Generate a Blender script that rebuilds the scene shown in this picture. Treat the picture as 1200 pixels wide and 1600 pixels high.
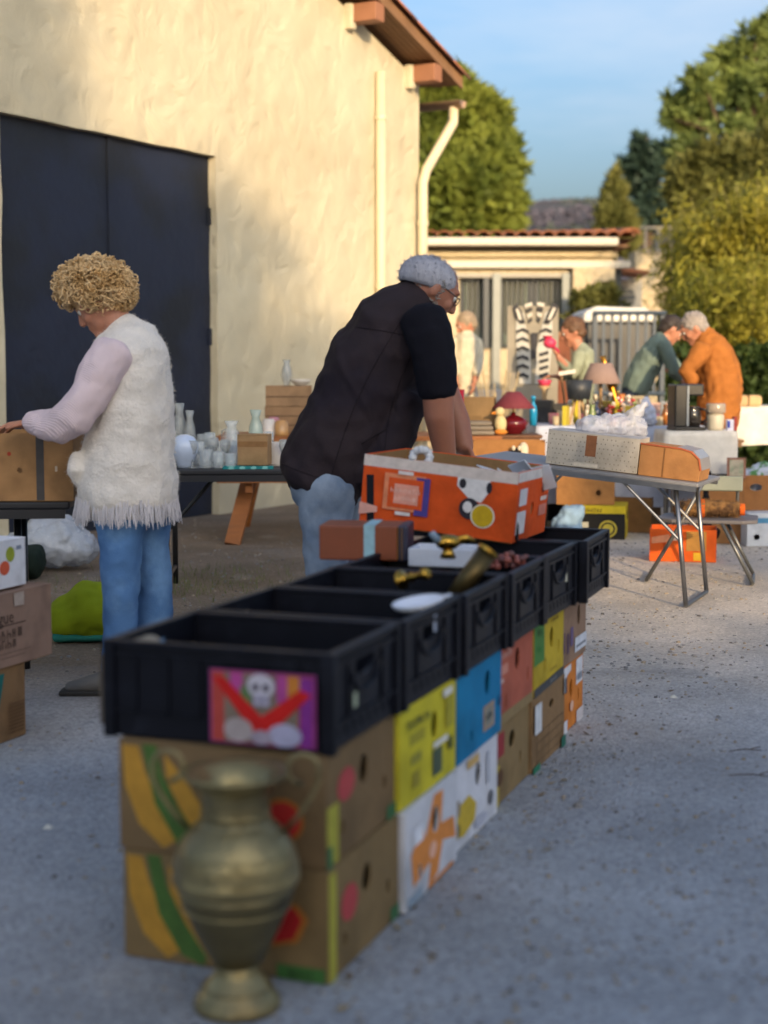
import bpy, bmesh, math, random
from mathutils import Vector, Matrix, Euler, noise as mnoise

for o in list(bpy.data.objects):
    bpy.data.objects.remove(o, do_unlink=True)
SC = bpy.context.scene
C = SC.collection
R = math.radians
V = Vector

# ------------------------------------------------------------------ camera
PITCH, CAMH, FPX = R(5.36), 1.24, 2400.0
cam_d = bpy.data.cameras.new('camera')
cam = bpy.data.objects.new('camera', cam_d)
C.objects.link(cam)
cam.location = (0, 0, CAMH)
cam.rotation_euler = (R(90) - PITCH, 0, 0)
cam_d.sensor_fit = 'VERTICAL'
cam_d.sensor_height = 36.0
cam_d.sensor_width = 27.0
cam_d.lens = 36.0 * FPX / 1600.0
cam_d.clip_start = 0.05
cam_d.clip_end = 6000
cam_d.dof.use_dof = True
cam_d.dof.focus_distance = 7.0
cam_d.dof.aperture_fstop = 1.8
SC.camera = cam

# ------------------------------------------------------------------ light
SUN_EL = R(14.0)
SUN_H = V((0.30, -0.954, 0)).normalized()           # horizontal direction towards the sun
W = bpy.data.worlds.new('World')
SC.world = W
W.use_nodes = True
nt = W.node_tree
nt.nodes.clear()
w_out = nt.nodes.new('ShaderNodeOutputWorld')
w_bg = nt.nodes.new('ShaderNodeBackground')
w_sky = nt.nodes.new('ShaderNodeTexSky')
w_sky.sky_type = 'NISHITA'
w_sky.sun_disc = False
w_sky.sun_elevation = SUN_EL
w_sky.sun_rotation = math.atan2(SUN_H.x, SUN_H.y)
w_sky.air_density = 1.0
w_sky.dust_density = 7.0
w_sky.ozone_density = 3.2
w_bg.inputs['Strength'].default_value = 0.112
# thin high cloud: pale veils mixed into the sky by direction
w_co = nt.nodes.new('ShaderNodeTexCoord')
w_map = nt.nodes.new('ShaderNodeMapping')
w_map.inputs['Scale'].default_value = (2.2, 2.2, 9.0)
w_map.inputs['Rotation'].default_value = (0, R(14), R(35))
w_n = nt.nodes.new('ShaderNodeTexNoise')
w_n.inputs['Scale'].default_value = 1.4
w_n.inputs['Detail'].default_value = 6
w_n.inputs['Roughness'].default_value = 0.55
w_r = nt.nodes.new('ShaderNodeMapRange')
w_r.inputs['From Min'].default_value = 0.45
w_r.inputs['From Max'].default_value = 0.72
w_r.inputs['To Max'].default_value = 0.55
w_mx = nt.nodes.new('ShaderNodeMix')
w_mx.data_type = 'RGBA'
w_mx.inputs['B'].default_value = (2.3, 2.5, 2.8, 1)
nt.links.new(w_co.outputs['Generated'], w_map.inputs['Vector'])
nt.links.new(w_map.outputs['Vector'], w_n.inputs['Vector'])
nt.links.new(w_n.outputs['Fac'], w_r.inputs['Value'])
nt.links.new(w_r.outputs['Result'], w_mx.inputs['Factor'])
nt.links.new(w_sky.outputs['Color'], w_mx.inputs['A'])
nt.links.new(w_mx.outputs['Result'], w_bg.inputs['Color'])
nt.links.new(w_bg.outputs['Background'], w_out.inputs['Surface'])

sun_d = bpy.data.lights.new('sun', 'SUN')
sun_d.energy = 2.0
sun_d.angle = R(1.0)
sun_d.color = (0.84, 0.60, 0.34)
sun = bpy.data.objects.new('sun', sun_d)
C.objects.link(sun)
sun.location = (10, -30, 20)
trav = V((-SUN_H.x * math.cos(SUN_EL), -SUN_H.y * math.cos(SUN_EL), -math.sin(SUN_EL)))
sun.rotation_euler = trav.to_track_quat('-Z', 'Y').to_euler()

SC.view_settings.view_transform = 'Standard'
SC.view_settings.look = 'None'
SC.view_settings.gamma = 1
SC.view_settings.use_curve_mapping = False
SC.view_settings.exposure = 1.65
SC.render.engine = 'CYCLES'
SC.cycles.use_denoising = True
SC.cycles.max_bounces = 6
SC.cycles.diffuse_bounces = 3
SC.cycles.transparent_max_bounces = 8
SC.cycles.caustics_reflective = False
SC.cycles.caustics_refractive = False
SC.cycles.sample_clamp_indirect = 6

# ------------------------------------------------------------------ survey helpers (photo point at a known distance -> metres)
_f = V((0, math.cos(PITCH), -math.sin(PITCH)))
_u = V((0, math.sin(PITCH), math.cos(PITCH)))
def ray(px, py):
    return _f + V((1, 0, 0)) * ((px - 600) / FPX) + _u * ((800 - py) / FPX)
def at(px, py, Y):
    d = ray(px, py)
    return V((0, 0, CAMH)) + d * (Y / d.y)
def gp(px, py, z=0.0):
    d = ray(px, py)
    return V((0, 0, CAMH)) + d * ((z - CAMH) / d.z)

# ------------------------------------------------------------------ materials
def lin(h):
    if not isinstance(h, str):
        return (h[0], h[1], h[2], 1)
    h = h.lstrip('#')
    out = []
    for i in (0, 2, 4):
        c = int(h[i:i+2], 16) / 255.0
        out.append(c / 12.92 if c <= 0.04045 else ((c + 0.055) / 1.055) ** 2.4)
    return (out[0], out[1], out[2], 1)

MATS = {}
def mat(name, col, rough=0.7, metal=0.0, var=0.12, vscale=6.0, bump=0.0, bscale=60.0, spec=0.5,
        trans=0.0, alpha=1.0, col2=None, c2scale=3.0, c2lo=0.45, c2hi=0.6, sheen=0.0, coords='Object', stretch=None, sss=0.0):
    """principled surface with noise in colour, roughness and relief"""
    if name in MATS:
        return MATS[name]
    m = bpy.data.materials.new(name)
    m.use_nodes = True
    n = m.node_tree.nodes
    l = m.node_tree.links
    b = n['Principled BSDF']
    tc = n.new('ShaderNodeTexCoord')
    vec = tc.outputs[coords]
    if stretch:
        mp = n.new('ShaderNodeMapping')
        mp.inputs['Scale'].default_value = stretch
        l.new(vec, mp.inputs['Vector'])
        vec = mp.outputs['Vector']
    base = lin(col)
    nz = n.new('ShaderNodeTexNoise')
    nz.inputs['Scale'].default_value = vscale
    nz.inputs['Detail'].default_value = 5
    nz.inputs['Roughness'].default_value = 0.65
    l.new(vec, nz.inputs['Vector'])
    src = None
    if col2 is not None:
        n2 = n.new('ShaderNodeTexNoise')
        n2.inputs['Scale'].default_value = c2scale
        n2.inputs['Detail'].default_value = 4
        l.new(vec, n2.inputs['Vector'])
        mr = n.new('ShaderNodeMapRange')
        mr.inputs['From Min'].default_value = c2lo
        mr.inputs['From Max'].default_value = c2hi
        l.new(n2.outputs['Fac'], mr.inputs['Value'])
        mx = n.new('ShaderNodeMix')
        mx.data_type = 'RGBA'
        mx.inputs['A'].default_value = base
        mx.inputs['B'].default_value = lin(col2)
        l.new(mr.outputs['Result'], mx.inputs['Factor'])
        src = mx.outputs['Result']
    vr = n.new('ShaderNodeMapRange')
    vr.inputs['From Min'].default_value = 0.25
    vr.inputs['From Max'].default_value = 0.75
    vr.inputs['To Min'].default_value = 1 - var
    vr.inputs['To Max'].default_value = 1 + var
    l.new(nz.outputs['Fac'], vr.inputs['Value'])
    ml = n.new('ShaderNodeMix')
    ml.data_type = 'RGBA'
    ml.blend_type = 'MULTIPLY'
    ml.inputs['Factor'].default_value = 1
    if src is None:
        ml.inputs['A'].default_value = base
    else:
        l.new(src, ml.inputs['A'])
    l.new(vr.outputs['Result'], ml.inputs['B'])
    l.new(ml.outputs['Result'], b.inputs['Base Color'])
    rr = n.new('ShaderNodeMapRange')
    rr.inputs['To Min'].default_value = max(0.02, rough - 0.1)
    rr.inputs['To Max'].default_value = min(1.0, rough + 0.1)
    l.new(nz.outputs['Fac'], rr.inputs['Value'])
    l.new(rr.outputs['Result'], b.inputs['Roughness'])
    b.inputs['Metallic'].default_value = metal
    b.inputs['Specular IOR Level'].default_value = spec
    b.inputs['Transmission Weight'].default_value = trans
    b.inputs['Alpha'].default_value = alpha
    if sheen:
        b.inputs['Sheen Weight'].default_value = sheen
    if sss:
        b.inputs['Subsurface Weight'].default_value = sss
        b.inputs['Subsurface Radius'].default_value = (0.02, 0.008, 0.005)
    if bump:
        nb = n.new('ShaderNodeTexNoise')
        nb.inputs['Scale'].default_value = bscale
        nb.inputs['Detail'].default_value = 4
        l.new(vec, nb.inputs['Vector'])
        bp = n.new('ShaderNodeBump')
        bp.inputs['Strength'].default_value = bump
        bp.inputs['Distance'].default_value = 0.5 / bscale
        l.new(nb.outputs['Fac'], bp.inputs['Height'])
        l.new(bp.outputs['Normal'], b.inputs['Normal'])
    MATS[name] = m
    return m

def card(c, name=None):
    k = [int(c.strip('#')[i:i+2], 16) for i in (0, 2, 4)]
    c2 = '#%02x%02x%02x' % tuple(int(q * 0.86) for q in k)               # scuffs and damp stains
    return mat(name or 'card_' + c.strip('#'), c, 0.85, var=0.13, vscale=7, bump=0.25, bscale=22, spec=0.2, col2=c2, c2scale=5, c2lo=0.52, c2hi=0.68)
def ink(c):
    return mat('ink_' + c.strip('#'), c, 0.75, var=0.20, vscale=30, spec=0.25)
def plastic(c, r=0.45):
    return mat('plastic_%s_%d' % (c.strip('#'), int(r * 100)), c, r, var=0.08, vscale=14, bump=0.05, bscale=50)
def cloth(c, name=None, **k):
    return mat(name or 'cloth_' + c.strip('#'), c, 0.92, var=0.14, vscale=11, bump=0.5, bscale=170, spec=0.15, **k)
def glaze(c):
    return mat('glaze_' + c.strip('#'), c, 0.18, var=0.06, vscale=20)
def wood(c):
    return mat('wood_' + c.strip('#'), c, 0.6, var=0.25, vscale=5, bump=0.3, bscale=18, stretch=(1, 9, 9))
def metal(c, r=0.35):
    return mat('metal_%s_%d' % (c.strip('#'), int(r * 100)), c, r, metal=1.0, var=0.12, vscale=12, bump=0.06, bscale=40)
def glass(name='clear_glass', c='#dfe9e6', r=0.06, t=0.85):
    return mat(name, c, r, var=0.02, trans=t, spec=0.6)
def film(name, c, a=0.55, r=0.25):
    return mat(name, c, r, var=0.08, vscale=15, bump=0.7, bscale=18, alpha=a, spec=0.6)
def leafmat(name, c, c2):
    m = mat(name, c, 0.6, var=0.35, vscale=1.6, col2=c2, c2scale=0.9, c2lo=0.40, c2hi=0.65, spec=0.25)
    n, l = m.node_tree.nodes, m.node_tree.links
    b = n['Principled BSDF']
    tr = n.new('ShaderNodeBsdfTranslucent')                # sunlight glows through thin leaves
    l.new(b.inputs['Base Color'].links[0].from_socket, tr.inputs['Color'])
    mx = n.new('ShaderNodeMixShader')
    mx.inputs[0].default_value = 0.35
    l.new(b.outputs[0], mx.inputs[1])
    l.new(tr.outputs[0], mx.inputs[2])
    l.new(mx.outputs[0], n['Material Output'].inputs['Surface'])
    return m

# ------------------------------------------------------------------ mesh builder
def frame_for(t, side=None):
    t = t.normalized()
    s = side if side is not None else (V((0, 0, 1)) if abs(t.z) < 0.9 else V((1, 0, 0)))
    u = s - t * s.dot(t)
    if u.length < 1e-5:
        u = V((1, 0.3, 0)) - t * t.dot(V((1, 0.3, 0)))
    u.normalize()
    return u, t.cross(u)

class MB:
    def __init__(s):
        s.v, s.f, s.m = [], [], []
    def add(s, vs, fs, mi=0):
        b = len(s.v)
        s.v += [tuple(x) for x in vs]
        s.f += [tuple(b + i for i in q) for q in fs]
        s.m += [mi] * len(fs)
        return s
    def box(s, c, size, rot=None, mi=0):
        hx, hy, hz = size[0] / 2, size[1] / 2, size[2] / 2
        vs = [V((x, y, z)) for x in (-hx, hx) for y in (-hy, hy) for z in (-hz, hz)]
        if rot is not None:
            if isinstance(rot, (int, float)):
                rot = Matrix.Rotation(rot, 3, 'Z')
            vs = [rot @ q for q in vs]
        c = V(c)
        return s.add([c + q for q in vs], [(0, 1, 3, 2), (4, 6, 7, 5), (0, 4, 5, 1), (2, 3, 7, 6), (0, 2, 6, 4), (1, 5, 7, 3)], mi)
    def bar(s, a, b, w, h, mi=0, side=None):
        a, b = V(a), V(b)
        u, w2 = frame_for(b - a, side)
        vs = []
        for p in (a, b):
            for i, j in ((-1, -1), (1, -1), (1, 1), (-1, 1)):
                vs.append(p + u * (i * w / 2) + w2 * (j * h / 2))
        return s.add(vs, [(3, 2, 1, 0), (4, 5, 6, 7), (0, 1, 5, 4), (1, 2, 6, 5), (2, 3, 7, 6), (3, 0, 4, 7)], mi)
    def tube(s, pts, r, n=8, mi=0, cap=True, side=None, flat=None):
        pts = [V(p) for p in pts]
        k = len(pts)
        rs = [r] * k if isinstance(r, (int, float)) else list(r)
        vs, fs = [], []
        u = None
        for i, p in enumerate(pts):
            t = pts[min(i + 1, k - 1)] - pts[max(i - 1, 0)]
            if t.length < 1e-9:
                t = V((0, 0, 1))
            if u is None:
                u, w = frame_for(t, side)
            else:
                t.normalize()
                u = u - t * u.dot(t)
                if u.length < 1e-6:
                    u, w = frame_for(t, side)
                u.normalize()
                w = t.cross(u)
            fl = 1.0 if flat is None else flat
            for j in range(n):
                a = 2 * math.pi * j / n
                vs.append(p + u * (math.cos(a) * rs[i]) + w * (math.sin(a) * rs[i] * fl))
        for i in range(k - 1):
            for j in range(n):
                j2 = (j + 1) % n
                fs.append((i * n + j, i * n + j2, (i + 1) * n + j2, (i + 1) * n + j))
        if cap:
            fs.append(tuple(reversed(range(n))))
            fs.append(tuple((k - 1) * n + j for j in range(n)))
        return s.add(vs, fs, mi)
    def lathe(s, prof, n=20, c=(0, 0, 0), mi=0, M=None):
        c = V(c)
        vs, fs = [], []
        for r, z in prof:
            for j in range(n):
                a = 2 * math.pi * j / n
                q = V((r * math.cos(a), r * math.sin(a), z))
                if M is not None:
                    q = M @ q
                vs.append(c + q)
        for i in range(len(prof) - 1):
            for j in range(n):
                j2 = (j + 1) % n
                fs.append((i * n + j, i * n + j2, (i + 1) * n + j2, (i + 1) * n + j))
        fs.append(tuple(reversed(range(n))))
        fs.append(tuple((len(prof) - 1) * n + j for j in range(n)))
        return s.add(vs, fs, mi)
    def ball(s, c, r, n=10, m=7, mi=0):
        rx, ry, rz = (r, r, r) if isinstance(r, (int, float)) else r
        c = V(c)
        vs, fs = [c + V((0, 0, -rz))], []
        for i in range(1, m):
            ph = -math.pi / 2 + math.pi * i / m
            for j in range(n):
                a = 2 * math.pi * j / n
                vs.append(c + V((rx * math.cos(ph) * math.cos(a), ry * math.cos(ph) * math.sin(a), rz * math.sin(ph))))
        vs.append(c + V((0, 0, rz)))
        for j in range(n):
            j2 = (j + 1) % n
            fs.append((0, 1 + j2, 1 + j))
            for i in range(m - 2):
                fs.append((1 + i * n + j, 1 + i * n + j2, 1 + (i + 1) * n + j2, 1 + (i + 1) * n + j))
            fs.append((len(vs) - 1, 1 + (m - 2) * n + j, 1 + (m - 2) * n + j2))
        return s.add(vs, fs, mi)
    def prism(s, poly, d, M, mi=0):
        """extrude a 2-D outline by d along local z; M places it (4x4)"""
        k = len(poly)
        vs = [M @ V((x, y, 0)) for x, y in poly] + [M @ V((x, y, d)) for x, y in poly]
        fs = [tuple(reversed(range(k))), tuple(range(k, 2 * k))]
        fs += [(i, (i + 1) % k, k + (i + 1) % k, k + i) for i in range(k)]
        return s.add(vs, fs, mi)
    def build(s, name, mats, parent=None, smooth=False, loc=None, rot=None, bevel=0, sub=0):
        me = bpy.data.meshes.new(name)
        me.from_pydata(s.v, [], s.f)
        if not isinstance(mats, (list, tuple)):
            mats = [mats]
        for q in mats:
            me.materials.append(q)
        if len(mats) > 1:
            me.polygons.foreach_set('material_index', s.m)
        if smooth:
            me.polygons.foreach_set('use_smooth', [True] * len(me.polygons))
        me.update()
        o = bpy.data.objects.new(name, me)
        C.objects.link(o)
        if parent is not None:
            o.parent = parent
        if loc is not None:
            o.location = loc
        if rot is not None:
            o.rotation_euler = rot
        if bevel:
            md = o.modifiers.new('bevel', 'BEVEL')
            md.width = bevel
            md.segments = 2
            md.limit_method = 'ANGLE'
        if sub:
            md = o.modifiers.new('sub', 'SUBSURF')
            md.levels = md.render_levels = sub
        return o

def tag(o, label=None, cat=None, group=None, kind=None):
    if label: o['label'] = label
    if cat: o['category'] = cat
    if group: o['group'] = group
    if kind: o['kind'] = kind
    return o
def thing(name, label, cat, loc=(0, 0, 0), rot=0, group=None):
    o = bpy.data.objects.new(name, None)
    C.objects.link(o)
    o.empty_display_size = 0.1
    o.location = loc
    o.rotation_euler = (0, 0, rot) if isinstance(rot, (int, float)) else rot
    return tag(o, label, cat, group)
def struct(o):
    o['kind'] = 'structure'
    return o

def fill_panel(outer, holes, M, th):
    """flat panel with real holes, given thickness: returns (verts, faces)"""
    bm = bmesh.new()
    for loop in [outer] + holes:
        vs = [bm.verts.new((x, y, 0)) for x, y in loop]
        for i in range(len(vs)):
            bm.edges.new((vs[i], vs[(i + 1) % len(vs)]))
    bmesh.ops.triangle_fill(bm, use_beauty=True, use_dissolve=False, edges=bm.edges[:])
    bm.normal_update()
    up = sum(f.normal.z * f.calc_area() for f in bm.faces)
    if up < 0:
        bmesh.ops.reverse_faces(bm, faces=bm.faces[:])
    if th > 0:
        r = bmesh.ops.extrude_face_region(bm, geom=bm.faces[:])
        for g in r['geom']:
            if isinstance(g, bmesh.types.BMVert):
                g.co.z -= th
        bmesh.ops.recalc_face_normals(bm, faces=bm.faces[:])
    bm.verts.index_update()
    vs = [M @ v.co for v in bm.verts]
    fs = [tuple(v.index for v in f.verts) for f in bm.faces]
    bm.free()
    return vs, fs
def ell(cx, cy, rx, ry, n=14):
    return [(cx + rx * math.cos(2 * math.pi * i / n), cy + ry * math.sin(2 * math.pi * i / n)) for i in range(n)]
def rectp(x0, y0, x1, y1):
    return [(x0, y0), (x1, y0), (x1, y1), (x0, y1)]

def text_mesh(s, size, name, m, parent, M, align='CENTER', sx=1.0):
    cu = bpy.data.curves.new('t', 'FONT')
    cu.body = s
    cu.size = size
    cu.align_x = align
    cu.align_y = 'CENTER'
    cu.resolution_u = 2
    cu.extrude = 0.0003
    ob = bpy.data.objects.new('t', cu)
    C.objects.link(ob)
    dg = bpy.context.evaluated_depsgraph_get()
    me = bpy.data.meshes.new_from_object(ob.evaluated_get(dg))
    bpy.data.objects.remove(ob, do_unlink=True)
    me.transform(M @ Matrix.Diagonal((sx, 1, 1, 1)))
    me.materials.clear()
    me.materials.append(m)
    o = bpy.data.objects.new(name, me)
    C.objects.link(o)
    o.parent = parent
    return o

def face_frame(face, w, d, h, e):
    """local matrix with x=u, y=v, z=outward normal for one face of a w*d*h box standing on its base centre"""
    if face == 'F': o, u, v = V((-w/2, -d/2 - e, 0)), V((1, 0, 0)), V((0, 0, 1))
    elif face == 'R': o, u, v = V((w/2 + e, -d/2, 0)), V((0, 1, 0)), V((0, 0, 1))
    elif face == 'B': o, u, v = V((w/2, d/2 + e, 0)), V((-1, 0, 0)), V((0, 0, 1))
    elif face == 'L': o, u, v = V((-w/2 - e, d/2, 0)), V((0, -1, 0)), V((0, 0, 1))
    else: o, u, v = V((-w/2, -d/2, h + e)), V((1, 0, 0)), V((0, 1, 0))
    n = u.cross(v)
    M = Matrix((u, v, n)).transposed().to_4x4()
    M.translation = o
    return M
def face_dims(face, w, d, h):
    return (w, h) if face in 'FB' else ((d, h) if face in 'RL' else (w, d))

def carton(name, label, w, d, h, loc, rot=0, col='#8a6a4a', holes=None, prints=None, lid=True, cat='box', group=None,
           lidcol=None, facecol=None, inner='#7d6347', tape=None):
    """cardboard box of panels on an Empty at its base; prints: (face, shape, colour) with u,v in 0..1 of the face"""
    t = thing(name, label, cat, loc, rot, group)
    holes = holes or {}
    facecol = facecol or {}
    th = 0.006
    panels = {}
    for fc in 'FRBL':
        W_, H_ = face_dims(fc, w, d, h)
        x0, x1 = (0, W_) if fc in 'FB' else (th, W_ - th)
        M = face_frame(fc, w, d, h, 0)
        hl = [ell(a * W_, b * H_, ra, rb) for a, b, ra, rb in holes.get(fc, [])]
        vs, fs = fill_panel(rectp(x0, 0.004, x1, h), hl, M, th)
        panels[fc] = MB().add(vs, fs).build('side_panel', card(facecol.get(fc, col)), t, bevel=0.0015 if not hl else 0)
    MB().box((0, 0, 0.002), (w - 2 * th, d - 2 * th, 0.004)).build('base', card(inner), t)
    if lid:
        panels['T'] = MB().box((0, 0, h + 0.0025), (w + 0.002, d + 0.002, 0.005)).build('lid', card(lidcol or facecol.get('T', col)), t, bevel=0.002)
    by = {}
    for k, pr in enumerate(prints or []):
        by.setdefault(pr[0], []).append(pr)
    for fc, lst in by.items():
        W_, H_ = face_dims(fc, w, d, h)
        mb = MB()
        mats = []
        par = panels.get(fc, t)
        for k, pr in enumerate(lst):
            e = 0.0010 + 0.0007 * k + (0.0055 if fc == 'T' else 0)
            if pr[1] == 'text':
                _, _, u, v, size, s, colr = pr[:7]
                M = face_frame(fc, w, d, h, e) @ Matrix.Translation((u * W_, v * H_, 0))
                if len(pr) > 7:
                    M = M @ Matrix.Rotation(R(pr[7]), 4, 'Z')
                text_mesh(s, size, 'printed_lettering', ink(colr), par, M)
                continue
            M = face_frame(fc, w, d, h, e)
            if pr[1] == 'bars':                       # lettering too blurred to read: a run of small ink strokes
                _, _, u, v, size, nch, colr = pr[:7]
                m = ink(colr)
                if m not in mats:
                    mats.append(m)
                rr_ = random.Random(int(u * 991 + v * 577 + nch))
                cx_ = u * W_ - nch * size * 0.36
                for q_ in range(nch):
                    ww = size * rr_.uniform(0.40, 0.62)
                    hh = size * rr_.uniform(0.62, 0.78)
                    x_, y_ = cx_ + q_ * size * 0.72, v * H_ - size * 0.36
                    for part in (rectp(x_, y_, x_ + size * 0.14, y_ + hh), rectp(x_ + ww - size * 0.13, y_, x_ + ww, y_ + hh * rr_.choice((1, .6))),
                                 rectp(x_ + size * 0.14, y_ + hh * rr_.choice((0, .4, .8)), x_ + ww - size * 0.13, y_ + hh * 0.98) if rr_.random() < .3 else rectp(x_ + size * 0.14, y_ + hh * 0.42, x_ + ww - size * 0.13, y_ + hh * 0.6)):
                        vs, fs = fill_panel(part, [], M, 0)
                        mb.add(vs, fs, mats.index(m))
                continue
            kind, geo, colr = pr[1], pr[2], pr[3]
            m = ink(colr)
            if m not in mats:
                mats.append(m)
            if kind == 'r':
                poly = rectp(geo[0] * W_, geo[1] * H_, geo[2] * W_, geo[3] * H_)
            elif kind == 'e':
                poly = ell(geo[0] * W_, geo[1] * H_, geo[2] * W_, geo[3] * H_, 20)
            else:
                poly = [(a * W_, b * H_) for a, b in geo]
            hl = []
            xs = [q[0] for q in poly]; ys = [q[1] for q in poly]
            for a, b, ra, rb in holes.get(fc, []):
                if min(xs) < a * W_ - ra * 1.05 and max(xs) > a * W_ + ra * 1.05 and min(ys) < b * H_ - rb * 1.05 and max(ys) > b * H_ + rb * 1.05:
                    hl.append(ell(a * W_, b * H_, ra * 1.02, rb * 1.02))
            vs, fs = fill_panel(poly, hl, M, 0)
            MB().add(vs, fs).build('printed_patch', m, par)
        if mb.v:
            mb.build('printed_lettering', mats, par)['kind'] = 'stuff'
    return t

# ------------------------------------------------------------------ soft bodies: lofted limbs fused into one skin
def chain(pts, side=(0, 1, 0), n=18, capf=0.55):
    """pts: (point, a, b): a across, b along 'side'; rounded ends"""
    mb = MB()
    P = [(V(p), a, b) for p, a, b in pts]
    S = V(side)
    rings = []
    t0 = (P[1][0] - P[0][0]).normalized()
    t1 = (P[-1][0] - P[-2][0]).normalized()
    for k in (0.97, 0.8, 0.45):
        q = math.sqrt(1 - k * k)
        r = min(P[0][1], P[0][2]) * capf
        rings.append((P[0][0] - t0 * (r * k), P[0][1] * q, P[0][2] * q, t0))
    for i, (p, a, b) in enumerate(P):
        t = P[min(i + 1, len(P) - 1)][0] - P[max(i - 1, 0)][0]
        rings.append((p, a, b, t.normalized()))
    for k in (0.45, 0.8, 0.97):
        q = math.sqrt(1 - k * k)
        r = min(P[-1][1], P[-1][2]) * capf
        rings.append((P[-1][0] + t1 * (r * k), P[-1][1] * q, P[-1][2] * q, t1))
    vs, fs = [], []
    for p, a, b, t in rings:
        v_, u_ = frame_for(t, S)           # v_ along side, u_ across
        for j in range(n):
            an = 2 * math.pi * j / n
            vs.append(p + u_ * (a * math.cos(an)) + v_ * (b * math.sin(an)))
    k = len(rings)
    for i in range(k - 1):
        for j in range(n):
            j2 = (j + 1) % n
            fs.append((i * n + j, i * n + j2, (i + 1) * n + j2, (i + 1) * n + j))
    fs.append(tuple(reversed(range(n))))
    fs.append(tuple((k - 1) * n + j for j in range(n)))
    return vs, fs

def fused(name, shells, m, parent, voxel=0.012, smooth=4, wrinkle=0.0, wscale=9.0, seed=0, disp=None):
    mb = MB()
    for vs, fs in shells:
        mb.add(vs, fs)
    me = bpy.data.meshes.new('tmp')
    me.from_pydata(mb.v, [], mb.f)
    bm = bmesh.new(); bm.from_mesh(me)
    bmesh.ops.recalc_face_normals(bm, faces=bm.faces[:])
    bm.to_mesh(me); bm.free()
    ob = bpy.data.objects.new('tmp', me)
    C.objects.link(ob)
    md = ob.modifiers.new('r', 'REMESH'); md.mode = 'VOXEL'; md.voxel_size = voxel
    if smooth:
        ms = ob.modifiers.new('s', 'SMOOTH'); ms.iterations = smooth; ms.factor = 0.5
    dg = bpy.context.evaluated_depsgraph_get()
    me2 = bpy.data.meshes.new_from_object(ob.evaluated_get(dg))
    bpy.data.objects.remove(ob, do_unlink=True)
    if wrinkle:
        nr = [v.normal.copy() for v in me2.vertices]
        for v, q in zip(me2.vertices, nr):
            c = (V((v.co.x * wscale[0], v.co.y * wscale[1], v.co.z * wscale[2])) if isinstance(wscale, tuple) else v.co * wscale) + V((seed, seed * 0.7, 0))
            v.co += q * (wrinkle * (mnoise.noise(c) + 0.6 * mnoise.noise(c * 2.3 + V((3, 1, 5)))))
    if disp:
        nr = [v.normal.copy() for v in me2.vertices]
        for v, q in zip(me2.vertices, nr):
            v.co += q * disp(v.co)
    me2.materials.clear()
    me2.materials.append(m)
    me2.polygons.foreach_set('use_smooth', [True] * len(me2.polygons))
    me2.update()
    o = bpy.data.objects.new(name, me2)
    C.objects.link(o)
    o.parent = parent
    return o

def local_to(parent_loc, pts):
    L = V(parent_loc)
    return [((V(p) - L), a, b) for p, a, b in pts]

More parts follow.
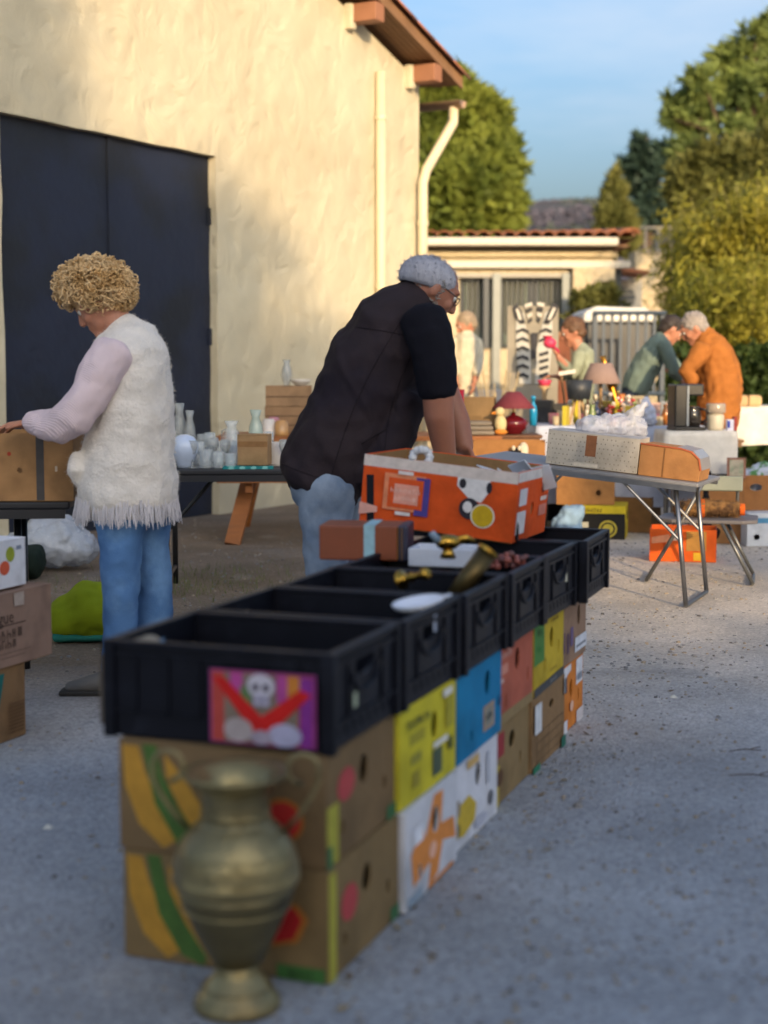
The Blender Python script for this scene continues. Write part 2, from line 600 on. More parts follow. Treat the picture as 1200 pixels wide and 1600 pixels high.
# ================================================================== THE SETTING
# ------------------------------------------------------------------ ground
def ground_material():
    m = bpy.data.materials.new('gravel_yard')
    m.use_nodes = True
    n, l = m.node_tree.nodes, m.node_tree.links
    b = n['Principled BSDF']
    tc = n.new('ShaderNodeTexCoord')
    vec = tc.outputs['Object']
    def noise(sc, det=6, rough=0.6):
        q = n.new('ShaderNodeTexNoise')
        q.inputs['Scale'].default_value = sc
        q.inputs['Detail'].default_value = det
        q.inputs['Roughness'].default_value = rough
        l.new(vec, q.inputs['Vector'])
        return q.outputs['Fac']
    def ramp(src, lo, hi, a, c):
        q = n.new('ShaderNodeMapRange')
        q.inputs['From Min'].default_value = lo
        q.inputs['From Max'].default_value = hi
        q.inputs['To Min'].default_value = a
        q.inputs['To Max'].default_value = c
        l.new(src, q.inputs['Value'])
        return q.outputs['Result']
    def mix(f, a, c, bt='MIX'):
        q = n.new('ShaderNodeMix')
        q.data_type = 'RGBA'
        q.blend_type = bt
        for s, val in (('Factor', f), ('A', a), ('B', c)):
            if hasattr(val, 'links'):
                l.new(val, q.inputs[s])
            else:
                q.inputs[s].default_value = val
        return q.outputs['Result']
    def math_(op, a, c):
        q = n.new('ShaderNodeMath')
        q.operation = op
        for i, val in enumerate((a, c)):
            if hasattr(val, 'links'):
                l.new(val, q.inputs[i])
            else:
                q.inputs[i].default_value = val
        return q.outputs[0]
    sep = n.new('ShaderNodeSeparateXYZ')
    l.new(vec, sep.inputs[0])
    big = noise(0.55, 4)
    # worn tarmac near, paler, warmer loose gravel beyond, trodden earth by the barn
    far = ramp(math_('ADD', sep.outputs['Y'], math_('MULTIPLY', big, 3.0)), 6.2, 8.4, 0, 1)
    edge = math_('SUBTRACT', math_('ADD', sep.outputs['X'], math_('MULTIPLY', big, 1.4)), math_('MULTIPLY', sep.outputs['Y'], 0.06))
    earth = math_('MULTIPLY', ramp(edge, 0.25, -0.5, 0, 1), ramp(sep.outputs['Y'], 5.3, 6.4, 0, 1))
    col = mix(far, (0.33, 0.345, 0.37, 1), (0.52, 0.46, 0.395, 1))
    col = mix(earth, col, (0.20, 0.155, 0.115, 1))
    vo = n.new('ShaderNodeTexVoronoi')
    vo.inputs['Scale'].default_value = 95
    l.new(vec, vo.inputs['Vector'])
    chips = ramp(vo.outputs['Color'], 0.15, 0.85, 0.82, 1.18)
    col = mix(1.0, col, chips, 'MULTIPLY')
    col = mix(1.0, col, ramp(noise(28, 8, 0.75), 0.25, 0.75, 0.82, 1.18), 'MULTIPLY')
    col = mix(1.0, col, ramp(noise(1.6, 5), 0.3, 0.7, 0.78, 1.2), 'MULTIPLY')
    col = mix(ramp(noise(0.9, 7, 0.7), 0.56, 0.66, 0, 0.45), col, (0.20, 0.195, 0.19, 1))
    col = mix(ramp(noise(2.7, 6, 0.6), 0.60, 0.70, 0, 0.35), col, (0.40, 0.375, 0.34, 1))
    pale = ramp(noise(140, 3, 0.5), 0.68, 0.76, 0, 0.40)
    col = mix(pale, col, (0.42, 0.39, 0.34, 1))
    dark = ramp(noise(130, 4, 0.6), 0.72, 0.80, 0, 0.35)
    col = mix(dark, col, (0.035, 0.032, 0.030, 1))
    l.new(col, b.inputs['Base Color'])
    b.inputs['Roughness'].default_value = 0.92
    b.inputs['Specular IOR Level'].default_value = 0.25
    hgt = math_('ADD', math_('MULTIPLY', vo.outputs['Distance'], -0.6), noise(34, 8, 0.7))
    bp = n.new('ShaderNodeBump')
    bp.inputs['Strength'].default_value = 0.75
    bp.inputs['Distance'].default_value = 0.012
    l.new(hgt, bp.inputs['Height'])
    l.new(bp.outputs['Normal'], b.inputs['Normal'])
    return m

g = MB()
g.add([(-1500, -1500, 0), (1500, -1500, 0), (1500, 1500, 0), (-1500, 1500, 0)], [(0, 1, 2, 3)])
struct(g.build('ground', ground_material()))

rng = random.Random(5)
pb = MB()
def pebble(mb, x, y, r, mi):
    a0 = rng.random() * 6.28
    k = 5
    zs = r * rng.uniform(0.35, 0.75)
    vs = [(x + r * math.cos(a0 + i * 6.283 / k) * rng.uniform(.75, 1.25), y + r * math.sin(a0 + i * 6.283 / k) * rng.uniform(.75, 1.25), -0.001) for i in range(k)]
    vs += [(x + (p[0] - x) * 0.6, y + (p[1] - y) * 0.6, zs * rng.uniform(.8, 1.1)) for p in vs[:k]]
    fs = [(i, (i + 1) % k, k + (i + 1) % k, k + i) for i in range(k)] + [tuple(range(k, 2 * k))]
    mb.add(vs, fs, mi)
for i in range(10000):
    y = 2.2 + 10.5 * (rng.random() ** 1.25)
    x = rng.uniform(-0.27, 0.27) * y + (0.12 * y if rng.random() < 0.6 else 0)
    dens = mnoise.noise(V((x * 1.3, y * 1.3, 2.0)))
    if dens < -0.15 and rng.random() < 0.7:
        continue
    r = 0.0035 + 0.006 * rng.random() ** 2.5 + (0.004 if y > 6 and rng.random() < 0.4 else 0)
    if rng.random() < 0.004: r *= 2.2
    pebble(pb, x, y, r, rng.choice((0, 0, 0, 0, 1, 1, 1, 2)))
tag(pb.build('gravel', [mat('stone_grey', '#7b7a7a', 0.9), mat('stone_tan', '#8d8170', 0.9), mat('stone_dark', '#5a5654', 0.9)]),
    'loose grey and tan gravel chips strewn over the yard', 'gravel', kind='stuff')

ll = MB()
for i in range(100):
    k_ = rng.random()
    if k_ < 0.45:                                  # blown against the foot of the boxes
        yy = rng.uniform(-0.1, 2.6)
        p = V((-0.110, 2.991, 0)) + Matrix.Rotation(R(-19.7), 3, 'Z') @ V((abs(rng.gauss(0, .10)) + .01, yy, 0))
    else:
        y = rng.uniform(3, 11)
        p = V((rng.uniform(-.26, .27) * y, y, 0))
    a, L = rng.random() * 6.28, rng.uniform(.006, .020)
    d, e = V((math.cos(a), math.sin(a), 0)), V((-math.sin(a), math.cos(a), 0))
    z0 = V((0, 0, .003))
    ll.add([p - d * L + z0, p + e * L * .45 + z0 * rng.uniform(1, 3), p + d * L + z0 * rng.uniform(1, 4), p - e * L * .45 + z0], [(0, 1, 2, 3)], rng.choice((0, 0, 1)))
tag(ll.build('leaf_litter', [mat('leaf_brown', '#6e5c46', 0.9, var=.3), mat('leaf_pale', '#8f8064', 0.9, var=.3)]), 'dry brown leaf bits scattered over the tarmac and gravel', 'leaf litter', kind='stuff')

# thin grass and weeds by the tables near the barn
gr = MB()
for cx, cy, sp, n_ in ((-1.25, 8.6, 0.42, 520), (-1.9, 7.3, 0.5, 300), (-0.95, 9.3, 0.35, 200)):
    for i in range(n_):
        x, y = rng.gauss(cx, sp), rng.gauss(cy, sp * 0.7)
        a, h, ln = rng.random() * 6.28, rng.uniform(.02, .07), rng.uniform(.01, .05)
        dx, dy = math.cos(a), math.sin(a)
        gr.add([(x - dy * .002, y + dx * .002, 0), (x + dy * .002, y - dx * .002, 0), (x + dx * ln, y + dy * ln, h)], [(0, 1, 2)])
tag(gr.build('grass', mat('grass_blade', '#5a6630', 0.7, var=0.3)), 'sparse short grass under the black folding table', 'grass', kind='stuff')

# ------------------------------------------------------------------ the big cream barn
def plaster(name, c, c2, bs=1.0):
    m = mat(name, c, 0.9, var=0.07, vscale=1.5, col2=c2, c2scale=0.8, c2lo=0.4, c2hi=0.7, spec=0.2)
    n, l = m.node_tree.nodes, m.node_tree.links
    tc = n.new('ShaderNodeTexCoord')
    a = n.new('ShaderNodeTexNoise'); a.inputs['Scale'].default_value = 3.0 * bs; a.inputs['Detail'].default_value = 3; a.inputs['Distortion'].default_value = 1.2
    v = n.new('ShaderNodeTexVoronoi'); v.feature = 'SMOOTH_F1'; v.inputs['Scale'].default_value = 5.5 * bs; v.inputs['Randomness'].default_value = 1
    w = n.new('ShaderNodeTexNoise'); w.inputs['Scale'].default_value = 70 * bs; w.inputs['Detail'].default_value = 4
    mixv = n.new('ShaderNodeMix'); mixv.data_type = 'RGBA'; mixv.inputs['Factor'].default_value = 0.22
    l.new(tc.outputs['Object'], a.inputs['Vector']); l.new(tc.outputs['Object'], w.inputs['Vector'])
    l.new(tc.outputs['Object'], mixv.inputs['A']); l.new(a.outputs['Color'], mixv.inputs['B']); l.new(mixv.outputs['Result'], v.inputs['Vector'])
    p = n.new('ShaderNodeMath'); p.operation = 'MULTIPLY_ADD'; p.inputs[1].default_value = 0.10
    l.new(w.outputs['Fac'], p.inputs[0]); l.new(v.outputs['Distance'], p.inputs[2])
    p2 = n.new('ShaderNodeMath'); p2.operation = 'MULTIPLY_ADD'; p2.inputs[1].default_value = 0.5
    l.new(a.outputs['Fac'], p2.inputs[0]); l.new(p.outputs[0], p2.inputs[2])
    bp = n.new('ShaderNodeBump'); bp.inputs['Strength'].default_value = 0.62; bp.inputs['Distance'].default_value = 0.050
    l.new(p2.outputs[0], bp.inputs['Height']); l.new(bp.outputs['Normal'], n['Principled BSDF'].inputs['Normal'])
    return m
M_PLASTER = plaster('barn_plaster', '#c0b8a0', '#b6ac93')
M_CREAM = mat('cream_pipe', '#cbbd9f', 0.5, var=0.05)

B = thing('barn', 'big cream rough-plastered barn with a black double gate', 'building', (-1.393, 13.0, 0), math.atan2(0.8754, 0.4833))
def rz(x): return 4.17 + 0.30 * (3.63 - x)
# front wall with the gate notch; local x along the wall, y into the building
Mw = Matrix(((1, 0, 0, 0), (0, 0, -1, 0), (0, 1, 0, 0), (0, 0, 0, 1)))     # panel x->x, panel y->z, panel normal->-y
dl, dr, dh = -2.575, -0.012, 2.99
rngd = random.Random(3)
jl = [(dl + rngd.uniform(-.012, .012), z) for z in [i * 0.3 for i in range(1, 10)]]
jr = [(dr + rngd.uniform(-.012, .012), z) for z in [i * 0.3 for i in range(9, 0, -1)]]
jt = [(dl + (dr - dl) * k / 10.0, dh + rngd.uniform(-.005, .005)) for k in range(0, 11)]
outer = [(-7, 0), (dl, 0)] + jl + jt + jr + [(dr, 0), (3.63, 0), (3.63, rz(3.63)), (-7, rz(-7))]
vs, fs = fill_panel(outer, [], Mw, 0.28)
MB().add(vs, fs).build('front_wall', M_PLASTER, B)
sw = MB()
sw.add([(3.63, 0.28, 0), (3.63, 9, 0), (3.63, 9, rz(3.63)), (3.63, 0.28, rz(3.63)), (3.38, 0.28, 0), (3.38, 9, 0), (3.38, 9, rz(3.63)), (3.38, 0.28, rz(3.63))],
       [(0, 1, 2, 3), (7, 6, 5, 4), (0, 3, 7, 4), (1, 5, 6, 2)])
sw.build('end_wall', M_PLASTER, B)
MB().box((-1.8, 8.9, 2.5), (10.4, 0.2, 5.0)).build('rear_wall', M_PLASTER, B)
M_GATE = mat('gate_paint', '#141c30', 0.62, var=0.22, vscale=1.6, bump=0.2, bscale=6, col2='#10151f', c2scale=1.3)
mid = -1.288
for x0, x1 in ((dl - 0.04, mid - 0.008), (mid + 0.008, dr + 0.04)):
    q = MB().box(((x0 + x1) / 2, 0.10, 1.52), (x1 - x0, 0.05, 3.04)).build('gate_leaf', M_GATE, B, bevel=0.004)
    for zz in (0.5, 1.5, 2.5):
        MB().box((x0 + 0.05 if x0 < -2 else x1 - 0.05, 0.066, zz), (0.05, 0.02, 0.14)).build('hinge', M_GATE, q)
MB().box((mid - 0.03, 0.068, 1.52), (0.05, 0.014, 3.0)).build('cover_strip', M_GATE, B)
# roof: boarded overhang, two purlin ends, verge and field tiles
M_ROOFWOOD = mat('roof_board', '#7c5c40', 0.75, var=0.2, vscale=3, bump=0.3, bscale=14)
M_TILE = mat('clay_tile', '#9a6142', 0.85, var=0.22, vscale=3.2, bump=0.3, bscale=26, col2='#7f5a45', c2scale=2)
sl = math.atan(0.30)
def roofpt(x, y, up=0.0): return V((x, y, rz(x) + 0.02 + up))
def slab(name, x0, x1, y0, y1, t0, t1, m, par):
    vs = [roofpt(x, y, u) for u in (t0, t1) for x, y in ((x0, y0), (x1, y0), (x1, y1), (x0, y1))]
    return MB().add(vs, [(3, 2, 1, 0), (4, 5, 6, 7), (0, 1, 5, 4), (1, 2, 6, 5), (2, 3, 7, 6), (3, 0, 4, 7)]).build(name, m, par)
roof = slab('roof', -7.2, 3.98, -0.30, 9.2, 0.10, 0.14, M_ROOFWOOD, B)
for i in range(5):
    slab('soffit_board', -7.2, 3.96, -0.29 + i * 0.060, -0.29 + i * 0.060 + 0.054, 0.075, 0.098, M_ROOFWOOD, roof)
slab('barge_board', -7.2, 3.99, -0.325, -0.302, 0.05, 0.16, M_ROOFWOOD, roof)
tm = MB()
for k in range(9):
    a0, a1 = math.pi * k / 8, 0
    tm.v.append((0, 0.09 * math.cos(a0), 0.075 * math.sin(a0)))
for k in range(9):
    a0 = math.pi * k / 8
    tm.v.append((0.46, 0.078 * math.cos(a0), 0.065 * math.sin(a0) + 0.012))
for k in range(9):
    a0 = math.pi * k / 8
    tm.v.append((0, 0.077 * math.cos(a0), 0.062 * math.sin(a0)))
for k in range(9):
    a0 = math.pi * k / 8
    tm.v.append((0.46, 0.065 * math.cos(a0), 0.052 * math.sin(a0) + 0.012))
for k in range(8):
    tm.f += [(k, k + 1, 10 + k, 9 + k), (18 + k, 27 + k, 28 + k, 19 + k), (k, 18 + k, 19 + k, k + 1), (9 + k, 10 + k, 28 + k, 27 + k)]
tm.m = [0] * len(tm.f)
TILE = tm.build('roof_tile', M_TILE, roof, smooth=True)
def place_tile(par, loc, rot, sc=1.0, first=[True]):
    o = TILE if first[0] else TILE.copy()
    if not first[0]:
        C.objects.link(o)
    first[0] = False
    o.parent = par
    o.location = loc
    o.rotation_euler = rot
    o.scale = (sc, sc, sc)
    return o
for j in range(4):
    for i in range(24):
        x = 4.05 - i * 0.40
        if j > 1 and i > 9: continue
        place_tile(roof, roofpt(x, -0.30 + j * 0.21, 0.15 + 0.012 + 0.002 * (i % 2)), (0, -sl, R(180)))
for x, s in ((2.23, 0.23), (3.44, 0.23)):
    bmx = MB().box((x, -0.12, rz(x) - 0.02), (0.17, 0.40, 0.17))
    q = bmx.build('purlin', mat('purlin_paint', '#8f6248', 0.7, var=0.12), B, bevel=0.008)
    MB().box((x - 0.07, -0.03, rz(x) - 0.05), (0.10, 0.10, 0.24)).build('plaster_collar', M_PLASTER, q, bevel=0.02)
# eave: boxed end, gutter, downpipe
gt = MB()
prof = [(0.075 * math.cos(a), 0.075 * math.sin(a)) for a in [math.pi + math.pi * i / 8 for i in range(9)]]
for y in (-0.31, 9.0):
    for a_, b_ in prof:
        gt.v.append((4.03 + a_, y, 4.02 + b_))
gt.f = [(i, i + 1, 10 + i, 9 + i) for i in range(8)] + [tuple(range(9))]
gt.m = [0] * len(gt.f)
gutter = gt.build('gutter', mat('gutter_clay', '#a98a70', 0.6), B, smooth=True)
gutter.modifiers.new('s', 'SOLIDIFY').thickness = 0.006
dp = MB().tube([(4.03, -0.20, 3.96), (4.02, -0.20, 3.80), (3.62, -0.09, 3.27), (3.555, -0.085, 3.14), (3.555, -0.085, 0.0)], 0.052, 14)
dpo = dp.build('downpipe', M_CREAM, B, smooth=True)
for zz in (2.7, 1.4, 0.4):
    MB().tube([(3.555, -0.085, zz), (3.555, -0.085, zz + 0.05)], 0.060, 14).build('pipe_clip', M_CREAM, dpo)
cp = MB().tube([(2.715, -0.055, 4.12), (2.715, -0.055, 0)], 0.052, 14).build('vent_pipe', M_CREAM, B, smooth=True)
for zz in (3.66, 2.02, 0.8):
    MB().tube([(2.715, -0.055, zz), (2.715, -0.055, zz + 0.04)], 0.060, 14).build('pipe_clip', M_CREAM, cp)

# ------------------------------------------------------------------ the low house across the yard
HY = 24.0
def hx(px): return at(px, 400, HY).x
def hz(py): return at(700, py, HY).z
H_ = thing('low_house', 'low cream house with tiled roof and barred glazed veranda', 'building', (0, HY, 0))
M_HW = plaster('house_plaster', '#c0b296', '#b3a485', 1.5)
M_WHITE = mat('white_paint', '#c4beb0', 0.6, var=0.06)
x0, x1 = hx(560), hx(958)
zt = hz(388)
def hbox(par, name, m, a, b, c, d, y0, y1, bevel=0):
    return MB().box(((a + b) / 2, (y0 + y1) / 2, (c + d) / 2), (b - a, y1 - y0, d - c)).build(name, m, par, bevel=bevel)
# veranda front: piers, lintel, dwarf wall, glazing set back behind bars
wx0, wx1 = hx(718), hx(893)
hbox(H_, 'wall', M_HW, x0, wx0, 0, zt, 0, 0.3)
hbox(H_, 'wall', M_HW, wx1, x1, 0, zt, 0, 0.3)
hbox(H_, 'wall', M_HW, wx0, wx1, hz(428), zt, 0, 0.3)
hbox(H_, 'wall', M_HW, wx0, wx1, 0, hz(545), 0, 0.3)
hbox(H_, 'end_wall', M_HW, x1 - 0.3, x1, 0, zt, 0.3, 6.5)
hbox(H_, 'end_wall', M_HW, x0, x0 + 0.3, 0, zt, 0.3, 6.5)
hbox(H_, 'rear_wall', M_HW, x0, x1, 0, zt, 6.5, 6.8)
hbox(H_, 'cornice', M_HW, x0, x1 + 0.05, hz(402), hz(393), -0.10, -0.003)
hbox(H_, 'string_course', M_WHITE, hx(690), x1 + 0.25, hz(419), hz(409), -0.16, -0.004)
hbox(H_, 'window_head', mat('head_paint', '#9a958a', 0.6), hx(712), hx(900), hz(434), hz(427), -0.08, -0.004)
M_CURT = mat('curtain', '#7f8070', 0.9, var=0.10, vscale=2, stretch=(12, 1, 0.3))
M_FR = mat('window_frame_paint', '#41474d', 0.5)
nw = 3
for i in range(nw):
    a, b = wx0 + (wx1 - wx0) * i / nw, wx0 + (wx1 - wx0) * (i + 1) / nw
    wn = hbox(H_, 'window', M_FR, a + 0.02, b - 0.02, hz(543), hz(434), 0.20, 0.235)
    hbox(wn, 'pane', mat('house_glass', '#8f9a8c', 0.12, var=0.1, spec=0.6), a + 0.09, b - 0.09, hz(538), hz(439), 0.18, 0.197)
    hbox(wn, 'curtain', M_CURT, a + 0.12, b - 0.12, hz(520), hz(441), 0.168, 0.178)
bars = H_
for i in range(22):
    xx = wx0 + 0.05 + (wx1 - wx0 - 0.1) * i / 21
    MB().tube([(xx, 0.06, hz(545)), (xx, 0.06, hz(436))], 0.016, 6).build('window_bar', M_FR, H_)
for px in (776, 884):
    hbox(H_, 'post', mat('post_paint', '#8f938e', 0.6), hx(px) - 0.06, hx(px) + 0.06, 0, hz(427), -0.12, -0.02)
for px in (752,):
    hbox(H_, 'post', M_FR, hx(px + 8) - 0.04, hx(px + 8) + 0.04, hz(545), hz(432), -0.05, -0.006)
# gutter and roof
rf = hbox(H_, 'roof', M_ROOFWOOD, x0, x1 + 0.2, hz(388), hz(385), -0.30, 6.9)
hbox(H_, 'gutter', M_WHITE, x0, x1 + 0.02, hz(387), hz(374), -0.42, -0.31, bevel=0.03)
rs = 0.07
rslab = MB().add([(x0, -0.35, hz(376)), (x1 + .3, -0.35, hz(376)), (x1 - 1.2, 3.4, hz(376) + 3.7 * rs), (x0, 3.4, hz(376) + 3.7 * rs),
                  (x1 + .3, 7.1, hz(376)), (x0, 7.1, hz(376))], [(0, 1, 2, 3), (3, 2, 4, 5), (1, 4, 2)]).build('roof_deck', M_TILE, rf)
nt_ = 17
for i in range(nt_):
    xx = hx(652) + (x1 - hx(652) + 0.15) * i / (nt_ - 1)
    for j in range(3):
        yy = -0.40 + j * 0.40
        place_tile(rf, (xx, yy, hz(375) + (yy + 0.4) * rs + 0.02), (0, -math.atan(rs), R(90)), 1.25)
for j in range(9):
    yy = -0.3 + j * 0.42
    place_tile(rf, (x1 + 0.28 - j * 0.18, yy, hz(375) + (yy + 0.4) * rs + 0.06), (0, -math.atan(rs), R(112)), 1.2)
# lean-to at the right with a sloping brace, AC unit
hbox(H_, 'lean_to_wall', M_HW, x1 + 0.02, hx(1035), 0, hz(428), 2.0, 2.2)
lr = MB().add([(x1 - .4, -0.1, hz(412)), (hx(1022), 0.4, hz(420)), (hx(1040), 2.4, hz(416)), (x1 - .4, 2.4, hz(398)),
               (x1 - .4, -0.1, hz(418)), (hx(1022), 0.4, hz(426)), (hx(1040), 2.4, hz(422)), (x1 - .4, 2.4, hz(404))],
              [(0, 1, 2, 3), (7, 6, 5, 4), (0, 4, 5, 1), (1, 5, 6, 2), (2, 6, 7, 3), (3, 7, 4, 0)]).build('lean_to_roof', M_TILE, H_)
hbox(H_, 'lean_to_post', M_FR, hx(968) - 0.05, hx(968) + 0.05, 0, hz(420), 0.1, 0.2)
pts = [(0.0, 0.0), (0.75, 0.36), (0.75, 0.50), (0.0, 0.34)]
br = MB()
br.prism([(hx(893), hz(470)), (hx(905), hz(455)), (hx(925), hz(444)), (hx(948), hz(440)), (x1, hz(440)), (x1, hz(420)), (hx(893), hz(420))], 0.22,
         Matrix(((1, 0, 0, 0), (0, 0, 1, -0.24), (0, 1, 0, 0), (0, 0, 0, 1))))
br.build('arch_spandrel', M_HW, H_)
ac = thing('air_conditioner', 'white air conditioner box on the low house lean-to wall', 'air conditioner', (hx(1006), HY + 1.8, hz(492)))
s = HY / 2400
MB().box((0, 0, 0.33), (0.50, 0.36, 0.60)).build('casing', M_WHITE, ac, bevel=0.02)
grl = MB().lathe([(0.02, 0), (0.19, 0), (0.19, 0.02), (0.02, 0.02)], 18, M=Matrix.Rotation(R(90), 3, 'X')).build('fan_grille', mat('ac_dark', '#54585c', 0.6), ac, loc=(-0.05, -0.182, 0.34))
for k in range(4):
    MB().box((-0.05, -0.207, 0.19 + k * 0.1), (0.36, 0.008, 0.012)).build('grille_bar', M_WHITE, ac)
MB().box((0, 0, 0.0), (0.40, 0.40, 0.06)).build('bracket', M_FR, ac)
# terracotta pillar beside the veranda
pl = thing('brick_pillar', 'reddish brick pillar at the right end of the veranda bars', 'pillar', (at(884, 500, 22.6).x, 22.6, 0))
MB().box((0, 0, 0.85), (0.26, 0.26, 1.7)).build('shaft', mat('brick_red', '#7d4a34', 0.85, var=0.25, vscale=6, bump=0.5, bscale=20), pl)
MB().box((0, 0, 1.73), (0.34, 0.34, 0.06)).build('cap', mat('brick_cap', '#8d6a52', 0.85), pl)

# white terrace railing up behind the house
M_RAIL = mat('rail_paint', '#8f897c', 0.7)
rl = thing('terrace_railing', 'pale terrace railing showing above the roof beside the bamboo', 'railing', at(1048, 388, 38))
for k in range(5):
    MB().box((-0.62 + k * 0.31, 0, 0.22), (0.05, 0.05, 0.5)).build('baluster', M_RAIL, rl)
MB().box((0, 0, 0.50), (1.5, 0.08, 0.05)).build('rail', M_RAIL, rl)
MB().box((0, 0, -0.06), (1.5, 0.08, 0.05)).build('rail', M_RAIL, rl)
tw = MB().box((0, 0.6, -2.1), (1.7, 1.0, 4.1)).build('terrace_wall', M_HW, rl)

# ------------------------------------------------------------------ gate of blue-grey bars and the van behind it
fe = thing('bar_fence', 'blue-grey metal bar fence in front of the dark parked van', 'fence', (0, 17.6, 0))
M_BG = mat('fence_paint', '#33414f', 0.5, var=0.1)
fx0, fx1 = at(930, 500, 17.6).x, at(1036, 500, 17.6).x
fz0, fz1 = 0.12, at(980, 489, 17.6).z
for i in range(9):
    xx = fx0 + (fx1 - fx0) * i / 8
    w_ = 0.05 if i in (0, 8) else 0.032
    MB().box((xx, 0, (fz1 + fz0) / 2), (w_, 0.03, fz1 - fz0)).build('bar', M_BG, fe)
for zz in (fz1, 0.95, fz0):
    MB().tube([(fx0 - 0.03, -0.03, zz), (fx1 + 0.03, -0.03, zz)], 0.024, 8).build('rail', M_BG, fe)
for xx in (fx0, fx1):
    MB().box((xx, 0.04, fz1 / 2), (0.06, 0.04, fz1)).build('post', M_BG, fe)

van = thing('narrow_van', 'dark trailer with a pale rounded top behind the bar fence', 'vehicle', (at(955, 500, 19.4).x, 19.4, 0))  # parked van, built narrower than a real one
Mv = Matrix(((1, 0, 0, 0), (0, 0, 1, -0.7), (0, 1, 0, 0), (0, 0, 0, 1)))
MB().prism([(-0.40, 0.35), (0.40, 0.35), (0.42, 1.80), (-0.42, 1.80)], 1.5, Mv).build('body', mat('van_paint', '#1c2026', 0.35, var=0.1), van, bevel=0.04)
MB().prism([(-0.45, 1.79), (0.45, 1.79), (0.44, 1.88), (0.30, 1.96), (-0.30, 1.98), (-0.44, 1.90)], 1.6, Matrix(((1, 0, 0, 0), (0, 0, 1, -0.75), (0, 1, 0, 0), (0, 0, 0, 1)))).build('roof', mat('van_roof', '#c9c7c0', 0.4), van, bevel=0.03)
for xx in (-0.44, 0.44):
    wh = MB().lathe([(0.1, -0.08), (0.27, -0.08), (0.29, -0.04), (0.29, 0.04), (0.27, 0.08), (0.1, 0.08)], 20, M=Matrix.Rotation(R(90), 3, 'Y')).build('wheel', plastic('#161616', 0.8), van, loc=(xx, 0, 0.29))
    MB().lathe([(0.03, 0), (0.15, 0), (0.13, 0.03), (0.03, 0.03)], 16, M=Matrix.Rotation(R(90), 3, 'Y')).build('rim', metal('#a0a0a0'), wh, loc=(0.02 if xx > 0 else -0.05, 0, 0))
for xx in (-0.30, 0.30):
    MB().box((xx, -0.72, 0.62), (0.10, 0.03, 0.16)).build('tail_light', plastic('#8c1a14', 0.3), van)

# ------------------------------------------------------------------ hills far behind, distance haze greyed into their colours
hl = MB()
NX, NY = 70, 10
for j in range(NY):
    for i in range(NX):
        x = -900 + 1800 * i / (NX - 1)
        y = 420 + 70 * j
        k = min(1, j / 6.0)
        z = (1 - (1 - k) ** 1.7) * (87 + 7 * mnoise.noise(V((x * 0.006, 1.3, 0))) + 5 * mnoise.noise(V((x * 0.021, 4.1, 0)))) + 4 * mnoise.noise(V((x * .02, y * .02, 0))) - 3
        hl.v.append((x, y, z))
for j in range(NY - 1):
    for i in range(NX - 1):
        a = j * NX + i
        hl.f.append((a, a + 1, a + NX + 1, a + NX))
hl.m = [0] * len(hl.f)
struct(hl.build('hills', mat('hazed_hill_wood', '#54535c', 0.95, var=0.35, vscale=0.09, col2='#4a4f4e', c2scale=0.012, bump=1.0, bscale=0.12, spec=0.1), smooth=True))  # grey-blue base carries the haze of distance
woods = MB()
rw = random.Random(8)
for i in range(9000):                       # wooded slope: tree-sized tufts along the hillside in view
    x = rw.uniform(-60, 360); y = rw.uniform(560, 860)
    j = (y - 420) / 70.0
    k = min(1, j / 6.0)
    z = (1 - (1 - k) ** 1.7) * (87 + 7 * mnoise.noise(V((x * 0.006, 1.3, 0))) + 5 * mnoise.noise(V((x * 0.021, 4.1, 0)))) - 3
    r = rw.uniform(0.9, 2.0)
    a = rw.random() * 6.28
    woods.add([(x + r * math.cos(a + q * 1.2566), y + r * math.sin(a + q * 1.2566), z + rw.uniform(-.5, 1)) for q in range(5)] + [(x, y, z + r * rw.uniform(0.7, 1.3))],
              [(q, (q + 1) % 5, 5) for q in range(5)], 0 if mnoise.noise(V((x * .02, y * .02, 3))) > -0.05 else 1)
tag(woods.build('hazed_hill_wood', [mat('wood_bare_hazed', '#56535c', 0.95, var=0.3, vscale=0.05, spec=0.1), mat('wood_green_hazed', '#474d48', 0.95, var=0.3, vscale=0.05, spec=0.1)]),
    'woodland covering the far hill, distance haze put into its grey colours', 'woodland', kind='stuff')

# ------------------------------------------------------------------ trees
def leaf_cloud(mb, lobes, count, size, rg, stretch=1.0, droop=0.0, shell=0.55, hollow=0.0):
    vols = [a[1] * a[2] * a[3] for a in lobes]
    tot = sum(v ** 0.75 for v in vols)
    for (c, rx, ry, rz_), v in zip(lobes, vols):
        c = V(c)
        for i in range(int(count * v ** 0.75 / tot)):
            d = V((rg.gauss(0, 1), rg.gauss(0, 1), rg.gauss(0, 1)))
            if d.length < 1e-3: continue
            d.normalize()
            k = shell + (1.04 - shell) * rg.random() ** 0.7
            if rg.random() < 0.06: k *= 1.10
            nz = mnoise.noise(d * 2.2 + c * 0.7)
            k *= 1.0 + 0.22 * nz
            p = c + V((d.x * rx, d.y * ry, d.z * rz_)) * k
            if mnoise.noise(p * 1.1) < -0.34 + hollow:
                continue
            ax = (d * 0.7 + V((rg.uniform(-1, 1), rg.uniform(-1, 1), rg.uniform(-0.6, 1) - droop))).normalized()
            u, w = frame_for(ax, V((rg.uniform(-1, 1), rg.uniform(-1, 1), rg.uniform(-1, 1))))
            s = size * rg.uniform(0.6, 1.35)
            mb.add([p - u * s * 0.5, p + ax * s * stretch * 0.3 - w * s * 0.12, p + u * s * 0.5, p + ax * s * stretch], [(0, 1, 2), (0, 2, 3)])

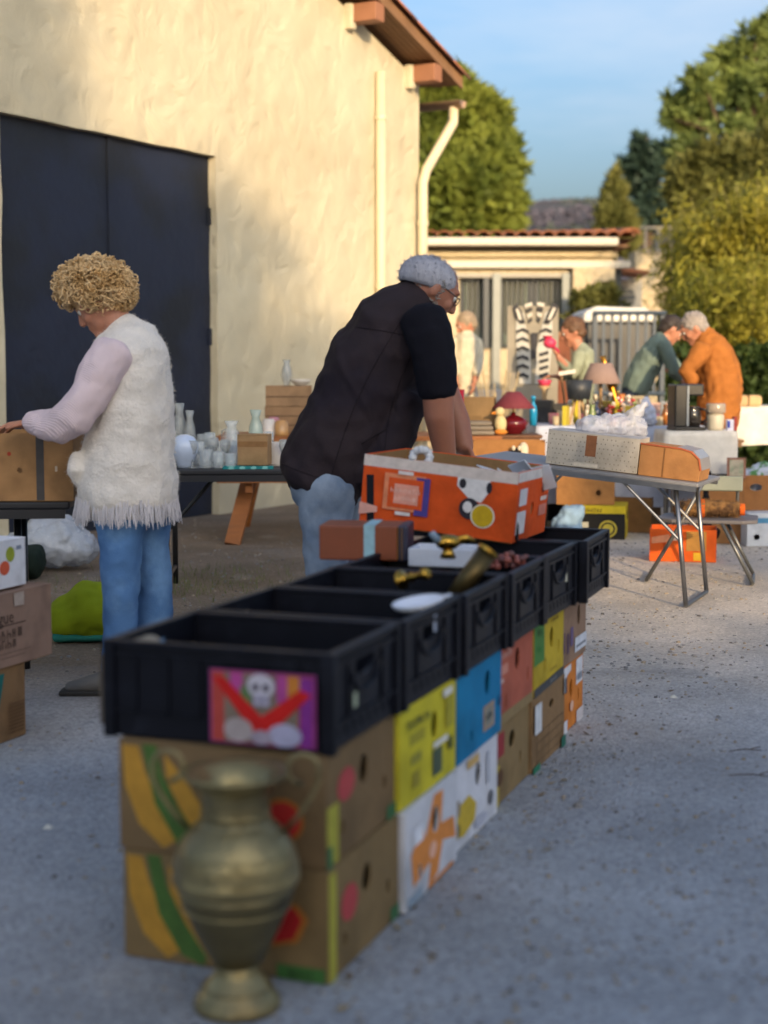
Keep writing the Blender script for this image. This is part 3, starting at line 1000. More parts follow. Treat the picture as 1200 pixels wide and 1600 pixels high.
def tree(name, label, base, top, lobes, count, size, lm, rg, trunk_r=0.2, stretch=1.2, droop=0.0, cat='tree', limbs=True, shell=0.55, hollow=0.0, group=None):
    base = V(base)
    t = thing(name, label, cat, base, group=group)
    top = V(top) - base
    lb = [(V(c) - base, a, b, d) for c, a, b, d in lobes]
    mb = MB()
    pts = [V((0, 0, -0.05)), top * 0.25 + V((0.06, 0, 0)), top * 0.6 + V((-0.05, 0.04, 0)), top]
    mb.tube(pts, [trunk_r * 1.25, trunk_r, trunk_r * 0.75, trunk_r * 0.35], 9)
    if limbs:
        for c, a, b, d in lb:
            f = rg.uniform(0.45, 0.85)
            p0 = top * f
            mb.tube([p0, (p0 + c) / 2 + V((0, 0, -0.1 * d)), c], [trunk_r * 0.4, trunk_r * 0.26, trunk_r * 0.1], 6)
    mb.build('trunk', mat('bark', '#4a3a2c', 0.9, var=0.3, bump=0.6, bscale=14), t, smooth=True)
    cr = MB()
    leaf_cloud(cr, lb, count, size, rg, stretch, droop, shell, hollow)
    cr.build('crown', lm, t)
    return t

def lobes_px(lst, Y):
    """(px, py, rpx_x, rpx_z, dY) -> world lobes"""
    s = Y / 2400.0
    return [(at(px, py, Y + dy), rx * s, rx * s * 0.9, rz_ * s) for px, py, rx, rz_, dy in lst]

M_PINE = leafmat('pine_needles', '#7d8638', '#5a682c')
M_PINE2 = leafmat('pine_needles_cool', '#7d8a48', '#57683a')
M_DARKC = leafmat('conifer_dark', '#42564a', '#34473c')
M_CYP = leafmat('cypress_leaf', '#7a7a42', '#626636')
M_BAM = leafmat('bamboo_leaf', '#9a9236', '#7c7f34')
M_HEDGE = leafmat('hedge_leaf', '#44552a', '#33431f')

rg = random.Random(21)
tree('round_pine', 'round dense green pine crown rising behind the barn corner', gp(690, 610) * 0 + V((at(690, 400, 40).x, 40, 0)), at(690, 250, 40),
     lobes_px([(690, 170, 62, 62, 0), (735, 205, 62, 62, 0.3), (655, 230, 75, 80, 0), (760, 265, 56, 62, -0.4), (700, 300, 85, 75, -0.8), (775, 325, 44, 44, 0.4), (640, 320, 70, 60, 0), (740, 355, 60, 36, 0)], 40),
     26000, 0.15, M_PINE, rg, 0.3, 1.9, shell=0.6, hollow=-0.1)
tree('tall_pine', 'tall pine with clumped green crown at the top right', V((at(1190, 400, 44).x, 44, 0)), at(1180, 120, 44),
     lobes_px([(1180, 62, 34, 24, 0), (1140, 92, 34, 22, 0.6), (1100, 130, 32, 24, -0.4), (1062, 150, 24, 26, 0.3), (1090, 185, 44, 26, 0), (1150, 140, 40, 26, 0), (1215, 110, 44, 30, 0), (1190, 180, 46, 28, 0.5), (1135, 205, 40, 22, -0.5), (1085, 235, 40, 20, 0), (1160, 245, 52, 24, 0), (1215, 225, 44, 30, 0), (1225, 45, 40, 34, 0), (1050, 185, 16, 14, 0), (1195, 290, 50, 26, 0)], 44),
     15000, 0.14, M_PINE2, rg, 0.28, 2.0, shell=0.25, hollow=0.16)
tree('dark_conifer', 'dark blue-green feathery conifer left of the tall pine', V((at(1015, 400, 60).x, 60, 0)), at(1010, 215, 60),
     lobes_px([(1000, 225, 13, 16, 0), (1018, 250, 24, 18, 0), (992, 262, 25, 14, 0), (1028, 285, 30, 22, 0), (1000, 292, 22, 14, 0), (1025, 330, 36, 28, 0), (1040, 240, 14, 26, 0)], 60),
     3800, 0.26, M_DARKC, rg, 0.25, 1.6, shell=0.15, hollow=0.06)
tree('pointed_cypress', 'small pointed olive-green cypress between pine and dark conifer', V((at(963, 400, 46).x, 46, 0)), at(963, 290, 46),
     lobes_px([(962, 345, 27, 40, 0), (961, 312, 17, 30, 0), (960, 290, 7, 24, 0), (966, 370, 28, 30, 0)], 46),
     3600, 0.16, M_CYP, rg, 0.14, 1.7, droop=-0.6, limbs=False)

tree('olive_poplar', 'soft olive-green tree filling in between the tall pine and the bamboo', V((at(1130, 400, 32).x, 32, 0)), at(1130, 300, 32),
     lobes_px([(1075, 290, 34, 40, 0), (1110, 262, 40, 40, 0), (1160, 262, 48, 44, 0), (1210, 250, 48, 50, 0), (1085, 340, 40, 40, 0), (1140, 330, 50, 50, 0)], 32),
     9000, 0.12, M_CYP, rg, 0.2, 1.9, shell=0.3, hollow=0.0)
def bamboo(px, Y, top_py, spread, n, label, lm):
    base = V((at(px, 500, Y).x, Y, 0))
    t = thing('bamboo_clump', label, 'bamboo', base, group='bamboo clumps along the right boundary')
    top = at(px, top_py, Y).z
    cu, lf = MB(), MB()
    for i in range(n):
        a = rg.random() * 6.28
        r0 = spread * 0.55 * math.sqrt(rg.random())
        b0 = V((r0 * math.cos(a), r0 * 0.8 * math.sin(a), 0))
        h = top * rg.uniform(0.62, 1.02)
        lean = V((math.cos(a), math.sin(a), 0)) * spread * rg.uniform(0.15, 0.7)
        pts = [b0 + V((0, 0, h * k)) + lean * k ** 2.2 - V((0, 0, 0.12 * h * k ** 5)) for k in (0, .25, .5, .7, .85, 1)]
        cu.tube(pts, [.022, .021, .018, .014, .009, .004], 5, cap=False)
        for j in range(170):
            k = rg.uniform(0.16, 1.0) ** 0.8
            idx = min(4, int(k * 5))
            p = pts[idx].lerp(pts[idx + 1], k * 5 - idx) + V((rg.gauss(0, .16), rg.gauss(0, .16), rg.gauss(0, .12)))
            ax = V((rg.uniform(-1, 1), rg.uniform(-1, 1), rg.uniform(-1.1, 0.35))).normalized()
            u, w = frame_for(ax, V((rg.uniform(-1, 1), rg.uniform(-1, 1), 0.2)))
            L = rg.uniform(.09, .19)
            wd = L * 0.11
            lf.add([p, p + ax * L * .45 + u * wd, p + ax * L, p + ax * L * .45 - u * wd], [(0, 1, 2, 3)])
    cu.build('culms', mat('bamboo_culm', '#8b8440', 0.6), t)
    lf.build('foliage', lm, t)
    return t
bamboo(1092, 22.5, 285, 0.5, 48, 'yellow-green bamboo clump nearest the low house', M_BAM)
bamboo(1140, 21.5, 250, 0.72, 70, 'tall golden bamboo clump behind the man in the orange jacket', M_BAM)
bamboo(1200, 21.0, 205, 0.8, 76, 'tallest bamboo clump at the right edge of the picture', M_BAM)
bamboo(1112, 20.2, 395, 0.5, 46, 'lower bushy bamboo clump above the grey-haired man', M_BAM)
bamboo(1180, 19.4, 360, 0.7, 50, 'drooping bamboo clump low at the right edge', M_BAM)
tree('dark_hedge', 'low dark green hedge under the bamboo at the right', V((at(1140, 600, 18.2).x, 18.2, 0)), V((at(1140, 600, 18.2).x, 18.2, 0.9)),
     [(V((at(px, 600, 18.2).x, 18.2 + dy, zz)), 0.55, 0.5, 0.55) for px, dy, zz in ((1060, 0, .5), (1110, .2, .55), (1160, 0, .6), (1205, .1, .6), (1085, .3, .95), (1140, .3, 1.0), (1190, .3, 1.0))],
     5200, 0.11, M_HEDGE, rg, 0.05, 1.2, cat='hedge', shell=0.4)
tree('garden_bush', 'olive-brown bush against the lean-to under the arch', V((at(925, 480, 23.4).x, 23.3, 0)), V((at(925, 480, 23.4).x, 23.3, 1.4)),
     [(at(925, 468, 23.3), 0.3, 0.3, 0.18), (at(945, 462, 23.3), 0.22, 0.25, 0.16), (at(935, 500, 23.3), 0.45, 0.35, 0.35)],
     1800, 0.10, M_CYP, rg, 0.05, 1.2, cat='bush', shell=0.3)
tree('grey_bush', 'dull green shrub below the air conditioner', V((at(1005, 520, 22.4).x, 22.4, 0)), V((at(1005, 520, 22.4).x, 22.4, 1.2)),
     [(at(990, 545, 22.4), 0.3, 0.3, 0.35), (at(1030, 540, 22.4), 0.35, 0.35, 0.4)],
     2600, 0.10, M_HEDGE, rg, 0.05, 1.2, cat='bush', shell=0.3)

# unseen trees and hedge, added behind the camera to cast the yard's shade
S0 = -12.0
def behind(u, w, ds=0.0):
    d = V((-SUN_H.x, -SUN_H.y, 0))
    s_ = S0 + ds
    return V((d.y * u, -d.x * u, 0)) + d * s_ + V((0, 0, w - math.tan(SUN_EL) * s_))
def blobs(lst):
    return [(behind(u, w, ds), ru, ru * 0.8, rw_) for u, w, ru, rw_, ds in lst]
def floor_of(p): return V((p.x, p.y, 0))
tree('shade_tree_low_left', 'broad unseen tree added behind the camera to cast shade', floor_of(behind(-1.2, 0)), behind(-1.2, 4.0),
     blobs([(-0.2, 3.6, 1.7, 1.5, 0), (-2.4, 2.8, 1.7, 1.6, 0.3), (0.3, 2.2, 1.6, 1.1, 0), (-2.6, 4.4, 1.6, 1.3, 0)]),
     6500, 0.26, M_HEDGE, rg, 0.25, 1.1, shell=0.3, hollow=-0.3)
tree('shade_tree_high_left', 'thin-crowned unseen tree added behind the camera for partial shade', floor_of(behind(-0.9, 0, -1.2)), behind(-0.9, 6.0, -1.2),
     blobs([(-0.9, 5.8, 1.5, 1.6, -1.2), (-2.8, 5.6, 1.7, 1.8, -1), (0.1, 6.6, 0.95, 1.2, -1.2), (-1.2, 7.5, 1.3, 1.1, -1.2), (0.5, 6.4, 0.8, 1.1, -1.2), (0.9, 5.6, 0.7, 0.8, -1.2)]),
     4600, 0.24, M_CYP, rg, 0.2, 1.1, shell=0.2, hollow=-0.1)
tree('shade_tree_low_mid', 'rounded unseen tree added behind the camera to cast shade', floor_of(behind(2.3, 0)), behind(2.3, 3.4),
     blobs([(2.2, 2.6, 1.4, 1.1, 0), (1.4, 3.0, 1.2, 1.2, 0), (2.75, 2.75, 0.55, 0.75, 0), (2.3, 3.4, 1.2, 0.8, 0)]),
     5000, 0.24, M_HEDGE, rg, 0.22, 1.1, shell=0.3, hollow=-0.3)
tree('shade_tree_high_mid', 'thin-crowned unseen tree added behind the camera to dapple the barn wall', floor_of(behind(2.7, 0, -1.5)), behind(2.7, 4.6, -1.5),
     blobs([(2.2, 4.5, 1.35, 1.2, -1.5), (3.2, 4.4, 0.9, 1.2, -1.5), (1.5, 5.0, 0.8, 0.9, -1.5), (2.75, 5.35, 0.62, 0.75, -1.5), (3.75, 4.2, 0.65, 0.85, -1.5)]),
     1600, 0.22, M_CYP, rg, 0.16, 1.1, shell=0.2, hollow=-0.15)
tree('shade_hedge', 'tall unseen hedge added behind the camera to keep the yard shaded', floor_of(behind(2, 0)), behind(2, 0.6),
     blobs([(u * 0.9 - 6, 0.3, 0.75, 1.0, 0.2) for u in range(0, 20)] + [(u * 0.9 - 6, -1.2, 0.75, 1.0, 0.2) for u in range(0, 20)] + [(u * 0.9 - 6, 1.05, 0.7, 0.5, 0.2) for u in range(0, 20)]),
     15000, 0.26, M_HEDGE, rg, 0.12, 1.1, cat='hedge', limbs=False, shell=0.2, hollow=-0.4)
tree('shade_bush', 'unseen bush added above the hedge behind the camera to shade the stalls', floor_of(behind(6.6, 0)), behind(6.6, 2.4),
     blobs([(5.6, 2.4, 0.7, 0.75, 0), (6.5, 2.3, 0.8, 0.95, 0), (7.5, 2.3, 0.8, 0.9, 0), (8.5, 2.2, 0.8, 0.9, 0), (5.2, 2.95, 0.45, 0.4, 0)]),
     5000, 0.24, M_HEDGE, rg, 0.15, 1.1, shell=0.3, hollow=-0.3)

# ================================================================== FOREGROUND: crates on banana boxes
ROW_A = R(-19.7)
ROW_O = V((-0.110, 2.991, 0))
def row(x, y, z=0.0):
    return ROW_O + Matrix.Rotation(ROW_A, 3, 'Z') @ V((x, y, z))
BW, BD, BH = 0.465, 0.412, 0.230
BROWN, BROWN2, KRAFT = '#7f6a49', '#796346', '#a08058'
def bb(ci, layer, label, dx=0.0, dw=0.0, **k):
    y0 = [0.0, 0.428, 0.852, 1.285, 1.705, 2.135][ci]
    d = [0.422, 0.415, 0.425, 0.410, 0.420, 0.400][ci]
    z = 0.0 if layer == 0 else 0.2355
    w = BW + dw
    return carton('banana_box', label, w, d, BH, row(dx - w / 2, y0 + d / 2, z), ROW_A + R([0.5, -0.7, 0.4, -0.3, 0.8, -0.6][ci] * (1 if layer else -0.7)), group='banana boxes stacked under the black crates', **k)
HB = [(0.52, 0.68, 0.030, 0.030)]
H3 = [(0.52, 0.68, 0.026, 0.032), (0.22, 0.28, 0.011, 0.016), (0.84, 0.40, 0.011, 0.018)]
def leaf_print(face, base_u):
    g_, o_ = '#4a6a32', '#b98a35'
    c = [(base_u + 0.10 + 0.12 * math.sin(k * 0.5) ** 1, 1 - k / 6.0) for k in range(7)]
    left = [(0.02, 0.97), (0.10, 0.97), (0.13, 0.75), (0.20, 0.45), (0.30, 0.15), (0.22, 0.05), (0.10, 0.25), (0.03, 0.6)]
    mid_ = [(0.12, 0.99), (0.19, 0.99), (0.22, 0.72), (0.30, 0.42), (0.42, 0.12), (0.40, 0.02), (0.29, 0.10), (0.18, 0.45)]
    rt = [(0.23, 0.92), (0.33, 0.70), (0.48, 0.28), (0.50, 0.05), (0.44, 0.05), (0.32, 0.38), (0.24, 0.68)]
    return [(face, 'p', left, o_), (face, 'p', mid_, g_), (face, 'p', rt, o_)]
# column 0: the brown pair with green stripes and red emblems
bb(0, 0, 'brown banana box with large red emblem, on the ground behind the vase', col=BROWN, holes={'R': H3},
   prints=leaf_print('F', 0) + [('F', 'p', [(0.66, 0.26), (0.86, 0.36), (0.91, 0.58), (0.86, 0.70), (0.78, 0.72), (0.74, 0.58)], '#a86a2a'),
    ('F', 'p', [(0.69, 0.30), (0.84, 0.39), (0.88, 0.57), (0.84, 0.67), (0.79, 0.67), (0.76, 0.55)], '#a81f22'), ('F', 'r', (0.76, 0.02, 0.99, 0.15), '#3f6b35'),
    ('F', 'bars', 0.875, 0.085, 0.024, 3, '#2b4a26'),
    ('R', 'r', (0.005, 0.0, 0.10, 0.99), '#a5a03f'), ('R', 'e', (0.27, 0.60, 0.11, 0.17), '#b0474a'), ('R', 'r', (0.86, 0.02, 0.99, 0.16), '#3f6b45')])
bb(0, 1, 'brown banana box with green and orange stripes, directly under the nearest crate', dx=-0.008, col=BROWN2, holes={'R': H3},
   prints=leaf_print('F', 0) + [('F', 'e', (0.80, 0.42, 0.10, 0.20), '#a86a2a'), ('F', 'e', (0.80, 0.42, 0.085, 0.165), '#b02a26'),
    ('R', 'r', (0.005, 0.02, 0.16, 0.55), '#a5a03f'), ('R', 'e', (0.26, 0.66, 0.12, 0.15), '#b34b4c'), ('R', 'r', (0.0, 0.0, 0.07, 0.2), '#3f6b45'), ('R', 'r', (0.86, 0.0, 1.0, 0.14), '#3f6b45')])
# column 1
orx = [('R', 'p', [(0.10, 0.55), (0.30, 0.78), (0.36, 0.60), (0.52, 0.97), (0.70, 0.95), (0.66, 0.60), (0.92, 0.55), (0.96, 0.30), (0.70, 0.40), (0.60, 0.10), (0.42, 0.05), (0.46, 0.30), (0.14, 0.20)], '#d98a45'),
       ('R', 'e', (0.50, 0.40, 0.07, 0.09), '#e7b39a')]
bb(1, 0, 'white banana box with orange star print, second on the ground', dx=0.012, col='#c9ccd4', holes={'R': [(0.55, 0.70, 0.026, 0.032), (0.26, 0.30, 0.014, 0.018)]},
   prints=orx + [('R', 'r', (0.03, 0.03, 0.30, 0.14), '#8fa0b0'), ('R', 'r', (0.40, 0.03, 0.9, 0.07), '#d98a45'), ('R', 'r', (0.12, 0.62, 0.30, 0.80), '#dfe3ec')])
bb(1, 1, 'bright yellow banana box with faint dark lettering, second in the upper row', dx=0.004, col='#c5bb35', holes={'R': [(0.60, 0.66, 0.024, 0.036)]},
   prints=[('R', 'r', (0.16, 0.60, 0.42, 0.72), '#9b9430'), ('R', 'r', (0.18, 0.40, 0.36, 0.50), '#8d8a38'), ('R', 'r', (0.20, 0.16, 0.32, 0.32), '#8f8630'),
           ('R', 'r', (0.55, 0.12, 0.72, 0.40), '#4f5c4a'), ('R', 'r', (0.56, 0.42, 0.82, 0.48), '#d8dad8'), ('R', 'r', (0.78, 0.55, 0.93, 0.90), '#a39b33'),
           ('R', 'bars', 0.30, 0.83, 0.034, 7, '#5f6330'), ('R', 'r', (0.72, 0.90, 0.9, 0.98), '#cfd0cc'), ('R', 'r', (0.82, 0.30, 0.90, 0.44), '#5f6330')])
# column 2
bb(2, 0, 'white banana box with a big yellow patch, third on the ground', dx=-0.006, col='#d2d4dc', holes={'R': [(0.56, 0.70, 0.026, 0.034)]},
   prints=[('R', 'p', [(0.05, 0.20), (0.25, 0.12), (0.48, 0.20), (0.52, 0.38), (0.36, 0.55), (0.20, 0.52), (0.04, 0.42)], '#c3a83a'), ('R', 'e', (0.12, 0.24, 0.05, 0.09), '#7d6a3a'),
           ('R', 'e', (0.11, 0.50, 0.06, 0.10), '#8f8372'), ('R', 'r', (0.72, 0.50, 0.80, 0.88), '#aeb2bd'), ('R', 'r', (0.30, 0.86, 0.55, 0.96), '#c9a86e'), ('R', 'e', (0.82, 0.30, 0.05, 0.09), '#63656c'), ('R', 'e', (0.60, 0.14, 0.14, 0.07), '#b3b6c4')])
bb(2, 1, 'plain bright blue banana box in the middle of the upper row', dx=0.006, col='#1f79a8', holes={'R': [(0.66, 0.72, 0.026, 0.034), (0.30, 0.24, 0.011, 0.016)]},
   prints=[('R', 'r', (0.56, 0.16, 0.82, 0.46), '#a58d78'), ('R', 'r', (0.60, 0.20, 0.78, 0.42), '#8b8a80'), ('R', 'bars', 0.69, 0.31, 0.026, 3, '#3d4a48'), ('R', 'e', (0.94, 0.40, 0.045, 0.06), '#24587e')])
# column 3
bb(3, 0, 'brown banana box with red and yellow corner print, fourth on the ground', dx=-0.022, col='#8a7451', holes={'R': [(0.52, 0.70, 0.034, 0.026), (0.76, 0.36, 0.012, 0.022)]},
   prints=[('R', 'r', (0.0, 0.60, 0.30, 0.90), '#93353a'), ('R', 'r', (0.0, 0.0, 0.16, 0.52), '#b7a23a'), ('R', 'e', (0.17, 0.35, 0.09, 0.11), '#5a3f2a')])
bb(3, 1, 'salmon red banana box right of the blue one', dx=-0.012, col='#b0614e', holes={'R': [(0.56, 0.70, 0.026, 0.034), (0.26, 0.26, 0.010, 0.026), (0.86, 0.40, 0.010, 0.024)]},
   prints=[('R', 'r', (0.02, 0.0, 1.0, 0.13), '#8f7a55'), ('R', 'r', (0.02, 0.62, 0.30, 0.74), '#c98a78'), ('R', 'r', (0.04, 0.52, 0.18, 0.58), '#d0b0a4'), ('R', 'bars', 0.26, 0.86, 0.030, 5, '#d0a294')])
# column 4
lines = []
for k in range(4):
    lines.append(('R', 'r', (0.12, 0.10 + k * 0.13, 0.92, 0.112 + k * 0.13), '#5c4630'))
lines += [('R', 'r', (0.12, 0.10, 0.128, 0.50), '#5c4630'), ('R', 'r', (0.46, 0.10, 0.468, 0.50), '#5c4630'), ('R', 'r', (0.915, 0.10, 0.923, 0.50), '#5c4630')]
bb(4, 0, 'brown banana box with a printed grid and green corners, fifth on the ground', dx=-0.012, col='#8b6f4f', holes={'R': [(0.58, 0.76, 0.030, 0.014)]},
   prints=lines + [('R', 'r', (0.0, 0.0, 0.20, 0.09), '#2f7a5c'), ('R', 'r', (0.86, 0.0, 1.0, 0.16), '#2f6a58'), ('R', 'r', (0.03, 0.52, 0.22, 0.92), '#cfd2d6'), ('R', 'r', (0.93, 0.75, 1.0, 0.98), '#54565c')])
bb(4, 1, 'yellow banana box with a green panel, fifth in the upper row', dx=-0.014, col='#c2a834', holes={'R': [(0.58, 0.66, 0.026, 0.034), (0.36, 0.34, 0.010, 0.024), (0.82, 0.46, 0.009, 0.026)]},
   prints=[('R', 'r', (0.0, 0.42, 0.33, 1.0), '#4c7d3f'), ('R', 'bars', 0.17, 0.84, 0.030, 3, '#284a26'), ('R', 'bars', 0.17, 0.62, 0.024, 3, '#2c7a35'),
           ('R', 'r', (0.0, 0.0, 1.0, 0.12), '#4b4c4e'), ('R', 'bars', 0.62, 0.06, 0.018, 7, '#8a8b8c'), ('R', 'bars', 0.66, 0.90, 0.020, 7, '#7d6a22'), ('R', 'bars', 0.60, 0.22, 0.013, 10, '#7d6a22')])
# column 5
bb(5, 0, 'orange and white banana box at the far end on the ground', dx=-0.038, col='#cf7d35', holes={'R': [(0.52, 0.62, 0.024, 0.032), (0.22, 0.30, 0.010, 0.024), (0.82, 0.42, 0.010, 0.024)]},
   prints=[('R', 'p', [(0.0, 0.70), (0.28, 0.62), (0.34, 0.86), (0.5, 0.9), (0.5, 1.0), (0.0, 1.0)], '#d5d6dc'), ('R', 'r', (0.70, 0.60, 0.96, 0.99), '#d5d6dc'), ('R', 'r', (0.0, 0.0, 0.36, 0.20), '#d5d6dc'), ('R', 'r', (0.72, 0.0, 1.0, 0.20), '#cfc6c6'),
           ('R', 'r', (0.05, 0.40, 0.2, 0.58), '#8c929c'), ('R', 'r', (0.74, 0.66, 0.92, 0.76), '#8c929c'), ('R', 'e', (0.5, 0.36, 0.07, 0.08), '#e2b59b')])
bb(5, 1, 'greyish brown banana box with purple print and white label, far end of the upper row', dx=-0.032, col='#927763', holes={'R': [(0.72, 0.66, 0.022, 0.036)]},
   prints=[('R', 'r', (0.14, 0.22, 0.22, 0.52), '#584354'), ('R', 'r', (0.28, 0.18, 0.36, 0.48), '#584354'), ('R', 'r', (0.40, 0.26, 0.50, 0.54), '#6a5a80'), ('R', 'r', (0.56, 0.12, 1.0, 0.34), '#cfd3dc'), ('R', 'r', (0.60, 0.18, 0.96, 0.22), '#7d828c'), ('R', 'r', (0.86, 0.86, 1.0, 1.0), '#d6c3b6')])

# ------------------------------------------------------------------ black folding crates
M_CR = mat('crate_plastic', '#0c0e18', 0.5, var=0.25, vscale=16, col2='#191c26', c2scale=14, c2lo=0.56, c2hi=0.7, bump=0.06, bscale=60, spec=0.22)
CW, CD, CH = 0.515, 0.408, 0.205
def make_crate():
    t = thing('plastic_crate', 'black plastic crate', 'crate')
    th = 0.010
    MB().box((0, 0, 0.008), (CW - 0.02, CD - 0.02, 0.012)).build('base', M_CR, t)
    for fc in 'FRBL':
        W_, Hh = face_dims(fc, CW, CD, CH)
        e0 = -0.008
        M = face_frame(fc, CW, CD, CH, e0)
        x0, x1 = (0.009, W_ - 0.009) if fc in 'FB' else (0.019, W_ - 0.019)
        holes = []
        if fc in 'RL':
            c_ = W_ / 2
            holes = [[(c_ - 0.058, 0.150), (c_ - 0.048, 0.136), (c_, 0.128), (c_ + 0.048, 0.136), (c_ + 0.058, 0.150), (c_ + 0.050, 0.170), (c_ - 0.050, 0.170)]]
            for k in range(8):
                xx = 0.05 + (W_ - 0.1) * k / 7
                holes.append(rectp(xx - 0.006, 0.022, xx + 0.006, 0.046))
        vs, fs = fill_panel(rectp(x0, 0.004, x1, CH - 0.006), holes, M, th)
        mb = MB().add(vs, fs)
        def P(u, v, n_): return M @ V((u, v, n_))
        ax = (M.to_3x3() @ V((1, 0, 0)), M.to_3x3() @ V((0, 1, 0)))
        for u in (0.012, W_ - 0.012):                     # corner posts
            mb.bar(P(u, 0.0, 0.004), P(u, CH, 0.004), 0.024, 0.012, side=ax[0])
        nb = 7 if fc in 'FB' else 4
        for k in range(1, nb):
            u = W_ * k / nb
            if fc in 'RL' and abs(u - W_ / 2) < 0.07:
                continue
            mb.bar(P(u, 0.05, 0.002), P(u, CH - 0.03, 0.002), 0.006, 0.008, side=ax[0])
        mb.bar(P(0.02, 0.055, 0.002), P(W_ - 0.02, 0.055, 0.002), 0.006, 0.008, side=ax[1])
        mb.bar(P(0.02, CH - 0.030, 0.002), P(W_ - 0.02, CH - 0.030, 0.002), 0.008, 0.008, side=ax[1])
        if fc in 'RL':
            pts = [P(W_ / 2 + 0.085 * math.sin(a), 0.155 - 0.055 * math.cos(a), 0.003) for a in [R(-78 + 12 * i) for i in range(14)]]
            mb.tube(pts, 0.0055, 6)
        mb.build('side_panel', M_CR, t)
    rim = MB()
    for sx, sy, lx, ly in ((0, -1, CW, 0.020), (0, 1, CW, 0.020), (-1, 0, 0.020, CD - 0.04), (1, 0, 0.020, CD - 0.04)):
        rim.box((sx * (CW / 2 - 0.010), sy * (CD / 2 - 0.010), CH - 0.006), (lx, ly, 0.012))
    rim.build('rim', M_CR, t, bevel=0.003)
    return t
def copy_tree(o, parent=None):
    c = o.copy()
    C.objects.link(c)
    c.parent = parent
    for ch in list(o.children):
        copy_tree(ch, c)
    return c
crate0 = make_crate()
crate_specs = [((0.008, 0.0), 0.0, 'nearest black plastic crate, with the skull print hanging on its front'),
               ((0.016, 0.425), -0.6, 'second black crate from the vase, with the white dish on its rim'),
               ((0.026, 0.85), 0.4, 'third black crate from the vase, holding the brass pieces'),
               ((0.030, 1.272), 0.8, 'fourth black crate, under the near corner of the orange box'),
               ((0.028, 1.695), -0.5, 'fifth black crate, with a small white sticker on its end'),
               ((0.052, 2.125), 1.2, 'sixth black crate, sticking out at the far end of the row')]
ZC = 0.4715
crates = []
for i, ((dx, y0), da, lab) in enumerate(crate_specs):
    c = crate0 if i == 0 else copy_tree(crate0)
    c.location = row(dx - CW / 2, y0 + CD / 2 + 0.003, ZC)
    c.rotation_euler = (0, 0, ROW_A + R(da))
    c['label'] = lab
    c['group'] = 'black plastic crates in the front row'
    crates.append(c)
c = copy_tree(crate0)
c.location = row(-0.17 - CW / 2, 2.06 + CD / 2, ZC + CH + 0.002)
c.rotation_euler = (0, 0, ROW_A + R(2))
c['label'] = 'black crate stacked on top behind the orange box'
c['group'] = 'black plastic crates in the front row'
st = MB().box((0, 0, 0), (0.0012, 0.038, 0.052)).build('sticker', ink('#cfcdb8'), crates[4], loc=(CW / 2 - 0.0065, 0.10, 0.115))
MB().box((0, 0, 0), (0.0012, 0.020, 0.030)).build('sticker', ink('#a9b39a'), crates[0], loc=(CW / 2 - 0.0065, -0.06, 0.085))
MB().box((0, 0, 0), (0.0012, 0.018, 0.040)).build('sticker', ink('#aab3c4'), crates[1], loc=(CW / 2 - 0.0065, 0.03, 0.165))

# printed sheet with skull hanging on the nearest crate's front
sp = thing('printed_sheet', 'pink and red printed sheet with a skull hanging on nearest crate', 'print', row(-0.26 + 0.02, -0.006, ZC + 0.012), ROW_A)
SWd, SHt = 0.232, 0.150
MB().box((0.10, 0, SHt / 2), (SWd, 0.003, SHt)).build('sheet', ink('#8f3f7d'), sp)
def spr(name, polys, parent):
    mb, ms = MB(), []
    for k, (poly, cc) in enumerate(polys):
        m = ink(cc)
        if m not in ms: ms.append(m)
        M = Matrix(((1, 0, 0, 0.10 - SWd / 2), (0, 0, -1, -0.0022 - 0.0005 * k), (0, 1, 0, 0), (0, 0, 0, 1)))
        vs, fs = fill_panel([(a * SWd, b * SHt) for a, b in poly], [], M, 0)
        mb.add(vs, fs, ms.index(m))
    mb.build(name, ms, parent)
spr('printed_picture', [
    (rectp(0.02, 0.02, 0.98, 0.98), '#b0473f'), (rectp(0.14, 0.03, 0.84, 0.97), '#7c6f63'), (rectp(0.72, 0.60, 0.92, 0.97), '#c07a32'),
    (rectp(0.20, 0.62, 0.32, 0.97), '#b0488f'), (rectp(0.64, 0.60, 0.74, 0.97), '#a5468a'), (rectp(0.30, 0.55, 0.40, 0.80), '#5f7a4d'),
    (rectp(0.86, 0.03, 0.98, 0.97), '#7d2f86'),
    ([(0.03, 0.90), (0.15, 0.90), (0.50, 0.40), (0.86, 0.80), (0.97, 0.74), (0.58, 0.18), (0.42, 0.18)], '#c01f1c'),
    (ell(0.28, 0.20, 0.14, 0.17), '#a79c9c'), (ell(0.72, 0.17, 0.16, 0.16), '#a9a8c4'), (ell(0.50, 0.12, 0.10, 0.10), '#9a90a0'),
    (ell(0.50, 0.82, 0.13, 0.17), '#c0bcc8'), (rectp(0.43, 0.55, 0.58, 0.70), '#a6a3b8'), (ell(0.45, 0.80, 0.032, 0.05), '#3b3644'), (ell(0.55, 0.80, 0.032, 0.05), '#3b3644'), (rectp(0.46, 0.62, 0.55, 0.64), '#5b5666')], sp)

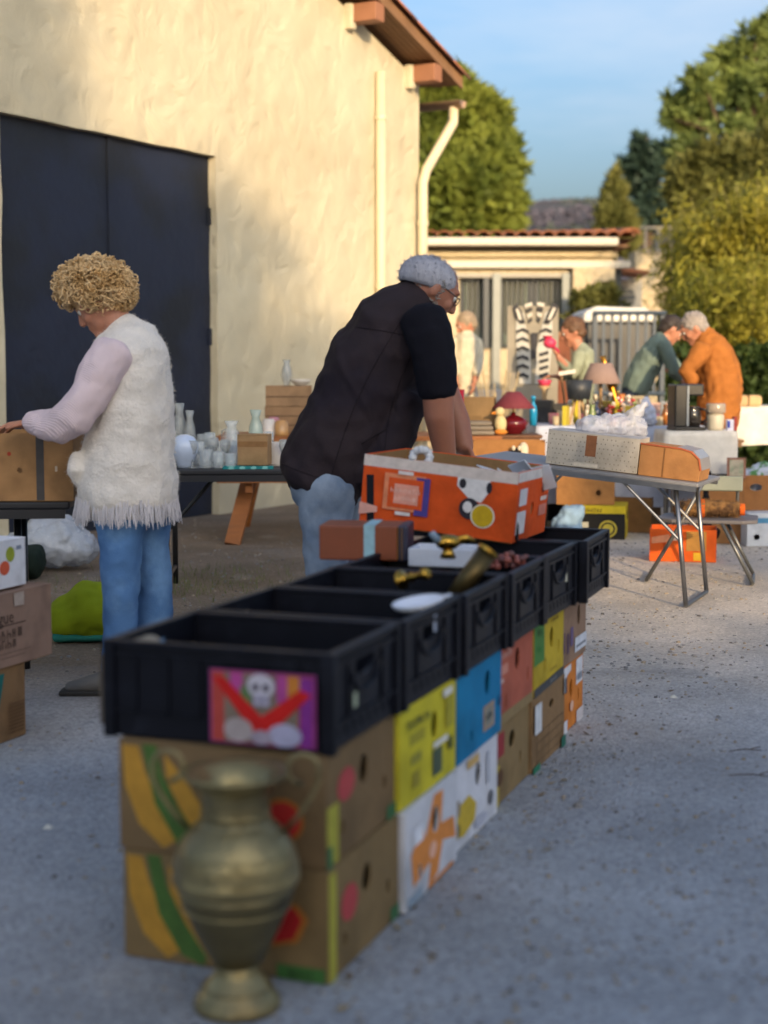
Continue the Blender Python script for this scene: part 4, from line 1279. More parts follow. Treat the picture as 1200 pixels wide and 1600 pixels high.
# ------------------------------------------------------------------ brass vase in front
M_BRASS = mat('old_brass', '#94875f', 0.36, metal=0.62, var=0.22, vscale=9, col2='#655b40', c2scale=6, c2lo=0.42, c2hi=0.68, bump=0.3, bscale=22)
vz = thing('brass_vase', 'tall old brass amphora vase with two ring handles on the tarmac', 'vase', gp(371, 1572))
prof = [(0.02, 0.0), (0.083, 0.0), (0.086, 0.006), (0.084, 0.014), (0.076, 0.028), (0.062, 0.048), (0.048, 0.066), (0.041, 0.076), (0.044, 0.084)]
MB().lathe(prof, 40).build('foot', M_BRASS, vz, smooth=True)
prof = [(0.030, 0.084), (0.048, 0.090), (0.062, 0.115), (0.082, 0.155), (0.099, 0.195), (0.111, 0.228), (0.116, 0.246)]
MB().lathe(prof, 44).build('lower_body', mat('dark_brass_patina', '#6f6546', 0.42, metal=0.62, var=0.3, vscale=8, col2='#4d4733', c2scale=5, bump=0.12, bscale=35), vz, smooth=True)
prof = [(0.116, 0.246), (0.1225, 0.256), (0.1245, 0.263), (0.1235, 0.270),
        (0.121, 0.276), (0.121, 0.290), (0.116, 0.312), (0.106, 0.334), (0.092, 0.353), (0.078, 0.366), (0.069, 0.374), (0.066, 0.381)]
MB().lathe(prof, 44).build('body', M_BRASS, vz, smooth=True)
prof = [(0.066, 0.381), (0.0685, 0.385), (0.066, 0.390), (0.064, 0.405), (0.066, 0.422), (0.074, 0.438), (0.090, 0.452), (0.101, 0.461), (0.104, 0.466), (0.101, 0.469), (0.086, 0.461), (0.066, 0.445), (0.058, 0.425), (0.056, 0.400)]
MB().lathe(prof, 44).build('neck', M_BRASS, vz, smooth=True)
for rr_, zz_ in ((0.112, 0.318), (0.1205, 0.284), (0.0655, 0.398), (0.104, 0.206), (0.066, 0.044)):
    MB().tube([(rr_ * math.cos(6.2832 * i / 40), rr_ * math.sin(6.2832 * i / 40), zz_) for i in range(41)], 0.0028, 6, cap=False).build('raised_ring', M_BRASS, vz, smooth=True)
for s_ in (-1, 1):
    pts = []
    pts.append((0.094 * s_, 0, 0.352))
    pts.append((0.118 * s_, 0, 0.378)); pts.append((0.146 * s_, 0, 0.418)); pts.append((0.164 * s_, 0, 0.455))
    cx, cz, r_ = 0.132, 0.474, 0.031
    for k in range(14):
        a = R(-30 + k * 23)
        pts.append(((cx + r_ * math.cos(a)) * s_, 0.0, cz + r_ * math.sin(a)))
    pts.append((0.098 * s_, 0, 0.462))
    MB().tube(pts, [0.0052] * 4 + [0.0048] * 14 + [0.004], 9).build('handle', M_BRASS, vz, smooth=True)
vz.rotation_euler = (0, 0, R(-6))

# ------------------------------------------------------------------ things lying on the crates
C0 = at(800, 851, 4.97)
Ro = Euler((0, R(5.5), R(-21)), 'XYZ')
oc = C0 + Ro.to_matrix() @ V((-0.27, 0.20, 0))
ob = carton('orange_box', 'open orange fruit box with white top edge, tilted on the crates', 0.54, 0.40, 0.235, oc, Ro, col='#d2521f', lid=False, cat='box',
            holes={'R': [(0.52, 0.42, 0.020, 0.026)]}, inner='#8a6b48',
            prints=[('F', 'r', (0.0, 0.84, 1.0, 1.0), '#cfc3bb'), ('F', 'p', [(0.62, 0.84), (0.83, 0.84), (0.83, 0.70), (0.78, 0.52), (0.70, 0.56), (0.62, 0.72)], '#d6d3d2'),
                    ('F', 'e', (0.655, 0.76, 0.022, 0.07), '#2c2a30'), ('F', 'e', (0.825, 0.74, 0.018, 0.08), '#2c2a30'), ('F', 'e', (0.71, 0.42, 0.065, 0.15), '#322f36'), ('F', 'e', (0.70, 0.44, 0.030, 0.08), '#d6d3d2'),
                    ('F', 'e', (0.80, 0.34, 0.078, 0.17), '#d8d4c8'), ('F', 'e', (0.80, 0.34, 0.068, 0.155), '#c3a21f'),
                    ('F', 'r', (0.15, 0.26, 0.42, 0.78), '#d9865f'), ('F', 'r', (0.36, 0.22, 0.45, 0.76), '#4a3f86'), ('F', 'r', (0.18, 0.30, 0.41, 0.72), '#d2521f'), ('F', 'r', (0.22, 0.36, 0.38, 0.64), '#dc9a86'),
                    ('F', 'bars', 0.30, 0.55, 0.022, 7, '#e0b0a0'), ('F', 'bars', 0.30, 0.44, 0.022, 5, '#e0b0a0'),
                    ('F', 'p', [(0.0, 0.14), (0.12, 0.20), (0.12, 0.28), (0.0, 0.32)], '#d8a294'), ('F', 'r', (0.24, 0.78, 0.34, 0.83), '#d9cfcb'), ('F', 'r', (0.24, 0.20, 0.34, 0.25), '#d9cfcb'),
                    ('R', 'r', (0.0, 0.86, 1.0, 1.0), '#cfc9c6'), ('R', 'r', (0.08, 0.52, 0.30, 0.76), '#c9c9cf'), ('R', 'r', (0.04, 0.12, 0.30, 0.44), '#c9c9cf'), ('R', 'r', (0.70, 0.30, 0.94, 0.46), '#c77a6a'), ('R', 'r', (0.72, 0.52, 0.92, 0.58), '#d6c3bb'),
                    ('R', 'r', (0.76, 0.64, 0.82, 0.82), '#7a2a1c')])
# brown inner skin of the open box
inn = MB()
for s_, ax_, L in ((-1, 'x', 0.54), (1, 'x', 0.54)):
    inn.box((0, s_ * 0.1925, 0.120), (0.525, 0.0014, 0.225))
for s_ in (-1, 1):
    inn.box((s_ * 0.2625, 0, 0.120), (0.0014, 0.383, 0.225))
inn.build('inner_lining', card('#8a6b48'), ob)
tg = MB()
for k in range(9):
    a = R(-60 + k * 30)
    tg.ball((0.028 * math.cos(a), 0.006 * math.sin(a * 3), 0.026 * math.sin(a)), (0.014, 0.010, 0.014), 8, 6)
go = tg.build('tissue_paper', mat('tissue', '#c9ccd0', 0.9, var=0.1, bump=0.6, bscale=50), smooth=True)
go.parent = None
go.location = oc + Ro.to_matrix() @ V((-0.075, -0.185, 0.245))
tag(go, 'crumpled white tissue sticking over the edge of the orange box', 'tissue')
pp = MB()
for k in range(5):
    pp.box((0.05 * k - 0.1, 0.02 * math.sin(k), 0.02 * (k % 2)), (0.10, 0.09, 0.004), Euler((0.3 * k, 0.25, 0.7 * k)).to_matrix())
pq = pp.build('packing_paper', mat('packing_white', '#c4c8d0', 0.9, var=0.1))
pq.location = oc + Ro.to_matrix() @ V((0.16, 0.08, 0.185))
tag(pq, 'white packing paper inside the orange box', 'paper')

bk = thing('album_case', 'brown album case with a pale blue band on the crates', 'case', at(572, 877, 4.66) - V((0, -0.09, 0)), R(-8))
MB().box((-0.012, 0, 0.055), (0.245, 0.17, 0.108)).build('case_body', mat('leatherette', '#7d3f22', 0.55, var=0.15), bk, bevel=0.006)
MB().box((0.022, 0, 0.055), (0.034, 0.174, 0.112)).build('band', ink('#8fb3bf'), bk)
MB().box((0.124, 0, 0.055), (0.03, 0.172, 0.110)).build('spine', mat('navy_leather', '#26263a', 0.5), bk, bevel=0.006)
for k in range(2):
    MB().box((0.11 + 0.012 * k, -0.087, 0.055), (0.003, 0.002, 0.10)).build('gilt_line', metal('#8c6a3a'), bk)
wt = thing('white_tray', 'flat white packing tray under the front of the orange box', 'tray', at(693, 886, 4.55), R(-14))
MB().box((0, 0.05, 0.006), (0.20, 0.14, 0.008)).build('bottom', plastic('#c3c9d6', .5), wt)
for k, (cx, cy, lx, ly) in enumerate(((0, -0.02, 0.20, 0.006), (0, 0.12, 0.20, 0.006), (-0.1, 0.05, 0.006, 0.146), (0.1, 0.05, 0.006, 0.146))):
    MB().box((cx, cy, 0.03), (lx, ly, 0.052)).build('side', plastic('#c3c9d6', .5), wt, bevel=0.002)

M_GOLD = metal('#b08a3c', 0.28)
# small brass figure, brass candlestick end, brass tube, white dish, beads
f1 = thing('brass_bird', 'small shiny brass bird figure in front of the orange box', 'figurine', at(700, 872, 4.35), R(20))
MB().ball((0, 0, 0.045), (0.038, 0.022, 0.022), 14, 9).build('body', M_GOLD, f1, smooth=True)
MB().tube([(-0.03, 0, 0.05), (-0.045, 0, 0.066), (-0.05, 0, 0.075)], [0.013, 0.010, 0.011], 10).build('head', mat('blue_enamel', '#7f93a8', 0.3), f1, smooth=True)
MB().tube([(0.03, 0, 0.048), (0.06, 0, 0.055), (0.085, 0, 0.045)], [0.014, 0.010, 0.004], 8, flat=0.4).build('tail', M_GOLD, f1, smooth=True)
MB().tube([(0, 0, 0.03), (0, 0, 0.0)], [0.012, 0.024], 12).build('stand', M_GOLD, f1, smooth=True)
f2 = thing('brass_candlestick', 'small brass candlestick lying in the third crate', 'candlestick', at(640, 920, 3.98), R(-40))
MB().lathe([(0.004, 0), (0.026, 0.0), (0.027, 0.006), (0.012, 0.014), (0.009, 0.03), (0.014, 0.04), (0.008, 0.05), (0.010, 0.075), (0.017, 0.082), (0.015, 0.095), (0.005, 0.095)], 18,
           M=Euler((0, R(74), 0)).to_matrix(), c=(-0.03, 0, 0.02)).build('stem', M_GOLD, f2, smooth=True)
MB().ball((-0.024, 0, 0.022), 0.019, 12, 8).build('knob', M_GOLD, f2, smooth=True)
f3 = thing('shell_case', 'dark brass tube leaning diagonally out of the third crate', 'tube', at(712, 915, 4.12))
a_, b_ = V((0, 0, -0.03)), V((0.085, 0.03, 0.085))
MB().tube([a_, b_], 0.028, 18).build('tube_body', mat('dark_brass', '#5a4c2e', 0.4, metal=0.8, var=0.2), f3, smooth=True)
dn = (b_ - a_).normalized()
MB().tube([b_, b_ + dn * 0.012], 0.031, 18).build('tube_rim', M_GOLD, f3)
dsh = thing('white_dish', 'white oval dish lying on the rim of the second crate', 'dish', at(655, 952, 3.72), (R(6), R(-9), R(8)))
dm = MB()
for rr, zz in ((0.02, 0.0), (0.045, 0.0), (0.062, 0.012), (0.066, 0.022), (0.063, 0.0235), (0.055, 0.013), (0.02, 0.006)):
    for j in range(28):
        a = 2 * math.pi * j / 28
        dm.v.append((rr * math.cos(a), rr * 0.72 * math.sin(a), zz))
for i in range(6):
    for j in range(28):
        j2 = (j + 1) % 28
        dm.f.append((i * 28 + j, i * 28 + j2, (i + 1) * 28 + j2, (i + 1) * 28 + j))
dm.f += [tuple(reversed(range(28))), tuple(6 * 28 + j for j in range(28))]
dm.m = [0] * len(dm.f)
dm.build('plate', glaze('#d3d9e6'), dsh, smooth=True)
MB().tube([(0.066, -0.006, 0.02), (0.082, 0, 0.022), (0.066, 0.006, 0.02)], 0.004, 8).build('lug', glaze('#d3d9e6'), dsh, smooth=True)
bd = thing('bead_string', 'string of reddish brown wooden beads over the crate rim', 'beads', at(785, 890, 4.55))
rb = random.Random(4)
for k in range(26):
    t_ = k / 25.0
    p = V((-0.062 + 0.125 * t_ + 0.012 * math.sin(k * 2.1), 0.03 * math.sin(k * 1.3), 0.012 + 0.02 * math.sin(t_ * 9) ** 2 + (0.018 if k % 5 == 0 else 0)))
    MB().ball(p, rb.uniform(0.008, 0.0125), 8, 6).build('bead', plastic(rb.choice(['#6d3a34', '#8a4a40', '#5a302c']), 0.4), bd, smooth=True)
MB().tube([(-0.06, 0, 0.012), (0, 0.01, 0.018), (0.06, 0, 0.012)], 0.003, 6).build('string', plastic('#3a2a24', 0.8), bd)
# odds and ends in the nearest crates
od = thing('paper_scrap', 'crumpled beige paper in the corner of the nearest crate', 'paper', row(-0.50, 0.10, ZC + 0.17), ROW_A)
for k in range(3):
    MB().ball((0.02 * k, 0.01 * k, 0.006 * k), (0.026, 0.02, 0.016), 8, 5).build('crumple', mat('beige_paper', '#8d8577', 0.9, bump=0.8, bscale=70), od)
MB().box((0.0, 0, -0.085), (0.10, 0.08, 0.15)).build('pad', card('#6c6154'), od)

# ------------------------------------------------------------------ boxes at the left edge
LA = R(-22)
def lb(cx_far, z, w, d, h, **k):
    """box whose far right bottom corner is cx_far"""
    c_ = V((cx_far[0], cx_far[1], z)) + Matrix.Rotation(LA, 3, 'Z') @ V((-w / 2, -d / 2, 0))
    return c_
tl = []
for k in range(3):
    pass
carton('fruit_box', 'brown fruit box with a teal print, at the bottom of the left stack', 0.42, 0.52, 0.245, lb((-1.215, 5.12), 0, 0.42, 0.52, 0.245), LA, col='#86694a',
       prints=[('R', 'p', [(0.0, 0.04), (0.55, 0.04), (0.70, 0.35), (0.78, 0.95), (0.0, 0.95)], '#1d6663'), ('R', 'r', (0.30, 0.44, 0.62, 0.60), '#8b8a3a'), ('R', 'bars', 0.45, 0.52, 0.035, 3, '#1d6663')]
       + [('R', 'r', (0.80, 0.10 + 0.05 * k, 0.97, 0.125 + 0.05 * k), '#6d5238') for k in range(9)], group='boxes stacked at the left edge')
mbx = carton('fruit_box', 'pinkish brown box with dark lettering, middle of the left stack', 0.42, 0.55, 0.245, lb((-1.150, 5.255), 0.2505, 0.42, 0.55, 0.245), LA, col='#8d7466', lid=True,
       prints=[('R', 'text', 0.50, 0.68, 0.060, 'ngue', '#40312a'), ('R', 'r', (0.34, 0.575, 0.72, 0.590), '#40312a'), ('R', 'bars', 0.50, 0.46, 0.042, 7, '#54433a'), ('R', 'bars', 0.50, 0.33, 0.042, 5, '#54433a'),
               ('R', 'r', (0.3, 0.20, 0.76, 0.207), '#5d4b42'), ('R', 'r', (0.3, 0.14, 0.70, 0.147), '#5d4b42'), ('R', 'r', (0.60, 0.82, 0.70, 1.0), '#a89a90')], group='boxes stacked at the left edge')
wb = carton('fruit_box', 'white carton with a small fruit print, on top of the left stack', 0.34, 0.40, 0.16, lb((-1.215, 5.17), 0.506, 0.34, 0.40, 0.16), LA, col='#cfd2da', lidcol='#d5d6dc', lid=True,
       prints=[('R', 'e', (0.70, 0.45, 0.07, 0.15), '#c0573c'), ('R', 'e', (0.78, 0.72, 0.06, 0.16), '#8f9a35'), ('R', 'e', (0.55, 0.62, 0.08, 0.2), '#a5a3b5'), ('R', 'r', (0.86, 0.80, 0.93, 0.88), '#7d879a')], group='boxes stacked at the left edge')

# lime sack behind the woman's feet
gsk = thing('lime_sack', 'lime green fabric sack with teal base behind the woman', 'sack', at(150, 1000, 6.95) * 1.0)
gsk.location.z = 0
sh = [chain([((-0.16, 0, 0.10), 0.09, 0.14), ((-0.04, 0, 0.13), 0.14, 0.17), ((0.10, 0.02, 0.13), 0.135, 0.17), ((0.2, 0.02, 0.10), 0.09, 0.13)], side=(0, 1, 0))]
fused('sack_body', sh, cloth('#7f8f1c'), gsk, 0.014, 3, wrinkle=0.014, wscale=9)
sh = [chain([((-0.17, 0, 0.03), 0.035, 0.14), ((0.2, 0.02, 0.03), 0.035, 0.13)], side=(0, 1, 0))]
fused('sack_base', sh, cloth('#2f7a70'), gsk, 0.014, 2, wrinkle=0.006, wscale=9)

# scattered litter and twigs on the tarmac
for k, (px, py, lab) in enumerate(((75, 1294, 'white paper scrap on the tarmac near the left edge'), (1052, 1090, 'pale pebble-like scrap on the tarmac right of the boxes'))):
    q = MB()
    q.add([(-.014, -.01, .001), (.012, -.012, .001), (.016, .008, .001), (-.01, .012, .001), (0, 0, .012)], [(0, 1, 4), (1, 2, 4), (2, 3, 4), (3, 0, 4), (3, 2, 1, 0)])
    tag(q.build('paper_scrap', mat('litter', '#c9c7be', 0.8), loc=gp(px, py)), lab, 'litter')
for k, (px, py, a, L, lab) in enumerate(((1165, 1175, 5, 0.11, 'thin dark twig on the gravel at the right, upper one'), (1178, 1215, -12, 0.15, 'longer forked twig on the gravel at the right edge'))):
    q = MB()
    a = R(a)
    d = V((math.cos(a), math.sin(a), 0))
    q.tube([d * -L / 2 + V((0, 0, .004)), V((0, 0.01, .008)), d * L / 2 + V((0, 0, .004))], [.0012, .0018, .0008], 5)
    q.tube([V((0.02, 0.01, .008)), V((0.06, 0.05, .006))], [.002, .001], 5)
    tag(q.build('twig', mat('bark', '#4a3a2c'), loc=gp(px, py)), lab, 'twig')

# ================================================================== PEOPLE
M_SKIN = mat('skin', '#b0795f', 0.55, var=0.10, vscale=18, bump=0.1, bscale=120, sss=0.15)
M_SKIN2 = mat('skin_tan', '#9a6650', 0.55, var=0.10, vscale=18, bump=0.1, bscale=120, sss=0.15)
M_DENIM = cloth('#5277a6', 'denim', col2='#6b90ba', c2scale=5)
M_DENIM2 = cloth('#8796a8', 'faded_denim', col2='#66788f', c2scale=6)

def pch(pts, Y, org, side=(0, 1, 0), n=18):
    """(px, py, dY, half width px, half depth m) -> loft in the person's frame"""
    s = Y / FPX
    return chain([(at(px, py, Y + dy) - org, a * s, b if b is not None else a * s) for px, py, dy, a, b in pts], side, n)
def ballshell(c, radii, Mx=None):
    mb = MB().ball((0, 0, 0), radii, 18, 12)
    vs = [V(v) for v in mb.v]
    if Mx is not None:
        vs = [Mx @ v for v in vs]
    return [V(c) + v for v in vs], mb.f
def head_frame(f, tilt=0.0):
    f = V(f).normalized()
    s = V((0, 0, 1)).cross(f)
    s.normalize()
    u = f.cross(s)
    return Matrix((f, s, u)).transposed()        # columns f, s, u
def head_shells(c, Hm, k=1.0):
    c = V(c)
    def L(a, b, d): return c + Hm @ V((a, b, d)) * k
    sh = [ballshell(c, (0.098 * k, 0.076 * k, 0.104 * k), Hm),
          ballshell(L(0.036, 0, -0.050), (0.056 * k, 0.058 * k, 0.060 * k), Hm),
          ballshell(L(0.070, 0, -0.098), (0.027 * k, 0.028 * k, 0.022 * k), Hm),
          ballshell(L(0.082, 0, 0.028), (0.018 * k, 0.050 * k, 0.014 * k), Hm),
          ballshell(L(0.088, 0, -0.062), (0.013 * k, 0.024 * k, 0.008 * k), Hm),
          ballshell(L(0.085, 0, -0.076), (0.013 * k, 0.021 * k, 0.008 * k), Hm),
          chain([(L(0.088, 0, 0.018), 0.010 * k, 0.009 * k), (L(0.106, 0, -0.022), 0.013 * k, 0.013 * k), (L(0.108, 0, -0.036), 0.013 * k, 0.018 * k)], Hm @ V((0, 1, 0)), 12)]
    for q in (-1, 1):
        sh.append(ballshell(L(0.066, 0.040 * q, -0.030), (0.022 * k, 0.022 * k, 0.022 * k), Hm))
        sh.append(ballshell(L(-0.006, 0.078 * q, -0.012), (0.018 * k, 0.009 * k, 0.031 * k), Hm))
    return sh
def eyes(parent, c, Hm, k=1.0):
    for q in (-1, 1):
        p = V(c) + Hm @ V((0.080, 0.031 * q, 0.004)) * k
        MB().ball(p, 0.0125 * k, 10, 7).build('eye', glaze('#d8d4cc'), parent, smooth=True)
        MB().ball(p + Hm @ V((0.0085, 0, -0.002)) * k, 0.0065 * k, 8, 6).build('iris', glaze('#3a2c22'), parent, smooth=True)
        MB().tube([p + Hm @ V((0.010, -0.018, 0.020)) * k, p + Hm @ V((0.014, 0, 0.026)) * k, p + Hm @ V((0.008, 0.018, 0.021)) * k], 0.0035 * k, 6).build('eyebrow', mat('brow', '#6d5a48', 0.9), parent)
def hand_shells(w, d, n, k=1.0, curl=0.5, thumb=1):
    """palm and five fingers from wrist w along d; n = back-of-hand normal"""
    w, d, n = V(w), V(d).normalized(), V(n)
    n = (n - d * n.dot(d)).normalized()
    s = d.cross(n)
    sh = [chain([(w - d * 0.02, 0.024 * k, 0.020 * k), (w + d * 0.03 * k, 0.036 * k, 0.015 * k), (w + d * 0.085 * k, 0.040 * k, 0.013 * k)], n, 14)]
    for i, (off, L) in enumerate(((-0.030, 0.066), (-0.010, 0.078), (0.010, 0.074), (0.030, 0.058))):
        b0 = w + d * 0.083 * k + s * off * k
        pts = [b0 - d * 0.02 * k]
        dd = d.copy()
        p = b0
        pts.append(p)
        for seg in (0.42, 0.32, 0.26):
            dd = (dd - n * curl * 0.55).normalized()
            p = p + dd * L * seg * k
            pts.append(p)
        sh.append(chain([(q, r * k, r * k) for q, r in zip(pts, (0.0095, 0.0095, 0.0088, 0.0080, 0.0066))], n, 10))
    t0 = w + d * 0.028 * k + s * (-0.034 * thumb) * k
    td = (d * 0.75 - s * thumb * 0.65 - n * 0.25).normalized()
    sh.append(chain([(t0 - td * 0.02 * k, 0.013 * k, 0.013 * k), (t0 + td * 0.03 * k, 0.011 * k, 0.011 * k), (t0 + td * 0.060 * k + d * 0.006 * k, 0.0085 * k, 0.0085 * k)], n, 10))
    return sh
def curls(parent, name, c, radii, m, rg, n, keep, size=0.014, turns=2.0, rot=None, base=True):
    """hair of many small coils over an ellipsoid"""
    mb = MB()
    c = V(c)
    for i in range(n):
        d = V((rg.gauss(0, 1), rg.gauss(0, 1), rg.gauss(0, 1))).normalized()
        p = V((d.x * radii[0], d.y * radii[1], d.z * radii[2]))
        if rot is not None: p = rot @ p
        if not keep(c + p):
            continue
        dn = p.normalized()
        u, w = frame_for(dn, V((rg.uniform(-1, 1), rg.uniform(-1, 1), rg.uniform(-1, 1))))
        ax = (u * rg.uniform(-1, 1) + w * rg.uniform(-1, 1) + dn * 0.3).normalized()
        a1, a2 = frame_for(ax, dn)
        L = size * rg.uniform(1.8, 3.2)
        r = size * rg.uniform(0.55, 1.0)
        pts = []
        ph = rg.random() * 6.28
        for k in range(9):
            t = k / 8.0
            an = ph + t * turns * 6.283
            pts.append(c + p * rg.uniform(0.96, 1.05) ** 0.2 + ax * (L * (t - 0.5)) + (a1 * math.cos(an) + a2 * math.sin(an)) * r * (1 - 0.25 * t))
        mb.tube(pts, [size * 0.30] * 8 + [size * 0.12], 4, cap=False)
    return mb.build(name, m, parent, smooth=True)
def fuzz_on(obj, name, m, parent, n, length, width, rg, cond=None):
    me = obj.data
    mb = MB()
    polys = me.polygons
    for i in range(n):
        q = polys[rg.randrange(len(polys))]
        p = q.center
        if cond and not cond(p): continue
        d = (q.normal + V((rg.uniform(-.7, .7), rg.uniform(-.7, .7), rg.uniform(-1.0, .5)))).normalized()
        u, w = frame_for(d, V((rg.uniform(-1, 1), rg.uniform(-1, 1), rg.uniform(-1, 1))))
        L = length * rg.uniform(.5, 1.3)
        b = p + V((rg.uniform(-.006, .006), rg.uniform(-.006, .006), rg.uniform(-.006, .006)))
        mb.add([b - u * width - q.normal * .003, b + u * width - q.normal * .003, b + d * L], [(0, 1, 2)])
    o = mb.build(name, m, parent)
    o['kind'] = 'stuff'
    return o

# ------------------------------------------------------------------ woman in the cream fleece vest
rp = random.Random(77)
YW = 5.85
WO = V((at(205, 900, YW).x, YW, 0))
wm = thing('person', 'person in a fluffy cream vest and blue jeans reaching into a carton', 'person', WO)
fz = V((-0.80, 0.10, -0.58))
Hm = head_frame(fz)
hc = at(157, 470, YW) - WO
sh = head_shells(hc, Hm, 1.0)
sh.append(pch([(170, 490, 0, 24, .058), (188, 512, 0, 26, .062), (198, 540, 0, 34, .09)], YW, WO))                       # neck
sh.append(pch([(198, 545, 0, 40, .14), (203, 600, 0, 52, .165), (200, 670, 0, 52, .15), (198, 740, 0, 56, .165), (200, 790, 0, 50, .16)], YW, WO))   # trunk
sh.append(pch([(172, 556, -.17, 26, None), (140, 610, -.20, 21, None), (112, 660, -.20, 19, None), (75, 664, -.14, 16, None), (50, 662, -.08, 13, None)], YW, WO))
sh.append(pch([(190, 556, .17, 26, None), (158, 612, .21, 21, None), (128, 655, .22, 19, None), (88, 660, .18, 16, None), (62, 660, .14, 13, None)], YW, WO))
sh += hand_shells(at(48, 661, YW - .075) - WO, (-1, 0.10, -0.10), (0.1, 0.05, 1), 0.95, 0.55, 1)
sh += hand_shells(at(60, 660, YW + .145) - WO, (-1, -0.10, -0.12), (0.1, 0.05, 1), 0.95, 0.55, -1)
for px0, px1, dy, fx in ((184, 188, -.08, 176), (231, 242, .08, 238)):
    sh.append(pch([(px0 + 8, 790, dy, 24, None), (px0 + 6, 900, dy, 17, None), (px1, 990, dy, 14, None), (fx, 1056, dy, 14, None)], YW, WO))
fused('body', sh, M_SKIN, wm, 0.0065, 3)
eyes(wm, hc, Hm)
M_HAIRB = mat('hair_blonde', '#d6b585', 0.6, var=0.3, vscale=22, col2='#b8935f', c2scale=14, spec=0.4)
hcc = at(149, 448, YW) - WO
def keep_w(p):
    q = Hm.transposed() @ (p - hc)
    return not (q.x > 0.045 and q.z < 0.045)
hb = [ballshell(hcc, (0.128, 0.112, 0.094)), ballshell(at(185, 455, YW) - WO, (0.060, 0.088, 0.066)), ballshell(at(120, 445, YW) - WO, (0.066, 0.085, 0.058))]
fused('hair_base', hb, M_HAIRB, wm, 0.011, 2, wrinkle=0.014, wscale=26)
curls(wm, 'hair', hcc, (0.142, 0.122, 0.104), M_HAIRB, rp, 1100, keep_w, 0.0115, 1.4)
curls(wm, 'hair', hcc, (0.150, 0.128, 0.111), M_HAIRB, rp, 700, keep_w, 0.0075, 0.9)
curls(wm, 'hair', hcc, (0.156, 0.132, 0.118), M_HAIRB, rp, 260, keep_w, 0.0120, 0.8)
curls(wm, 'hair', at(188, 458, YW) - WO, (0.060, 0.085, 0.068), M_HAIRB, rp, 340, keep_w, 0.011, 1.4)
M_FLEECE = mat('cream_fleece', '#dcd5cc', 0.95, var=0.12, vscale=14, bump=0.9, bscale=70, sheen=0.4, spec=0.1)
vest = fused('vest', [pch([(190, 506, 0, 27, .070), (196, 520, 0, 46, .13), (202, 550, 0, 60, .185), (206, 600, 0, 64, .20), (206, 660, 0, 66, .20), (201, 705, 0, 73, .205), (198, 745, 0, 79, .215), (199, 782, 0, 79, .215)], YW, WO),
                      pch([(122, 712, -.1, 14, None), (120, 735, -.12, 17, None), (124, 752, -.1, 12, None)], YW, WO)],
             M_FLEECE, wm, 0.010, 3, wrinkle=0.009, wscale=(8, 8, 11))
fuzz_on(vest, 'vest_fuzz', M_FLEECE, wm, 8000, 0.009, 0.0009, rp)
fr = MB()
for i in range(620):
    a = rp.random() * 6.283
    c = at(199, 786, YW) - WO
    k = rp.uniform(.94, 1.0)
    p = c + V((math.cos(a) * 79 * YW / FPX * k, math.sin(a) * .215 * k, rp.uniform(-.004, .03)))
    L = rp.uniform(.055, .085)
    e = p + V((rp.uniform(-.01, .01) + math.cos(a) * .006, rp.uniform(-.01, .01), -L))
    fr.tube([p, p.lerp(e, .5) + V((rp.uniform(-.004, .004), 0, 0)), e], [.0022, .0022, .0012], 4, cap=False)
fo = fr.build('vest_fringe', mat('fringe_yarn', '#d3cfd2', 0.95, var=0.1), wm)
fo['kind'] = 'stuff'
M_KNIT = mat('pink_knit', '#dcc8cb', 0.95, var=0.08, vscale=10, spec=0.1)
n_, l_ = M_KNIT.node_tree.nodes, M_KNIT.node_tree.links
tc_ = n_.new('ShaderNodeTexCoord'); wv = n_.new('ShaderNodeTexWave'); wv.wave_type = 'BANDS'; wv.bands_direction = 'DIAGONAL'
wv.inputs['Scale'].default_value = 60; wv.inputs['Distortion'].default_value = 1.2
bp_ = n_.new('ShaderNodeBump'); bp_.inputs['Strength'].default_value = 0.45; bp_.inputs['Distance'].default_value = 0.004
l_.new(tc_.outputs['Object'], wv.inputs['Vector']); l_.new(wv.outputs['Fac'], bp_.inputs['Height']); l_.new(bp_.outputs['Normal'], n_['Principled BSDF'].inputs['Normal'])
for nm, pts in (('sleeve', [(178, 550, -.165, 34, None), (160, 580, -.19, 34, None), (138, 620, -.205, 30, None), (116, 652, -.21, 30, None), (92, 666, -.17, 28, None), (66, 664, -.12, 22, None), (47, 659, -.085, 17, None)]),
                ('sleeve', [(192, 550, .165, 32, None), (172, 590, .20, 30, None), (132, 650, .225, 28, None), (96, 664, .20, 25, None), (60, 659, .145, 16, None)])):
    fused(nm, [pch(pts, YW, WO)], M_KNIT, wm, 0.010, 2, wrinkle=0.007, wscale=13)
jn = [pch([(199, 770, 0, 62, .17), (199, 800, 0, 60, .165)], YW, WO)]
for px0, px1, dy, fx in ((188, 188, -.08, 176), (232, 242, .08, 238)):
    jn.append(pch([(px0 + 2, 790, dy, 40, .10), (px0, 850, dy, 33, .088), (px1, 920, dy, 29, .078), (px1, 985, dy, 27, .07), ((px1 + fx) / 2, 1045, dy, 25, .062)], YW, WO))
fused('jeans', jn, M_DENIM, wm, 0.011, 3, wrinkle=0.008, wscale=12, seed=4)
for fx, fy, dy in ((176, 1066, -.08), (238, 1062, .08)):
    b_ = at(fx, 1060, YW + dy) - WO
    b_.z = 0
    q = fused('shoe', [chain([(b_ + V((0.03, 0, .045)), .042, .040), (b_ + V((-.03, 0, .050)), .046, .042), (b_ + V((-.11, 0, .034)), .032, .042), (b_ + V((-.17, 0, .026)), .022, .032)], (0, 1, 0), 14)], mat('shoe_grey', '#5c5a58', 0.7, var=0.2), wm, 0.010, 2)
    MB().box((b_.x - .065, b_.y, .010), (.27, .085, .020)).build('sole', plastic('#2a2826', .8), q, bevel=0.008)

